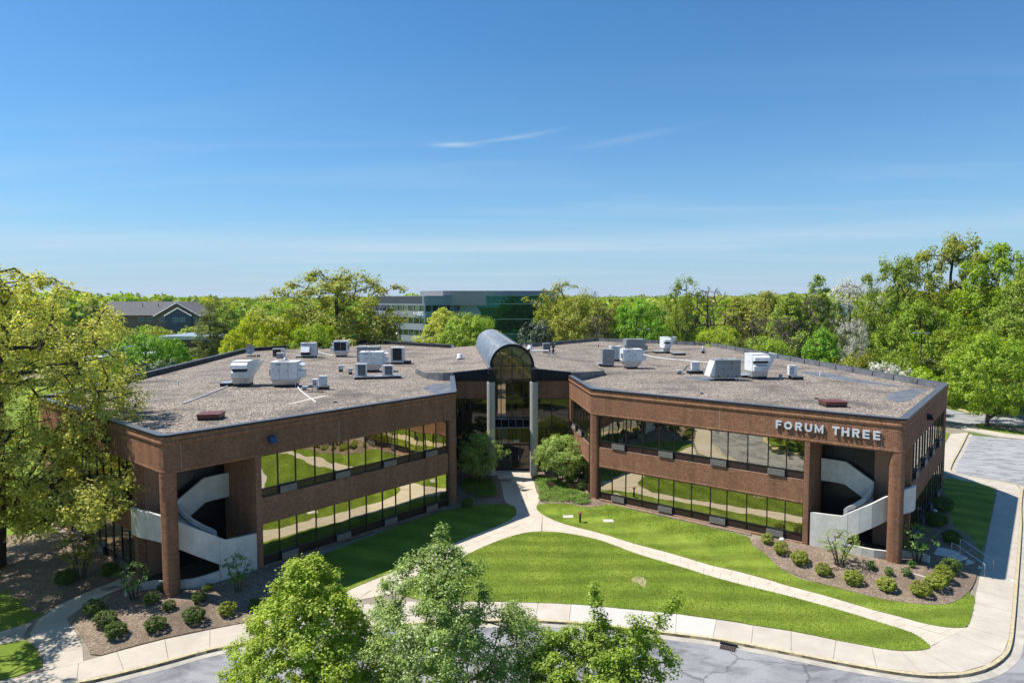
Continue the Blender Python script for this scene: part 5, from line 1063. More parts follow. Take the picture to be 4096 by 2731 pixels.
sheet('mulch_bed',chaikin([(60.4,84.8),(60.0,82.4),(62.2,80.6),(66,80.0),(65,83.0),(62.4,85.2)],2),.03,mulch_m,thick=.1)
# utility covers, drain, bollard, stone
for i,l_ in ((1,'pale square utility cover in the lawn left of the bollard light'),(2,'pale utility cover in the lawn right of the bollard light')):
    x,y,_=D['misc'][i]; tag(MB().box(x-.38,x+.38,y-.3,y+.3,0,.062).build('utility_cover',walkw_m,bevel=.01),l_,'utility cover')
x,y,_=D['misc'][0]; t=thing('bollard_light','black bollard light with a rusty red head on the lawn','bollard',(x,y,.03)); MB().cyl(0,0,0,.68,.075,n=14).build('post',frame_m,t); MB().lathe(0,0,[(.08,.68),(.17,.70),(.16,.77),(.10,.80),(.01,.81)],16).build('head',mat('rusty_red_cap',(.28,.07,.05),.6),t)
x,y,_=D['misc'][3]; M=MB().lathe(x,y,[(.42,0),(.40,.1),(.30,.2),(.12,.26),(.01,.27)],9); rng=random.Random(3); M.v=[(a+rng.uniform(-.05,.05),b+rng.uniform(-.05,.05),c*1.0+rng.uniform(-.02,.02)) for a,b,c in M.v]; tag(M.build('boulder',concrete_m),'pale flat stone at the left tip of the central lawn','stone')
x,y,_=D['misc'][4]; t=thing('storm_drain','black storm drain grate set in the kerb by the road','storm drain',(x,y-.12,-.15),R(-27)); MB().box(-.40,.40,-.30,.18,0,.02).build('frame',galv_m,t); MB().box(-.36,.36,-.27,.15,.018,.023).build('pit',coil_m,t); M=MB()
for i in range(1,8): xx=-.36+.72*i/8; M.box(xx-.013,xx+.013,-.27,.15,.02,.035)
M.box(-.36,.36,-.08,-.05,.02,.034); M.build('grate_bar',mat('rusty_iron',(.16,.09,.07),.8),t); MB().box(-.42,.42,.19,.28,0,.13).build('kerb_inlet',coil_m,t)
for i,l_ in ((5,'white ground floodlight by the right pier of the stair corner'),(6,'white ground floodlight on the shaded lawn right of the building')):
    x,y,_=D['misc'][i]; t=thing('ground_floodlight',l_,'floodlight',(x,y,.05),.4); MB().cyl(0,0,0,.12,.04,n=8).build('stake',frame_m,t); MB().lathe(0,0,[(.05,.1),(.17,.16),(.18,.24),(.10,.32),(.01,.33)],14).build('lamp_head',white_m,t,smooth=True)
# walk, steps and handrail at the right front corner
st=thing('entrance_steps','concrete walk with four steps going down to the sidewalk right of the building','steps')
def lift(P,z0,z1,name,m_): MB().prism(P,z0,z1).build(name,m_,st)
w0=Vector((27.70,41.45)); w1=Vector((28.75,42.05)); dr=Vector((.13,-.47))
for i,z in enumerate((-.11,-.23,-.35,-.47)):
    p=w0+dr*i; q=w1+dr*i; r=w1+dr*(i+1); s=w0+dr*(i+1); lift([p,s,r,q],-.75,z,'step',concrete_m)
e0=w0+dr*4; e1=w1+dr*4; lift([e0,e0+dr*2.2,e1+dr*2.6+Vector((.5,.1)),e1+Vector((.6,.2))],-.75,-.575,'lower_walk',concrete_m)
lift([(24.0,42.9),(27.70,41.45),(28.75,42.05),(28.3,42.8),(25.2,44.5)],-.7,.01,'landing',concrete_m)
hr=thing('handrail','galvanised twin handrail beside the steps at the right corner','handrail')
for base in (w0+Vector((.04,-.05)),w1+Vector((-.06,-.05))):
    e=base+dr*4.6; M=MB(); M.tube([(base.x,base.y,-.2),(base.x,base.y,.90),(base.x+.05,base.y-.35,.90),(e.x,e.y,.36),(e.x,e.y,-.7)],.028,8); M.build('rail',rail_m,hr)
wl=[(23.2,38.9),(23.65,38.45),(24.1,37.9),(24.4,37.6)]; M=MB(); a=offset_line(wl,.14)
for i in range(3): M.hexa([(*wl[i],0),(*wl[i+1],0),(*a[i+1],0),(*a[i],0)],[(*wl[i],.12),(*wl[i+1],.12),(*a[i+1],.12),(*a[i],.12)])
tag(M.build('garden_edging',walkw_m),'low pale concrete edging in the mulch below the right corner column','edging')
# ---- the site falls away from the building: everything above was surveyed as if level and is now laid on the real slope
foot=np.array([tuple(v) for v in roof_pts]); EYE=16.4; DROP=-.60
def foot_dist(x,y):
    x=np.atleast_1d(np.asarray(x,float)); y=np.atleast_1d(np.asarray(y,float)); best=np.full(x.shape,1e9); ins=np.zeros(x.shape,bool); n=len(foot)
    for i in range(n):
        a=foot[i]; b=foot[(i+1)%n]; d=b-a; t=np.clip(((x-a[0])*d[0]+(y-a[1])*d[1])/(d@d),0,1); best=np.minimum(best,np.hypot(x-a[0]-t*d[0],y-a[1]-t*d[1]))
        ins^=((a[1]>y)!=(b[1]>y))&(x<(b[0]-a[0])*(y-a[1])/(b[1]-a[1]+1e-12)+a[0])
    return np.where(ins,0,best)
def fall(x,y):
    t=np.clip((foot_dist(x,y)-.6)/5.2,0,1); return DROP*t*t*(3-2*t)
def settle(o,const=False,cut=True):
    me=o.data
    if cut and not const:
        bm=bmesh.new(); bm.from_mesh(me); xs=[v.co.x for v in bm.verts]; ys=[v.co.y for v in bm.verts]
        x0,x1=max(min(xs),-44),min(max(xs),58); y0,y1=max(min(ys),26),min(max(ys),76)
        if x1-x0>2.2 or y1-y0>2.2:
            for ax,a,b in ((0,x0,x1),(1,y0,y1)):
                k=math.ceil(a/1.2)*1.2
                while k<b:
                    co=(k,0,0) if ax==0 else (0,k,0); no=(1,0,0) if ax==0 else (0,1,0); bmesh.ops.bisect_plane(bm,geom=bm.verts[:]+bm.edges[:]+bm.faces[:],plane_co=co,plane_no=no); k+=1.2
            bmesh.ops.triangulate(bm,faces=bm.faces); bm.to_mesh(me)
        bm.free()
    n=len(me.vertices); v=np.empty(n*3,np.float32); me.vertices.foreach_get('co',v); v=v.reshape(-1,3)
    g=np.full(n,DROP) if const else fall(v[:,0],v[:,1]); k=(EYE-g)/EYE; v[:,0]*=k; v[:,1]*=k; v[:,2]+=g; me.vertices.foreach_set('co',v.ravel()); me.update()
def settle_loc(o,shift=True):
    x,y,z=o.location; g=float(fall(x,y)[0]); k=(EYE-g)/EYE if shift else 1; o.location=(x*k,y*k,z+g)
CONST=('ground','road','parking_lot','driveway','planting_island','grass_island','tree_island','stall_line')
for o in list(C.objects):
    if o.type!='MESH': continue
    nm=o.name.split('.')[0]; root=o.parent
    if o in done_before: continue
    if root is not None and root.type=='EMPTY' and root.name.split('.')[0] in ('entrance_steps','handrail','storm_drain','bollard_light','ground_floodlight'): continue
    far=nm in CONST or (nm=='lawn' and (max(v.co.y for v in o.data.vertices)<29 or min(v.co.x for v in o.data.vertices)>57)) or (nm=='mulch_bed' and min(v.co.x for v in o.data.vertices)>57)
    settle(o,const=far,cut=nm in ('block_bed','lawn','mulch_bed','bare_soil_patch'))
for o in list(C.objects):
    if o.type=='EMPTY' and o.name.split('.')[0] in ('storm_drain','bollard_light','ground_floodlight'): settle_loc(o)
# ---------------------------------------------------------------- vegetation
def leaf_mat(name,c0,c1,c2=None,transl=.35,gloss=.06,hv=.0):
    m,nt,b,n,L=nodes_mat(name); nt.nodes.remove(b); out=nt.nodes['Material Output']
    geo=n('ShaderNodeNewGeometry'); r=n('ShaderNodeValToRGB'); e=r.color_ramp.elements; e[0].color=(*c0,1); e[1].color=(*c1,1)
    if c2: q=e.new(.9); q.color=(*c1,1); e[-1].color=(*c2,1)
    L(geo.outputs['Random Per Island'],r.inputs[0])
    nz=n('ShaderNodeTexNoise'); nz.inputs['Scale'].default_value=.9; nz.inputs['Detail'].default_value=3; L(geo.outputs['Position'],nz.inputs['Vector'])
    h=n('ShaderNodeHueSaturation'); mr=n('ShaderNodeMapRange'); mr.inputs[1].default_value=.3; mr.inputs[2].default_value=.7; mr.inputs[3].default_value=.82; mr.inputs[4].default_value=1.22; L(nz.outputs[0],mr.inputs[0]); L(mr.outputs[0],h.inputs['Value']); L(r.outputs[0],h.inputs['Color'])
    d=n('ShaderNodeBsdfDiffuse'); t=n('ShaderNodeBsdfTranslucent'); g=n('ShaderNodeBsdfGlossy'); g.inputs['Roughness'].default_value=.55; g.inputs['Color'].default_value=(.9,.95,.85,1)
    L(h.outputs[0],d.inputs[0]); h2=n('ShaderNodeHueSaturation'); h2.inputs['Value'].default_value=1.25; h2.inputs['Saturation'].default_value=1.1; L(h.outputs[0],h2.inputs['Color']); L(h2.outputs[0],t.inputs[0])
    x=n('ShaderNodeMixShader'); x.inputs[0].default_value=transl; L(d.outputs[0],x.inputs[1]); L(t.outputs[0],x.inputs[2])
    y=n('ShaderNodeMixShader'); y.inputs[0].default_value=gloss*.45; L(x.outputs[0],y.inputs[1]); L(g.outputs[0],y.inputs[2]); L(y.outputs[0],out.inputs[0]); return m
bark_m=mat('grey_brown_bark',(.11,.085,.065),.95,0,.25,9,.6,30)
barkd_m=mat('dark_bark',(.055,.042,.034),.95,0,.25,9,.6,30)
LM={
 'linden':leaf_mat('linden_leaves',(.13,.22,.02),(.36,.46,.045),(.54,.58,.09),.42),
 'oak':leaf_mat('spring_oak_leaves',(.30,.32,.05),(.66,.64,.15),(.78,.72,.28),.5,.05) if True else leaf_mat('x',(0.255,0.256,0.022),(0.540,0.474,0.050),(0.450,0.256,0.040),.42,.05),
 'lime':leaf_mat('lime_green_leaves',(0.210,0.315,0.025),(0.483,0.567,0.060),(0.651,0.672,0.120),.45),
 'pear':leaf_mat('grey_green_leaves',(0.128,0.203,0.026),(0.275,0.374,0.047),(0.480,0.552,0.112),.32,.12),
 'fresh':leaf_mat('fresh_green_leaves',(0.177,0.291,0.015),(0.393,0.516,0.031),(0.580,0.632,0.062),.42),
 'mid':leaf_mat('mid_green_leaves',(0.145,0.225,0.019),(0.310,0.382,0.031),(0.455,0.482,0.062),.38),
 'maple':leaf_mat('bright_maple_leaves',(0.124,0.283,0.015),(0.290,0.499,0.025),(0.414,0.616,0.050),.42),
 'yellow':leaf_mat('yellow_spring_leaves',(0.290,0.358,0.013),(0.581,0.603,0.028),(0.660,0.631,0.055),.42),
 'olive':leaf_mat('olive_green_leaves',(0.213,0.239,0.031),(0.427,0.432,0.056),(0.587,0.526,0.100),.38),
 'pale':leaf_mat('pale_yellow_leaves',(0.345,0.381,0.060),(0.635,0.648,0.120),(0.736,0.746,0.200),.4),
 'pine':leaf_mat('pine_needles',(0.098,0.138,0.022),(0.195,0.230,0.033),(0.312,0.307,0.044),.2),
 'magn':leaf_mat('glossy_dark_leaves',(.018,.040,.012),(.06,.10,.03),(.25,.28,.2),.1,.16),
 'white':leaf_mat('white_blossom',(.50,.47,.38),(.74,.72,.62),(.28,.33,.12),.35),
 'brown':leaf_mat('bare_twigs',(.13,.10,.075),(.21,.17,.13),(.14,.17,.05),.2,.02),
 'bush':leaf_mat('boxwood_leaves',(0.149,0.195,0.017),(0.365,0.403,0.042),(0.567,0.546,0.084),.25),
 'bush_shaded':leaf_mat('shaded_shrub_leaves',(0.046,0.094,0.012),(0.130,0.200,0.024),(0.208,0.275,0.036),.25),  # darker copy of the boxwood leaves: shade put into the leaf colour
 'laurel':leaf_mat('laurel_leaves',(0.053,0.141,0.010),(0.135,0.269,0.020),(0.210,0.346,0.040),.3,.1),
 'dogw':leaf_mat('dogwood_leaves',(.20,.31,.05),(.42,.52,.12),(.66,.68,.32),.42),
 'juni':leaf_mat('juniper_sprays',(0.090,0.173,0.018),(0.195,0.307,0.035),(0.270,0.384,0.050),.25),
}
def tubes(E0,E1,r0,r1,n=5):
    "frustum tubes for arrays of edges"
    d=E1-E0; L=np.linalg.norm(d,axis=1,keepdims=True); d=d/np.maximum(L,1e-6)
    up=np.where(np.abs(d[:,2:3])>.9,np.array([[1,0,0]]),np.array([[0,0,1]])); a=np.cross(d,up); a/=np.linalg.norm(a,axis=1,keepdims=True); b=np.cross(d,a)
    t=np.arange(n)*2*PI/n; c,s=np.cos(t),np.sin(t)
    ring=a[:,None]*c[None,:,None]+b[:,None]*s[None,:,None]
    V=np.concatenate([E0[:,None]+ring*r0[:,None,None],E1[:,None]+ring*r1[:,None,None]],1)
    j=np.arange(n); F=np.stack([j,(j+1)%n,n+(j+1)%n,n+j],1); k=len(V)
    return V.reshape(-1,3),(F[None]+np.arange(k)[:,None,None]*2*n).reshape(-1,4)
def leaves(rng,cen,out_dir,n_per,rad,size,flat=.75,asp=.62,upb=.75,droop=0.0,sizev=.5):
    "diamond leaf faces around cluster centres"
    k=len(cen); N_=k*n_per; c=np.repeat(cen,n_per,0); o=np.repeat(out_dir,n_per,0)
    g=rng.normal(size=(N_,3)); g/=np.linalg.norm(g,axis=1,keepdims=True); rr=rad if np.isscalar(rad) else np.repeat(rad,n_per)[:,None]
    p=c+g*rng.uniform(.25,1,(N_,1))**.6*rr*np.array([1,1,flat]); p[:,2]-=droop*rng.uniform(0,1,N_)
    nrm=g*.6+o*.45+rng.normal(size=(N_,3))*.5+np.array([-.25,.1,upb]); nrm/=np.linalg.norm(nrm,axis=1,keepdims=True)
    a=np.cross(nrm,rng.normal(size=(N_,3))); a/=np.maximum(1e-6,np.linalg.norm(a,axis=1,keepdims=True)); b=np.cross(nrm,a)
    s=size*rng.uniform(1-sizev,1+sizev,(N_,1)); 
    V=np.stack([p-a*s*.5,p+b*s*.5*asp-nrm*s*.06,p+a*s*.5,p-b*s*.5*asp-nrm*s*.06],1).reshape(-1,3)
    F=np.arange(N_*4).reshape(-1,4); return V,F
def env(shape,h):
    "relative radius of the crown at relative height h (0 bottom,1 top)"
    if shape=='round': return np.sqrt(np.maximum(0,1-(2*h-1)**2))**.9
    if shape=='oak': return np.clip(np.minimum((h+.10)*3.4,1)*np.sqrt(np.maximum(0,1-(np.maximum(0,h-.35)/.66)**2)),0,1)
    if shape=='cone': return np.clip(np.minimum((h+.15)*4,1)*(1-h)**.75*1.05+.03,0,1)
    if shape=='vase': return np.clip(.35+.9*h,0,1)*np.sqrt(np.maximum(0,1-(np.maximum(0,h-.6)/.42)**2))
    if shape=='egg': return np.clip(np.minimum((h+.08)*3.2,1)*(1-h**2.2)**.7,0,1)
def make_tree(name,seed,H,Rr,zb,shape='round',nc=160,per=110,leaf=.16,crad=.9,lump=.28,hollow=.45,trunk_r=.3,minr=.010,droop=0,flat=.75,lean=(0,0),pts=None,bark=None,stems=1,asp=.62,upb=.75,twigs=True,gap=0.0):
    rng=np.random.default_rng(seed)
    # cluster points in a lobed envelope
    ph=rng.uniform(0,6.28,6); am=rng.uniform(.5,1,6)
    out=[]
    while len(out)<nc:
        h=rng.uniform(0,1); a=rng.uniform(0,2*PI); e=float(env(shape,np.array(h)))
        if rng.uniform()>e+.08: continue
        lob=1+lump*(am[0]*math.sin(2*a+ph[0]+3*h)+am[1]*math.sin(3*a+ph[1]-6*h)+.7*am[2]*math.sin(5*a+ph[2]+9*h))/1.6
        if gap and math.sin(4*a+ph[3]+7*h)*math.sin(9*h+ph[4])<-1+gap*1.2: continue
        u=rng.uniform()**.5; u=hollow+(1-hollow)*u if rng.uniform()<.8 else rng.uniform()*.8
        r=Rr*e*lob*u; out.append((r*math.cos(a)+lean[0]*h,r*math.sin(a)+lean[1]*h,zb+(H-zb)*(h*.97)+0))
    cen=np.array(out)
    if pts is not None: cen=np.concatenate([cen,np.array(pts,float)])
    # skeleton: trunk then attach clusters to the nearest node
    base=[]; ax=np.array([lean[0],lean[1]])
    top=.72*H; nodes=[]; par=[]
    for sidx in range(stems):
        a=2*PI*sidx/max(1,stems)+seed; off=0 if stems==1 else .12
        p=-1
        for i in range(9):
            t=i/8; sp_=0 if stems==1 else Rr*.45*t**1.3
            q=np.array([off*math.cos(a)+sp_*math.cos(a)+ax[0]*t*.6+.12*Rr*.25*math.sin(3*t+seed),off*math.sin(a)+sp_*math.sin(a)+ax[1]*t*.6+.12*Rr*.25*math.cos(2*t+seed),top*t-.1*(i==0)])
            nodes.append(q); par.append(p); p=len(nodes)-1
    order=np.argsort(np.hypot(cen[:,0],cen[:,1])+.25*np.abs(cen[:,2]-zb))
    nodes=list(nodes); kids_from=len(nodes)
    for ci in order:
        c=cen[ci]; A=np.array(nodes); d=c-A; dist=np.linalg.norm(d,axis=1)
        ok=(A[:,2]<c[2]+.15*Rr); cost=dist+np.where(ok,0,3)+ .35*np.maximum(0,A[:,2]-c[2]+.2*dist); i=int(np.argmin(cost)); Lc=dist[i]; nseg=max(1,min(5,int(Lc/(.16*Rr+.15)))); p=i; s=A[i]
        bend=rng.normal(size=3)*.06*Lc; bend[2]-=.08*Lc
        for k in range(1,nseg+1):
            t=k/nseg; q=s+(c-s)*t+bend*math.sin(PI*t); nodes.append(q); par.append(p); p=len(nodes)-1
    A=np.array(nodes); par=np.array(par); cnt=np.ones(len(A))
    for i in range(len(A)-1,-1,-1):
        if par[i]>=0: cnt[par[i]]+=cnt[i]
    tot=cnt.max(); rad=trunk_r*(cnt/tot)**.46; rad=np.maximum(rad,minr*max(1,H/12))
    e=np.where(par>=0)[0]; V,F=tubes(A[par[e]],A[e],np.minimum(rad[par[e]],rad[e]*1.7),rad[e],5 if H<16 else 6)
    tm=npmesh('trunk',V,F,(bark or bark_m,),smooth=True)
    cc=np.array([0,0,zb+(H-zb)*.45]); o=cen-cc; o/=np.maximum(1e-6,np.linalg.norm(o,axis=1,keepdims=True))
    rads=crad*rng.uniform(.55,1.35,len(cen))
    V,F=leaves(rng,cen,o,per,rads,leaf,flat=flat,droop=droop,asp=asp,upb=upb)
    # sprinkle single leaves along the twigs
    ex=A[kids_from:]; 
    if twigs and len(ex)>10:
        V2,F2=leaves(rng,ex,np.zeros_like(ex)+[0,0,1],max(2,per//12),crad*.5,leaf,droop=droop,asp=asp); V,F=np.concatenate([V,V2]),np.concatenate([F,F2+len(V)])
    cm=npmesh('crown',V,F,(LM['mid'],))
    return tm,cm
def plant(proto,name,label,cat,x,y,s=1,rz=0,lm='mid',group=None,z=0.0,sz=None,parts=('trunk','crown')):
    g_=float(fall(x,y)[0]); z+=g_
    t=thing(name,label,cat,(x,y,z),rz,group); 
    for me,pn in zip(proto,parts):
        o=link(pn,me,t); o.scale=(s,s,sz or s)
        if pn==parts[1]:
            o.material_slots[0].link='OBJECT'; o.material_slots[0].material=LM[lm]
    return t
# --- three street trees in front
fA=make_tree('a',11,7.75,3.6,.7,'cone',nc=720,per=120,leaf=.10,crad=.33,lump=.26,hollow=.6,trunk_r=.16,gap=.2,upb=1.0,pts=[(-.5,-.3,7.4),(.3,.2,7.2),(1.0,.1,6.6),(1.3,.3,5.8),(-1.2,0,6.0)])
plant(fA,'street_tree','bright yellow green street tree, leftmost of the three in front of the lawn','tree',-7.6,24.2,rz=.4,lm='lime',z=-.02)
fB=make_tree('b',23,8.35,3.4,1.0,'egg',nc=620,per=110,leaf=.085,crad=.36,lump=.36,hollow=.5,trunk_r=.16,gap=.35,upb=.9,pts=[(0,0,8.75),(.1,0,8.5),(-.2,.1,8.2),(-.9,0,7.6),(.5,0,7.7),(.9,.1,7.2),(1.4,.1,6.6)])
plant(fB,'street_tree','loose grey green street tree, middle of the three in front of the lawn','tree',-2.55,23.6,rz=2.1,lm='pear',z=-.02)
up=[(-.15,0,6.75),(-.12,.05,6.3),(.05,.05,5.6),(2.85,.1,6.35),(2.8,.1,6.1),(2.55,.05,5.8),(2.35,.05,5.4),(2.1,.05,5.1),(1.85,.1,5.05),(1.5,.05,5.2),(1.25,.05,5.5),(-.9,0,5.2),(-1.9,0,5.0),(-2.0,.05,4.6),(-.15,0,6.5),(-.1,.1,6.1),(0,0,5.8),(.25,.05,5.4),(1.3,.1,5.0),(1.7,.1,5.4),(2.2,.0,5.6),(2.6,.1,6.0),(2.75,.1,6.15),(-1.5,.1,4.8),(-1.0,.1,4.7),(.8,0,4.9),(2.0,.1,4.7),(2.4,0,4.4)]
fC=make_tree('c',37,5.3,2.5,.6,'round',nc=560,per=120,leaf=.095,crad=.30,lump=.4,hollow=.5,trunk_r=.13,gap=.3,upb=1.0,pts=up)
plant(fC,'street_tree','small bright green tree with upright shoots, rightmost of the three in front','tree',3.05,23.3,rz=0,lm='linden',z=-.02)
# --- big oak on the left
low=[]
rg=random.Random(8)
for i in range(120):
    t=rg.random(); low.append((2.0+t*8.6+rg.uniform(-.8,.8),-1.2-3.9*t+rg.uniform(-2.2,2.2),3.8+1.9*t+rg.uniform(-.7,1.3)))
for i in range(35):
    t=rg.random(); low.append((2+t*6+rg.uniform(-.6,.6),-2.5+3.0*t+rg.uniform(-2.4,2.4),9.0-1.2*t+rg.uniform(-1.2,1.2)))
oakL=make_tree('oak',5,19.3,8.4,4.2,'oak',nc=960,per=84,leaf=.17,crad=.62,lump=.18,hollow=.38,trunk_r=.5,droop=.35,flat=.8,pts=low,bark=barkd_m,gap=.1)
plant(oakL,'oak_tree','huge yellow green oak in new leaf at the left edge, over the mulch bed','tree',-32.3,41.2,rz=0,lm='oak')
stA=make_tree('sideA',61,14,5.0,3.5,'round',nc=200,per=70,leaf=.17,crad=.55,lump=.35,hollow=.5,trunk_r=.22,gap=.4)
plant(stA,'shade_tree','tree just outside the left edge whose dappled shade falls on the left path','tree',-31.2,30.5,rz=1,lm='oak'); plant(stA,'shade_tree','second tree outside the left edge, nearer the road, shading the left sidewalk','tree',-28.6,24.6,s=.92,rz=3,lm='oak')
plant(stA,'shade_tree','added unseen tree beyond the left edge, third of three, shading the left beds','tree',-34.6,36.5,s=1.05,rz=4.4,lm='oak')  # added out of view to throw more shade on the beds
# --- prototypes for the tree belts
PR={}
def proto(k,*a,**kw): PR[k]=make_tree(k,*a,**kw)
proto('oakA',101,20,9,3.5,'oak',nc=330,per=80,leaf=.34,crad=1.15,lump=.32,hollow=.5,trunk_r=.5,gap=.45,bark=barkd_m)
proto('oakB',102,20,9,3,'egg',nc=330,per=80,leaf=.34,crad=1.15,lump=.35,hollow=.45,trunk_r=.5,gap=.4,bark=barkd_m)
proto('rndA',103,12,5.5,1.5,'round',nc=230,per=85,leaf=.27,crad=.9,lump=.25,hollow=.6,trunk_r=.26)
proto('rndB',104,12,5,1.0,'egg',nc=230,per=85,leaf=.27,crad=.85,lump=.3,hollow=.6,trunk_r=.26)
proto('airy',105,16,4.2,4,'vase',nc=150,per=55,leaf=.26,crad=.95,lump=.4,hollow=.4,trunk_r=.3,gap=.5)
proto('thin',106,15,3.2,2,'egg',nc=190,per=70,leaf=.25,crad=.75,lump=.35,hollow=.45,trunk_r=.2,gap=.3)
proto('bare',107,15,4.5,3,'vase',nc=230,per=7,leaf=.28,crad=.7,lump=.4,hollow=.3,trunk_r=.34,asp=.12,minr=.035)
proto('pine',108,14,4.4,3,'cone',nc=150,per=130,leaf=.34,crad=.95,lump=.35,hollow=.5,trunk_r=.3,flat=.28,asp=.16,gap=.5)
proto('magn',109,7,4,.5,'round',nc=200,per=70,leaf=.24,crad=.65,lump=.2,hollow=.7,trunk_r=.2)
proto('bloom',110,11,4.4,3.0,'vase',nc=140,per=45,leaf=.22,crad=.7,lump=.4,hollow=.5,trunk_r=.2,gap=.4)
proto('under',111,4.0,2.4,.2,'round',nc=110,per=80,leaf=.2,crad=.6,lump=.35,hollow=.6,trunk_r=.08,stems=3)
PH={'oakA':20,'oakB':20,'rndA':12,'rndB':12,'airy':16,'thin':15,'bare':15,'pine':14,'magn':7,'bloom':11,'under':4}
PW={'oakA':18,'oakB':18,'rndA':11,'rndB':10,'airy':8.4,'thin':6.4,'bare':9,'pine':8.8,'magn':8,'bloom':8.8,'under':4.8}
def bg(pk,X,Y,H_,lm,label,wd=None,name=None,rz=None,cat='tree'):
    s=H_/PH[pk]; t=plant(PR[pk],name or {'pine':'pine_tree','bare':'bare_tree','magn':'magnolia_tree','bloom':'blossom_tree','under':'shrub'}.get(pk,'leafy_tree'),label,cat,X,Y,1,(hash(label)%628)/100 if False else (X*13.7+Y*7.1)%6.28 if rz is None else rz,lm,z=-.1)
    k=(wd/PW[pk]) if wd else s
    for c_ in t.children: c_.scale=(k,k,s)
    return t
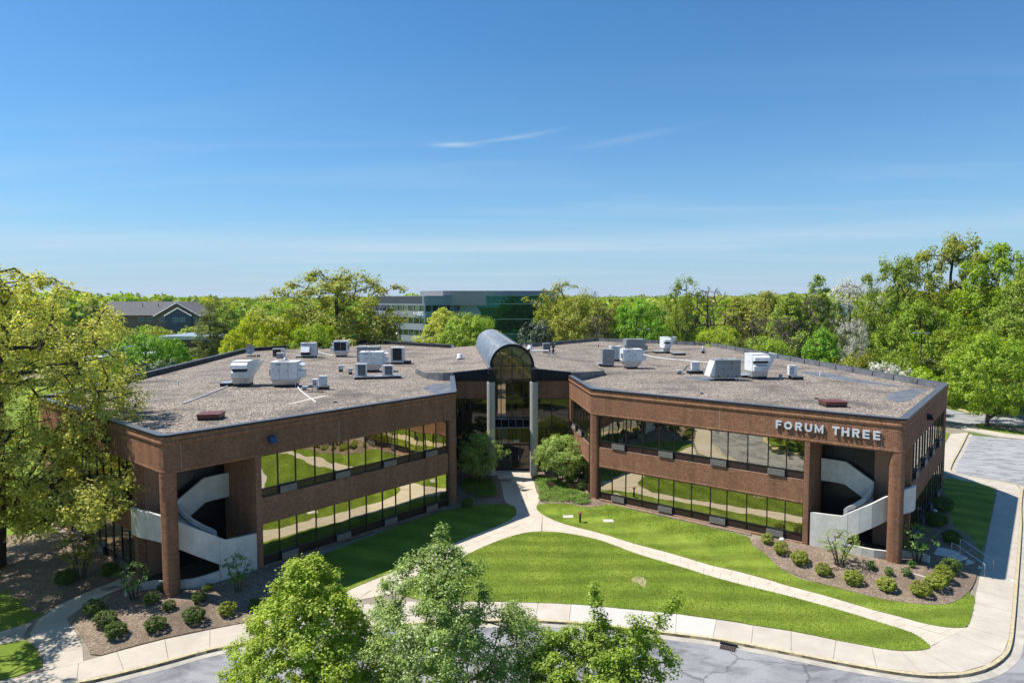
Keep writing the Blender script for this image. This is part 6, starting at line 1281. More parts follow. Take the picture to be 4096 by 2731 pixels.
# photo-facing positions are real distances behind the building
def at(px,Y): return (px-2048)/2681.25*Y
def zt(py,Y): return 16.4+(1190-py)/2681.25*Y
T=[ # proto, px centre, py top, distance, width m, leaf, label
('oakA',1345,1052,122,25,'olive','tall olive green oak with dark forked limbs behind the left roof'),
('rndA',1130,1235,112,9,'yellow','yellow round tree left of the tall olive oak behind the left roof'),
('rndB',1010,1225,118,9.5,'yellow','yellow tree right beside the dark layered pine'),
('rndB',930,1300,104,7,'yellow','low yellow tree just behind the left parapet near the pine'),
('rndA',1260,1290,108,9,'fresh','fresh green low tree at the foot of the tall olive oak'),
('pine',835,1180,128,10,'pine','tall dark layered pine behind the left parapet'),
('rndA',1080,1195,150,13,'fresh','fresh green tree rising behind the two yellow ones'),
('rndB',900,1205,165,13,'mid','green tree filling the gap between the pine and the yellow trees'),
('rndA',1500,1265,128,9,'olive','low olive tree between the tall oak and the grey office block'),
('oakB',2470,1190,170,15,'olive','olive tree beyond the leafless thicket'),
('oakA',2650,1195,160,15,'mid','green tree behind the thin crooked one'),
('oakB',2900,1180,150,15,'fresh','fresh green treetop behind the bare forked tree'),
('oakA',3010,1160,146,15,'mid','mid green treetop in the second row of the wood'),
('rndA',3110,1165,140,12,'olive','olive treetop in the second row above the dark grey unit'),
('rndB',3210,1170,136,11,'fresh','light treetop left of the slender clear standing tree'),
('oakB',3330,1185,140,12,'mid','green crown between the slender tree and the white blossom'),
('oakA',3500,1160,140,13,'fresh','light green crown between the white blossom and the tall trees'),
('rndA',3060,1330,104,8,'fresh','fresh green low tree hugging the right parapet'),
('rndB',2960,1350,102,7,'pine','dark bushy evergreen behind the turbine vent'),
('pine',2500,1190,150,9,'pine','dark conifer behind the leafless thicket'),
('bare',3235,1150,116,8,'brown','brown leafless treetop left of the slender clear standing tree'),
('bare',2385,1250,124,6,'brown','second grey leafless tree beside the thicket'),
('rndA',60,1290,135,15,'mid','green tree far behind the left oak, at the frame edge'),
('rndB',230,1270,140,14,'olive','olive tree behind the crown of the left oak'),
('rndA',360,1300,150,14,'fresh','fresh green tree between the left oak and the gabled house'),
('rndB',455,1350,118,9,'mid','leafy tree left of the bright maple, behind the oak tips'),
('rndA',575,1310,98,9,'maple','dense bright green maple beside the big left oak'),
('rndB',700,1330,100,7,'maple','bright green tree between the maple and the pine'),
('magn',600,1410,84,8.5,'magn','broad glossy magnolia with pale leaves behind the left parapet'),
('rndA',770,1420,88,5,'olive','low olive tree touching the left parapet'),
('rndB',1775,1215,132,13,'pale','pale yellow tree in front of the grey office block'),
('rndA',1880,1235,118,10.5,'fresh','vivid green tree just left of the glass vault'),
('magn',2140,1270,112,7.2,'magn','dark glossy magnolia right of the glass vault'),
('airy',2255,1115,140,12,'olive','taller pale tree of the pair right of the green glass block'),
('rndA',2330,1165,132,13,'olive','broad olive tree with several trunks right of the vault'),
('rndB',2200,1180,146,9,'mid','green tree directly at the edge of the green glass block'),
('bare',2420,1200,128,8.5,'brown','grey leafless thicket tree left of the round green tree'),
('rndA',2550,1180,128,11,'maple','round bright green tree behind the rear of the right roof'),
('airy',2745,1095,120,7.5,'mid','thin tall crooked tree rising above the right roof'),
('bare',2830,1125,118,10,'brown','leafless tree with bare forked limbs right of the thin tall one'),
('rndA',2880,1300,110,9,'lime','low yellow green tree behind the right parapet'),
('thin',2950,1165,124,9,'olive','first olive treetop of the wood behind the right roof'),
('oakB',3060,1145,126,15,'olive','broad olive tree in the middle of the wood behind the right roof'),
('rndB',3160,1155,118,12,'mid','mid green tree of the wood above the tall ducted unit'),
('bare',3010,1240,112,9,'brown','brownish bare undergrowth tree behind the right parapet'),
('bare',3130,1250,108,9,'brown','brown leafless tree behind the louvred condenser'),
('thin',3270,1075,122,8,'mid','slender tree standing clear above the wood on the right'),
('bloom',3400,1105,136,10,'white','white blossoming tree against the sky on the right'),
('bloom',3420,1265,112,5.5,'white','lower white blossoming tree behind the right parapet'),
('rndB',3290,1290,100,7.5,'maple','dense vivid green tree against the right parapet'),
('under',3420,1400,96,6,'olive','scrubby olive bush between the vivid tree and the white shrubs'),
('under',3560,1440,92,6,'white','white flowering shrub behind the right corner of the roof'),
('under',3690,1455,90,6.5,'fresh','leafy bush next to the right corner of the roof'),
('under',3620,1400,97,6,'mid','dark green bush behind the white flowering shrub'),
('oakA',3590,1005,118,13,'mid','tall tree left of the highest crown on the right'),
('oakA',3800,917,122,17,'olive','highest crown of the right hand wood'),
('oakB',3990,950,112,17,'fresh','great green tree filling the upper right edge'),
('oakB',4150,1010,100,14,'mid','dark green tree cut by the right edge of the picture'),
('oakA',3680,1180,112,12,'fresh','lower leafy tree in front of the tallest crown'),
('rndA',3880,1290,104,13,'mid','shaded tree behind the parking lot maple'),
('rndB',4040,1240,96,11,'mid','shaded tree at the right edge behind the parking lot maple'),
('rndA',3970,1310,87,10.5,'fresh','bright maple in the island of the parking lot'),
]
for pk,px,py,Y,wd,lm,lab in T:
    bg(pk,at(px,Y),Y,zt(py,Y)+.1,lm,lab,wd)
# --- shrubs
sh=make_tree('s1',201,.95,.56,.02,'round',nc=190,per=42,leaf=.055,crad=.10,lump=.08,hollow=.85,trunk_r=.02,stems=3,twigs=False)
sh2=make_tree('s2',202,.88,.57,.02,'round',nc=190,per=42,leaf=.055,crad=.10,lump=.14,hollow=.85,trunk_r=.02,stems=3,twigs=False)
lau=make_tree('s3',203,.95,.48,.12,'round',nc=60,per=28,leaf=.085,crad=.13,lump=.25,hollow=.6,trunk_r=.02,stems=4,twigs=False)
stm=make_tree('s4',204,2.3,.85,.5,'vase',nc=60,per=22,leaf=.075,crad=.16,lump=.3,hollow=.4,trunk_r=.03,stems=6)
def shrub(pr,lab,x,y,w_,lm,h=None,cat='shrub',name='shrub',rz=None,group=None):
    g_=float(fall(x,y)[0]); k_=(EYE-g_)/EYE; x*=k_; y*=k_; t=thing(name,lab,cat,(x,y,.05+g_),(x*31+y*17)%6.28 if rz is None else rz,group)
    s=w_/1.16
    for me,pn in zip(pr,('stem','foliage')):
        o=link(pn,me,t); o.scale=(s*(.93+.14*((x*5.3)%1)),s*(.93+.14*((y*7.1)%1)),(h or s*(.85+.3*((x*3.7+y)%1))))
        if pn=='foliage': o.material_slots[0].link='OBJECT'; o.material_slots[0].material=LM[lm]
    return t
labR=['small round boxwood nearest the window corner of the right wing','second boxwood from the wall, below the white floodlight','third boxwood down the left edge of the right mulch bed','fourth boxwood down the left edge of the right mulch bed','boxwood below the pale multi stemmed shrub on the right','boxwood at the bottom middle of the right mulch bed','lowest boxwood of the right mulch bed, near the grass','boxwood touching another one left of the steps','upper boxwood of the touching pair left of the steps','dark boxwood in the shade beside the steps']
for (x,y,w_),l_ in zip(D['bushR'][:10],labR): shrub((sh,sh2)[int(x*7)%2],l_,x,y+.35,w_*1.0,'bush' if 'dark' not in l_ else 'bush_shaded',group='boxwoods in the right mulch bed')
for (x,y,w_),l_ in zip(D['bushR'][10:],['leafy bright laurel left of the right corner column','leafy laurel just below the right corner column','leafy laurel at the end of the concrete edging','leafy laurel right behind the corner column base']): shrub(lau,l_,x,y+.2,w_*.98,'laurel',group='laurels round the right corner column')
labL=['shaded shrub at the top left of the left mulch bed','shaded shrub in the middle of the cluster of three by the left path','lowest shrub of the cluster of three by the left path','shrub in the middle of the left mulch bed near the sidewalk','shrub below the left corner column','bright shrub at the right end of the left mulch bed','small shrub left of the left corner column base','small shrub in front of the left corner column base','small shrub right of the left corner column base','small shrub behind the left corner column','small shrub against the curved planter wall','shrub under the oak by the left facade','dark shrub deep in the shade of the oak','dark shrub half hidden by the leftmost street tree']
for (x,y,w_),l_ in zip(D['bushL'],labL): shrub((sh,sh2)[int(abs(x)*7)%2],l_,x,y+.3,w_*1.0,'bush' if 'bright' in l_ else 'bush_shaded',group='shrubs in the left mulch bed')
shrub(stm,'pale multi stemmed shrub in the right mulch bed before the stair',20.0,39.95,1.7,'dogw',h=.95,name='multi_stem_shrub'); shrub(stm,'multi stemmed shrub in the shade right of the corner column',25.0,40.5,1.7,'laurel',h=1.0,name='multi_stem_shrub'); shrub(stm,'sparse multi stemmed shrub left of the left corner column',-20.7,35.6,1.5,'laurel',h=.85,name='multi_stem_shrub'); shrub(stm,'sparse multi stemmed shrub against the left stair wall',-15.35,36.5,1.3,'laurel',h=.9,name='multi_stem_shrub'); shrub(stm,'young sapling in the mulch under the oak',-25.3,38.3,1.7,'olive',h=1.3,name='sapling')
shrub(sh2,'shrub in the shade by the left entrance pillar',-3.5,51.6,.95,'bush_shaded'); shrub(lau,'leafy bush by the inner wall of the right wing',5.2,58.2,1.6,'laurel'); shrub(sh,'round bush beside the inner right windows',6.0,56.2,1.0,'bush_shaded')
shrub(sh,'dark shrub on the shaded side right of the building',30.3,47.0,1.4,'bush_shaded'); shrub(sh2,'dark shrub behind the handrail in the shade',29.2,43.6,1.1,'bush_shaded'); shrub(sh,'far dark shrub along the shaded right facade',33.0,50.4,1.3,'bush_shaded')
dg=make_tree('d1',301,4.3,2.25,.9,'round',nc=230,per=60,leaf=.11,crad=.36,lump=.3,hollow=.5,trunk_r=.08,stems=3,gap=.2)
dg2=make_tree('d2',302,4.6,2.1,.8,'egg',nc=220,per=60,leaf=.11,crad=.36,lump=.35,hollow=.5,trunk_r=.08,stems=2,gap=.3,pts=[(1.6,-.5,3.8),(2.2,-.6,3.0),(2.4,-.4,2.6),(1.9,-.3,3.4),(2.7,-.4,2.9),(1.2,-.3,4.6)])
plant(dg,'dogwood_tree','sunlit light green dogwood right of the entrance','tree',4.25,58.6,1,0,'dogw'); plant(dg2,'dogwood_tree','mostly shaded dogwood left of the entrance with one sunlit side','tree',-3.1,58.9,1,0,'dogw')
# ornamental grass clumps and juniper carpet
for (x,y),l_ in (((3.3,56.3),'brown dry grass clump in the middle of the juniper carpet'),((5.2,55.9),'brown dry grass clump at the right side of the juniper carpet')):
    rng=np.random.default_rng(int(x*10)); M=MB()
    for i in range(120):
        a=rng.uniform(0,6.28); r=rng.uniform(.02,.22); q=rng.uniform(.45,.75); bx_=x+r*math.cos(a); by=y+r*math.sin(a); tx=bx_+r*.9*math.cos(a); ty=by+r*.9*math.sin(a); wv=.012
        M.quad((bx_-wv,by,.05),(bx_+wv,by,.05),(tx+.004,ty,q),(tx-.004,ty,q))
    settle_later=M.build('grass_clump',mat('dry_stems',(.16,.09,.065),.9,0,.25,20)); settle(settle_later,cut=False); tag(settle_later,l_,'ornamental grass')
def carpet(name,poly,n,lm,h,label,leaf=.1,cat='ground cover'):
    rng=np.random.default_rng(len(poly)*n); P=np.array(chaikin(poly,2)); lo=P.min(0); hi=P.max(0); Q=rng.uniform(lo,hi,(n*3,2)); ins=np.zeros(len(Q),bool); j=len(P)-1
    for i in range(len(P)):
        a,b=P[i],P[j]; c_=((a[1]>Q[:,1])!=(b[1]>Q[:,1]))&(Q[:,0]<(b[0]-a[0])*(Q[:,1]-a[1])/(b[1]-a[1]+1e-12)+a[0]); ins^=c_; j=i
    Q=Q[ins][:n]; z=.05+h*(.5+.5*np.sin(Q[:,0]*2.3)*np.cos(Q[:,1]*2.9))*rng.uniform(.6,1,len(Q)); cen=np.column_stack([Q,z]); V,F=leaves(rng,cen,np.tile([0,0,1.],(len(Q),1)),16,.16,leaf,flat=.6,asp=.35,upb=.6)
    o=link(name,npmesh(name,V,F,(LM[lm],))); o['kind']='stuff'; o['label']=label; settle(o,cut=False); return o
carpet('juniper_carpet',[(2.0,59.6),(2.5,60.2),(4.0,59.6),(4.9,57.3),(5.9,55.0),(6.4,54.2),(6.3,52.9),(5.8,51.8),(4.8,52.45),(3.15,52.9),(2.2,52.9),(2.1,53.4),(2.35,54.3),(2.2,56.2)],1500,'juni',.30,'bright green juniper carpet right of the entrance walk')
carpet('juniper_carpet',[(-4.6,58.2),(-3.5,60.2),(-2.0,59.3),(-1.35,56.7),(-1.3,53.9),(-2.6,53.9),(-4.0,55)],900,'juni',.28,'shaded juniper carpet left of the entrance walk')
# short grass blades on the near lawns: real tufts, uneven edge along the paths
def turf(poly,dens,seed,label,c_='turfm'):
    rng=np.random.default_rng(seed); P=np.array(chaikin(poly,2)); lo=P.min(0); hi=P.max(0); n=int((hi-lo).prod()*dens); Q=rng.uniform(lo,hi,(n,2)); ins=np.zeros(len(Q),bool); j=len(P)-1
    for i in range(len(P)):
        a,b=P[i],P[j]; cc=((a[1]>Q[:,1])!=(b[1]>Q[:,1]))&(Q[:,0]<(b[0]-a[0])*(Q[:,1]-a[1])/(b[1]-a[1]+1e-12)+a[0]); ins^=cc; j=i
    Q=Q[ins]+rng.normal(0,.045,(ins.sum(),2)); n=len(Q); a=rng.uniform(0,2*PI,n); w_=rng.uniform(.012,.028,n); h=rng.uniform(.02,.055,n); l=rng.normal(0,.03,(n,2)); z=np.full(n,.035)
    A=np.column_stack([Q[:,0]-w_*np.cos(a),Q[:,1]-w_*np.sin(a),z]); B=np.column_stack([Q[:,0]+w_*np.cos(a),Q[:,1]+w_*np.sin(a),z]); Cc=np.column_stack([Q+l,z+h])
    o=link('grass_blades',npmesh('grass_blades',np.stack([A,B,Cc],1).reshape(-1,3),np.arange(n*3).reshape(-1,3),(turf_m,))); o['kind']='stuff'; o['label']=label; settle(o,cut=False)
turf_m=leaf_mat('grass_blades',(.15,.22,.022),(.20,.275,.032),(.27,.32,.06),.35,.02)
c=[p for p in D['lawnC'] if p not in ((-.27,45.36),(.87,45.69))]
turf(c,420,1,'mown grass of the central lawn'); turf(D['lawnR'],300,2,'mown grass between the right wing and the path'); turf(D['lawnL'],300,3,'mown grass in front of the left wing')
# ---------------------------------------------------------------- far background
def bldg_box(M,x0,x1,y0,y1,z0,z1): return M.box(x0,x1,y0,y1,z0,z1)
gwall=mat('brown_siding',(.20,.15,.10),.8,0,.08,2); bwall=mat('slate_blue_siding',(.075,.10,.135),.8,0,.08,2); shing=mat('grey_shingles',(.13,.125,.13),.9,0,.15,1.5,.3,8); trimw=mat('white_trim',(.62,.62,.6),.6)
hs_=thing('gabled_house','long brown and blue house with a grey gabled roof beyond the left trees','house',(0,0,0)); Yh=236
def hx(px,Y=Yh): return (px-2048)/2681.25*Y
def hz(py,Y=Yh): return 16.4+(1190-py)/2681.25*Y
xa,xg0,xg1=hx(400),hx(628),hx(798); ze=hz(1258); zr=hz(1203)
MB().box(xa,xg0+.1,Yh+2,Yh+16,-.2,ze).build('wall',gwall,hs_)
MB().hexa([(xa-1,Yh+1,ze),(xg0+2,Yh+1,ze),(xg0+2,Yh+17,ze),(xa-1,Yh+17,ze)],[(xa-1,Yh+9,zr),(hx(708),Yh+9,zr),(hx(708),Yh+9.1,zr),(xa-1,Yh+9.1,zr)]).build('roof',shing,hs_)
M=MB(); xm=(xg0+xg1)/2; zg=hz(1206); M.v=[(xg0,Yh,-.2),(xg1,Yh,-.2),(xg1,Yh,ze),(xm,Yh,zg-.4),(xg0,Yh,ze)]+[(xg0,Yh+14,-.2),(xg1,Yh+14,-.2),(xg1,Yh+14,ze),(xm,Yh+14,zg-.4),(xg0,Yh+14,ze)]; M.f=[(0,1,2,3,4),(9,8,7,6,5),(0,4,9,5),(1,6,7,2),(4,3,8,9),(3,2,7,8)]; M.build('gable_wall',gwall,hs_)
M=MB(); e=.9
M.hexa([(xg0-e,Yh-.8,ze-.5),(xm,Yh-.8,zg-.3),(xm,Yh+14,zg-.3),(xg0-e,Yh+14,ze-.5)],[(xg0-e,Yh-.8,ze-.2),(xm,Yh-.8,zg),(xm,Yh+14,zg),(xg0-e,Yh+14,ze-.2)]); M.hexa([(xm,Yh-.8,zg-.3),(xg1+e,Yh-.8,ze-.5),(xg1+e,Yh+14,ze-.5),(xm,Yh+14,zg-.3)],[(xm,Yh-.8,zg),(xg1+e,Yh-.8,ze-.2),(xg1+e,Yh+14,ze-.2),(xm,Yh+14,zg)]); M.build('gable_roof',shing,hs_)
M=MB(); M.tube([(xg0-e,Yh-.85,ze-.4),(xm,Yh-.85,zg-.2),(xg1+e,Yh-.85,ze-.4)],.16,4); M.build('gable_trim',trimw,hs_)
b0,b1=hx(672),hx(772); zb_=hz(1258); zt_=hz(1231); M=MB(); bm_=(b0+b1)/2; M.v=[(b0,Yh-1.5,-.2),(b1,Yh-1.5,-.2),(b1,Yh-1.5,zb_),(bm_,Yh-1.5,zt_),(b0,Yh-1.5,zb_),(b0,Yh,-.2),(b1,Yh,-.2),(b1,Yh,zb_),(bm_,Yh,zt_),(b0,Yh,zb_)]; M.f=[(0,1,2,3,4),(0,4,9,5),(1,6,7,2),(4,3,8,9),(3,2,7,8)]; M.build('bay_wall',bwall,hs_)
M=MB(); M.tube([(b0-.4,Yh-1.7,zb_-.2),(bm_,Yh-1.7,zt_+.15),(b1+.4,Yh-1.7,zb_-.2)],.22,4); M.build('bay_roof_trim',trimw,hs_)
win_g=mat('blue_grey_window',(.12,.15,.22),.12,0,.1,2)
for px,Yw in ((650,Yh),(711,Yh-1.5),(739,Yh-1.5),(776,Yh)):
    x=hx(px); z0=hz(1283); z1=hz(1266); fr=MB().box(x-.95,x+.95,Yw-.12,Yw,z0,z1).build('window',trimw,hs_); 
    for k in (0,1): MB().box(x-.85+k*.9,x-.05+k*.9,Yw-.16,Yw-.11,z0+.12,z1-.12).build('pane',win_g,fr)
for px in (566,600): x=hx(px,Yh+2); fr=MB().box(x-.9,x+.9,Yh+1.88,Yh+2,hz(1282),hz(1266)).build('window',trimw,hs_); MB().box(x-.8,x+.8,Yh+1.8,Yh+1.88,hz(1281),hz(1267)).build('pane',win_g,fr)
for px in (536,600): x=hx(px); MB().cyl(x,Yh+6,ze+2,ze+4.0,.12,n=6).build('roof_pipe',curb_m,hs_)
# green glass office block
ob=thing('glass_office_block','large office block with grey bands and green mirror glass beyond the entrance','building',(0,0,0)); Yo=200
gband=mat('grey_metal_band',(.30,.31,.345),.5,.1,.05,.3); tband=mat('teal_grey_band',(.22,.33,.36),.35,.1,.05,.3); dband=mat('dark_parapet_band',(.07,.075,.095),.5,0,.05,.3)
gdark=glass_mat('dark_office_glass',(.55,.62,.72),refl=.45,wav=.004); ggreen=glass_mat('green_office_glass',(.035,.17,.125),refl=.5,dark=(.002,.016,.011),wav=.004)
def hz2(py,Y): return 16.4+(1190-py)/2681.25*Y
c0=Vector((hx(1700,Yo),Yo)); l0=Vector((hx(1490,221),221)); c1_=Vector((hx(1842,Yo+14),Yo+14)); r1=Vector((hx(2300,Yo+60),Yo+60)); 
Fa=Fac(l0,c0); Fb=Fac(c0,c1_); 
lv=[(16.5,17.1,dband),(12.85,14.5,'w'),(8.7,10.6,'w'),(5.0,6.8,'w')]
def blk(F,m0,side):
    L=F.L; bands=[(-.2,1.2),(3.0,4.85),(6.65,8.55),(10.4,12.3),(14.1,16.9)]
    for i,(a,b) in enumerate(bands): M=MB(); F.bx(M,0,L,0,1,a,b); M.build('facade_band',m0 if not(side and i==4) else m0,ob)
    for a,b in ((1.2,3.0),(4.85,6.65),(8.55,10.4),(12.3,14.1)):
        n=max(3,int(L/2.9)); st=L/n
        for i in range(n): MB().quad(F.p(i*st+.09,.25,a),F.p((i+1)*st-.09,.25,a),F.p((i+1)*st-.09,.25,b),F.p(i*st+.09,.25,b)).build('window',gdark,ob)
        for i in range(n+1): M=MB(); F.bx(M,i*st-.09,i*st+.09,.02,.3,a,b); M.build('mullion',m0,ob)
blk(Fa,gband,0); blk(Fb,tband,1)
M=MB(); Fa.bx(M,0,Fa.L,-.06,0,14.7,16.7); M.build('dark_parapet',dband,ob)
MB().prism([tuple(l0),tuple(c0),tuple(c1_),(hx(1760,Yo+40),Yo+40)],16.6,16.95).build('roof',gband,ob)
ph0,ph1=hx(1682,Yo+18),hx(2200,Yo+40); MB().prism([(hx(1682,Yo+16),Yo+16),(hx(1773,Yo+10),Yo+10),(hx(2220,Yo+16),Yo+16),(hx(2220,Yo+16),Yo+40),(hx(1682,Yo+16),Yo+45)],14,hz2(1163,Yo+12)).build('penthouse',mat('ribbed_grey_cladding',(.34,.33,.33),.7,0,.05,.4),ob)
# green glass wedge: floor bands of tall panes with thin pale lines
Fg=Fac(c1_,Vector((hx(2205,Yo+8),Yo+8))); Lg=Fg.L
M=MB(); M.v=[Fg.p(0,-.2,16.9),Fg.p(3.4,-.2,16.9),Fg.p(6.8,-.2,11.6),Fg.p(6.8,-.2,10.6),Fg.p(0,-.2,10.6),Fg.p(0,.8,16.9),Fg.p(3.4,.8,16.9),Fg.p(6.8,.8,11.6),Fg.p(6.8,.8,10.6),Fg.p(0,.8,10.6)]; M.f=[(0,1,2,3,4),(9,8,7,6,5),(0,5,6,1),(1,6,7,2),(2,7,8,3),(3,8,9,4),(4,9,5,0)]; M.build('slanted_band',tband,ob)
zz_=[.2,4.9,9.6,14.4,17.0]
for a,b in zip(zz_,zz_[1:]):
    n=int(Lg/1.5); st=Lg/n
    for i in range(n): MB().quad(Fg.p(i*st+.03,.0,a+.08),Fg.p((i+1)*st-.03,.0,a+.08),Fg.p((i+1)*st-.03,.0,b-.08),Fg.p(i*st+.03,.0,b-.08)).build('pane',ggreen,ob)
    M=MB(); Fg.bx(M,0,Lg,-.05,.2,b-.08,b+.08); M.build('transom',mat('pale_green_metal',(.25,.42,.36),.5),ob)
M=MB(); Fg.bx(M,0,Lg,.15,1,0,17.0); M.build('core_wall',mat('dark_green_core',(.01,.03,.025),.5),ob)
# sign letters on the grey face near the corner
whs=mat('white_sign_face',(.85,.85,.85),.5)
Ls_=Fa.L; h_=1.22; u_=Ls_-3.75
for i,ch in enumerate('UBS'): letter(ch,.95,h_,lambda x,z,d,i=i: Fa.p(u_+i*1.13+x,-.1-d,11.0+z),whs,ob,0,.12)
M=MB(); ux,uz=u_-1.15,11.6
for a in (20,90,160):
    c,s=math.cos(R(a)),math.sin(R(a)); p0=Fa.p(ux-c*.75,-.16,uz-s*.75); p1=Fa.p(ux+c*.75,-.16,uz+s*.75); M.tube([p0,p1],.06,4); M.tube([Fa.p(ux-c*.75+.17*math.cos(t),-.16,uz-s*.75+.17*math.sin(t)) for t in np.linspace(0,2*PI,9)],.05,4)
    M.tube([Fa.p(ux+c*.6,-.16,uz+s*.6),Fa.p(ux+c*.6-s*.25,-.16,uz+s*.6+c*.25)],.06,4)
M.build('crossed_keys_emblem',whs,ob)
# second block, far right
o2=thing('banded_office_block','low office block with blue grey bands behind the white blossom trees','building',(0,0,0)); Y2=215; x0,x1=hx(3270,Y2),hx(3760,Y2); F2=Fac(Vector((x0,Y2)),Vector((x1,Y2+4)))
for a,b in ((-.2,1.2),(3.0,4.8),(6.6,8.4),(10.4,13.8)): M=MB(); F2.bx(M,0,F2.L,0,10,a,b); M.build('facade_band',tband,o2)
for a,b in ((1.2,3.0),(4.8,6.6),(8.4,10.4)):
    n=14
    for i in range(n): u=F2.L*i/n; MB().quad(F2.p(u+.1,.2,a),F2.p(u+F2.L/n-.1,.2,a),F2.p(u+F2.L/n-.1,.2,b),F2.p(u+.1,.2,b)).build('window',gdark,o2)
    for i in range(n+1): u=F2.L*i/n; M=MB(); F2.bx(M,u-.1,u+.1,.1,.4,a,b); M.build('mullion',tband,o2)
lot2=MB().prism([(hx(3300,168),168),(hx(3900,168),168),(hx(3900,205),205),(hx(3250,205),205)],-.21,-.13).build('parking_lot',mat('pale_far_concrete',(.42,.38,.33),.9),None,kind='structure')
# parked cars far away
car_glass=mat('car_glass',(.01,.012,.015),.08); tyre_m=mat('tyre_rubber',(.015,.015,.015),.9)
def car(col,label,x,y,rz,z=-.13,group='cars parked beyond the trees'):
    t=thing('parked_car',label,'car',(x,y,z),rz,group); body=MB(); W=.88
    prof=[(-2.2,.35),(-2.25,.75),(-1.6,.92),(-.9,1.0),(1.3,1.0),(2.1,.9),(2.2,.4)]; 
    M=MB(); n=len(prof)
    M.v=[(x_,-W,z_) for x_,z_ in prof]+[(x_,W,z_) for x_,z_ in prof]; M.f=[tuple(range(n)),tuple(range(2*n-1,n-1,-1))]+[(i,n+i,n+(i+1)%n,(i+1)%n) for i in range(n)]; M.build('body',mat('car_paint_'+label.split()[0],col,.25,.1,.02),t,bevel=.05)
    MB().hexa([(-1.1,-W*.93,1.0),(1.5,-W*.93,1.0),(1.5,W*.93,1.0),(-1.1,W*.93,1.0)],[(-.45,-W*.72,1.42),(.95,-W*.72,1.42),(.95,W*.72,1.42),(-.45,W*.72,1.42)]).build('windows',car_glass,t,bevel=.03)
    MB().box(-.42,.92,-W*.70,W*.70,1.42,1.46).build('roof',MATS['car_paint_'+label.split()[0]],t,bevel=.02)
    for sx in (-1.35,1.35):
        for sy in (-1,1): MB().tube([(sx,sy*(W-.15),.33),(sx,sy*(W+.02),.33)],.33,14).build('wheel',tyre_m,t)
cs=[((.6,.6,.6),'silver car, first of the far row seen left of the tall right wood',3475,176),((.05,.05,.06),'black car second in the far row right of the blossom tree',3510,178),((.7,.7,.7),'white car third in the far row by the banded block',3560,180),((.08,.10,.16),'blue car fourth in the far row by the banded block',3610,182),((.62,.62,.6),'pale car last of the far row behind the light pole',3725,180)]
for col,l_,px,Y in cs: car(col,l_,hx(px,Y),Y,R(80))
for col,l_,px,Y in [((.7,.7,.7),'white car glimpsed through the trees behind the right roof',2655,150),((.5,.5,.52),'grey car beside the white one behind the right roof',2690,156),((.65,.65,.65),'cream car at the foot of the bare tree',2640,162)]: car(col,l_,hx(px,Y),Y,R(10))
# poles
def lightpole(label,x,y,h,heads=2,m_=None):
    t=thing('light_pole',label,'lamp post',(x,y,-.1)); MB().cyl(0,0,0,h,.10,.07,10).build('pole',m_ or dark_metal,t); MB().box(-.7,.7,-.05,.05,h-.05,h+.05).build('arm',m_ or dark_metal,t)
    for s in ((-1,1) if heads==2 else (1,)): MB().box(s*.8-.3,s*.8+.3,-.25,.25,h-.02,h+.14).build('lamp_head',galv_m,t)
lightpole('twin headed light pole right of the roof corner, before the big trees',at(3689,98),98,zt(1335,98)); lightpole('thin light pole between the two dark trees behind the right roof',at(2575,118),118,zt(1318,118)+0)
lightpole('grey street light pole left of the maple, seen through the oak',at(496,92),92,zt(1380,92),1,galv_m); lightpole('shorter grey pole further left, seen through the oak',at(437,88),88,zt(1395,88),1,galv_m)
up_=thing('utility_pole','wooden utility pole with a grey transformer before the grey office block','utility pole',(at(1599,134),134,-.1)); MB().cyl(0,0,0,zt(1292,134),.16,.12,10).build('pole',barkd_m,up_); MB().lathe(-.55,0,[(.28,zt(1345,134)),(.30,zt(1343,134)),(.30,zt(1330,134)),(.2,zt(1328,134))],12).build('transformer',galv_m,up_); MB().box(-.2,1.2,-.05,.05,zt(1306,134)-.1,zt(1306,134)).build('crossarm',galv_m,up_)
# low flat buildings and roofs among the trees
def lowb(name,label,px0,px1,py,Y,dp,wm,rm,h=None):
    x0,x1=hx(px0,Y),hx(px1,Y); z=hz2(py,Y); t=thing(name,label,'building',(0,0,0)); MB().box(x0,x1,Y,Y+dp,-.2,z-.8).build('wall',wm,t); MB().box(x0-.4,x1+.4,Y-.4,Y+dp+.4,z-.8,z).build('roof_edge',rm,t); 
    for i in range(4): u=x0+(x1-x0)*(i+.3)/4; MB().box(u,u+(x1-x0)*.12,Y-.06,Y,z-2.6,z-1.3).build('window',car_glass,t)
lowb('flat_roofed_building','low dark flat roofed building between the pine and the house',640,860,1341,150,20,mat('dark_brick_far',(.10,.075,.06),.9),galv_m)
lowb('flat_roofed_building','low pale building glimpsed behind the forked bare tree',2790,2900,1283,210,15,mat('cream_wall_far',(.45,.42,.36),.9),mat('white_roof_far',(.6,.6,.6),.6))
lowb('red_brick_shop','small red brick shop seen through the big oak on the left',330,480,1425,120,12,mat('red_brick_far',(.20,.07,.05),.9),trimw)
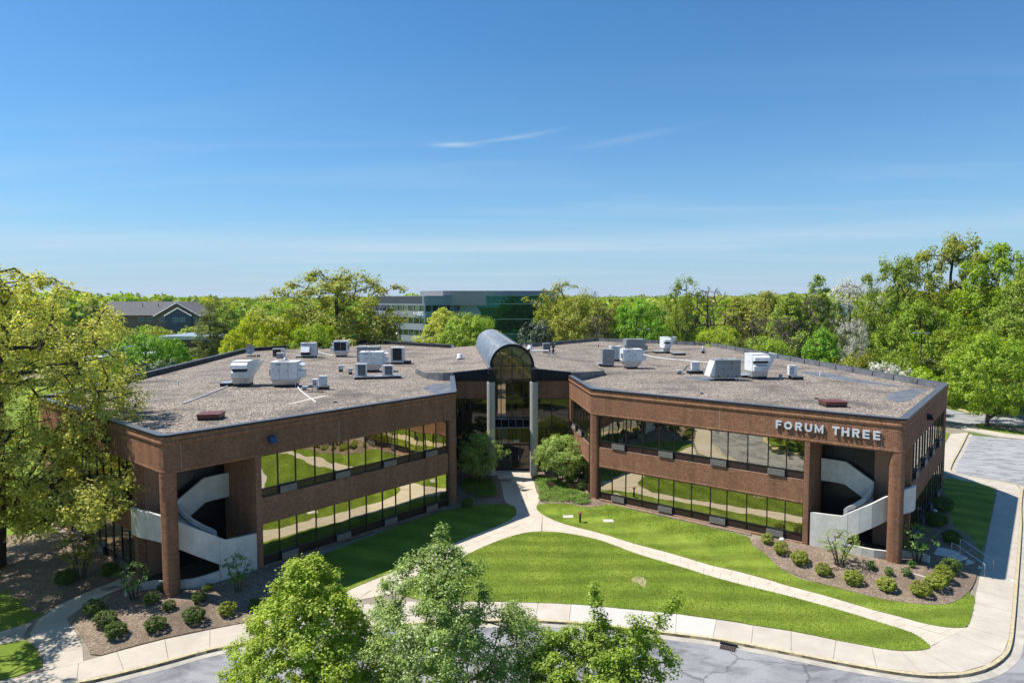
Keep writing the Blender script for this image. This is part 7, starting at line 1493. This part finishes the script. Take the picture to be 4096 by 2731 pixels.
# pylons on the horizon
def pylon(label,px,py,Y,w_):
    t=tag(None or MB(),None) if False else None; x=hx(px,Y); h=hz2(py,Y); M=MB()
    for sx in (-1,1):
        for sy in (-1,1): M.tube([(x+sx*w_,Y+sy*w_,0),(x+sx*w_*.35,Y+sy*w_*.35,h*.6),(x+sx*.4,Y+sy*.4,h)],.35,4)
    for k in range(6): z=h*k/6; a=w_*(1-.65*min(1,k/3.6)); M.tube([(x-a,Y-a,z),(x+a,Y-a,z+h/6)],.25,4); M.tube([(x+a,Y-a,z),(x-a,Y-a,z+h/6)],.25,4)
    for z,l in ((h*.72,w_*1.5),(h*.86,w_*1.2),(h*.98,w_)): M.tube([(x-l,Y,z),(x+l,Y,z)],.3,4)
    tag(M.build('power_pylon',mat('pylon_steel',(.16,.17,.20),.6)),label,'pylon')
pylon('taller lattice pylon on the horizon right of the vault',2379,1166,1500,7); pylon('shorter lattice pylon on the horizon further right',2441,1180,1600,5)
# the wooded plain out to the horizon: one mass of small crowns
def woods(name,n,y0,y1,h0,h1,seed,lms,per,lf,label,spread=1.02,xr=None,skip=None):
    rng=np.random.default_rng(seed); Y=y0*(y1/y0)**rng.uniform(0,1,n); X=rng.uniform(-1,1,n)*Y*spread
    if xr: X=(rng.uniform(xr[0],xr[1],n)-2048)/2681.25*Y
    H=rng.uniform(h0,h1,n)*(1+.25*np.sin(X*.013+2)*np.cos(Y*.011)); Rr=H*rng.uniform(.32,.55,n)
    g=rng.normal(size=(n*per,3)); g/=np.linalg.norm(g,axis=1,keepdims=True); g[:,2]=np.abs(g[:,2])*rng.choice([1,1,1,-.6],n*per)
    cen=np.column_stack([X,Y,H-Rr*.95]); c=np.repeat(cen,per,0); rr=np.repeat(Rr,per)[:,None]; p=c+g*rr*rng.uniform(.72,1.06,(n*per,1))*np.array([1,1,1.0])
    nrm=g+rng.normal(size=g.shape)*.45; nrm/=np.linalg.norm(nrm,axis=1,keepdims=True); a=np.cross(nrm,rng.normal(size=nrm.shape)); a/=np.linalg.norm(a,axis=1,keepdims=True); b=np.cross(nrm,a); s=lf*rr*rng.uniform(.6,1.4,(n*per,1))
    V=np.stack([p-a*s,p+b*s*.8,p+a*s,p-b*s*.8],1).reshape(-1,3); F=np.arange(n*per*4).reshape(-1,4); mi=np.repeat(rng.integers(0,len(lms),n),per)
    o=link(name,npmesh(name,V,F,[LM[k] for k in lms],mi)); o['kind']='stuff'; o['label']=label; return o
woods('distant_woods',300,262,380,13,17,1,['mid','olive','fresh','mid','maple'],150,.16,'nearer broken woodland behind the offices',xr=(-300,1480))
woods('distant_woods',260,190,340,11.5,16,2,['mid','olive','fresh','mid'],150,.16,'nearer broken woodland on the right',xr=(2300,3200))
woods('distant_woods',200,235,360,11,16,12,['mid','olive','fresh','mid'],150,.16,'woodland behind the right hand wood',xr=(3100,4600))
woods('distant_woods',1900,330,900,12,16.5,3,['mid','olive','fresh','mid','pine'],110,.17,'spring woodland over the plain')
woods('distant_woods',3600,900,4200,11,16,4,['mid','mid','olive','pine'],40,.30,'woodland out to the horizon')
woods('distant_woods',26,205,230,6,8.5,21,['mid','fresh','olive'],260,.13,'low trees hiding the foot of the gabled house',xr=(430,1000))
# far hills
M=MB(); rng=random.Random(4); xs=[-4800+i*160 for i in range(61)]; hh=[15+14*math.sin(i*.23)*math.sin(i*.61+1)+6*math.sin(i*1.3)+10 for i in range(61)]
M.v=[(x,4700,-1) for x in xs]+[(x,4700+60,h*.55) for x,h in zip(xs,hh)]+[(x,5200,-1) for x in xs]; M.f=[(i,i+1,62+i,61+i) for i in range(60)]+[(61+i,62+i,123+i,122+i) for i in range(60)]; M.build('far_hills',mat('wooded_hill',(.05,.085,.03),.95,0,.2,.01),None,kind='structure')
# ---------------------------------------------------------------- thin spring haze: even air over the whole plain
hm=bpy.data.materials.new('haze'); hm.use_nodes=True; nt=hm.node_tree; nt.nodes.clear(); o_=nt.nodes.new('ShaderNodeOutputMaterial'); pv=nt.nodes.new('ShaderNodeVolumePrincipled'); pv.inputs['Color'].default_value=(.80,.88,1,1); pv.inputs['Density'].default_value=.00006; pv.inputs['Anisotropy'].default_value=.2; nt.links.new(pv.outputs[0],o_.inputs['Volume'])
MB().box(-3600,3600,-650,5300,-2,62).build('haze',hm,None,kind='stuff')
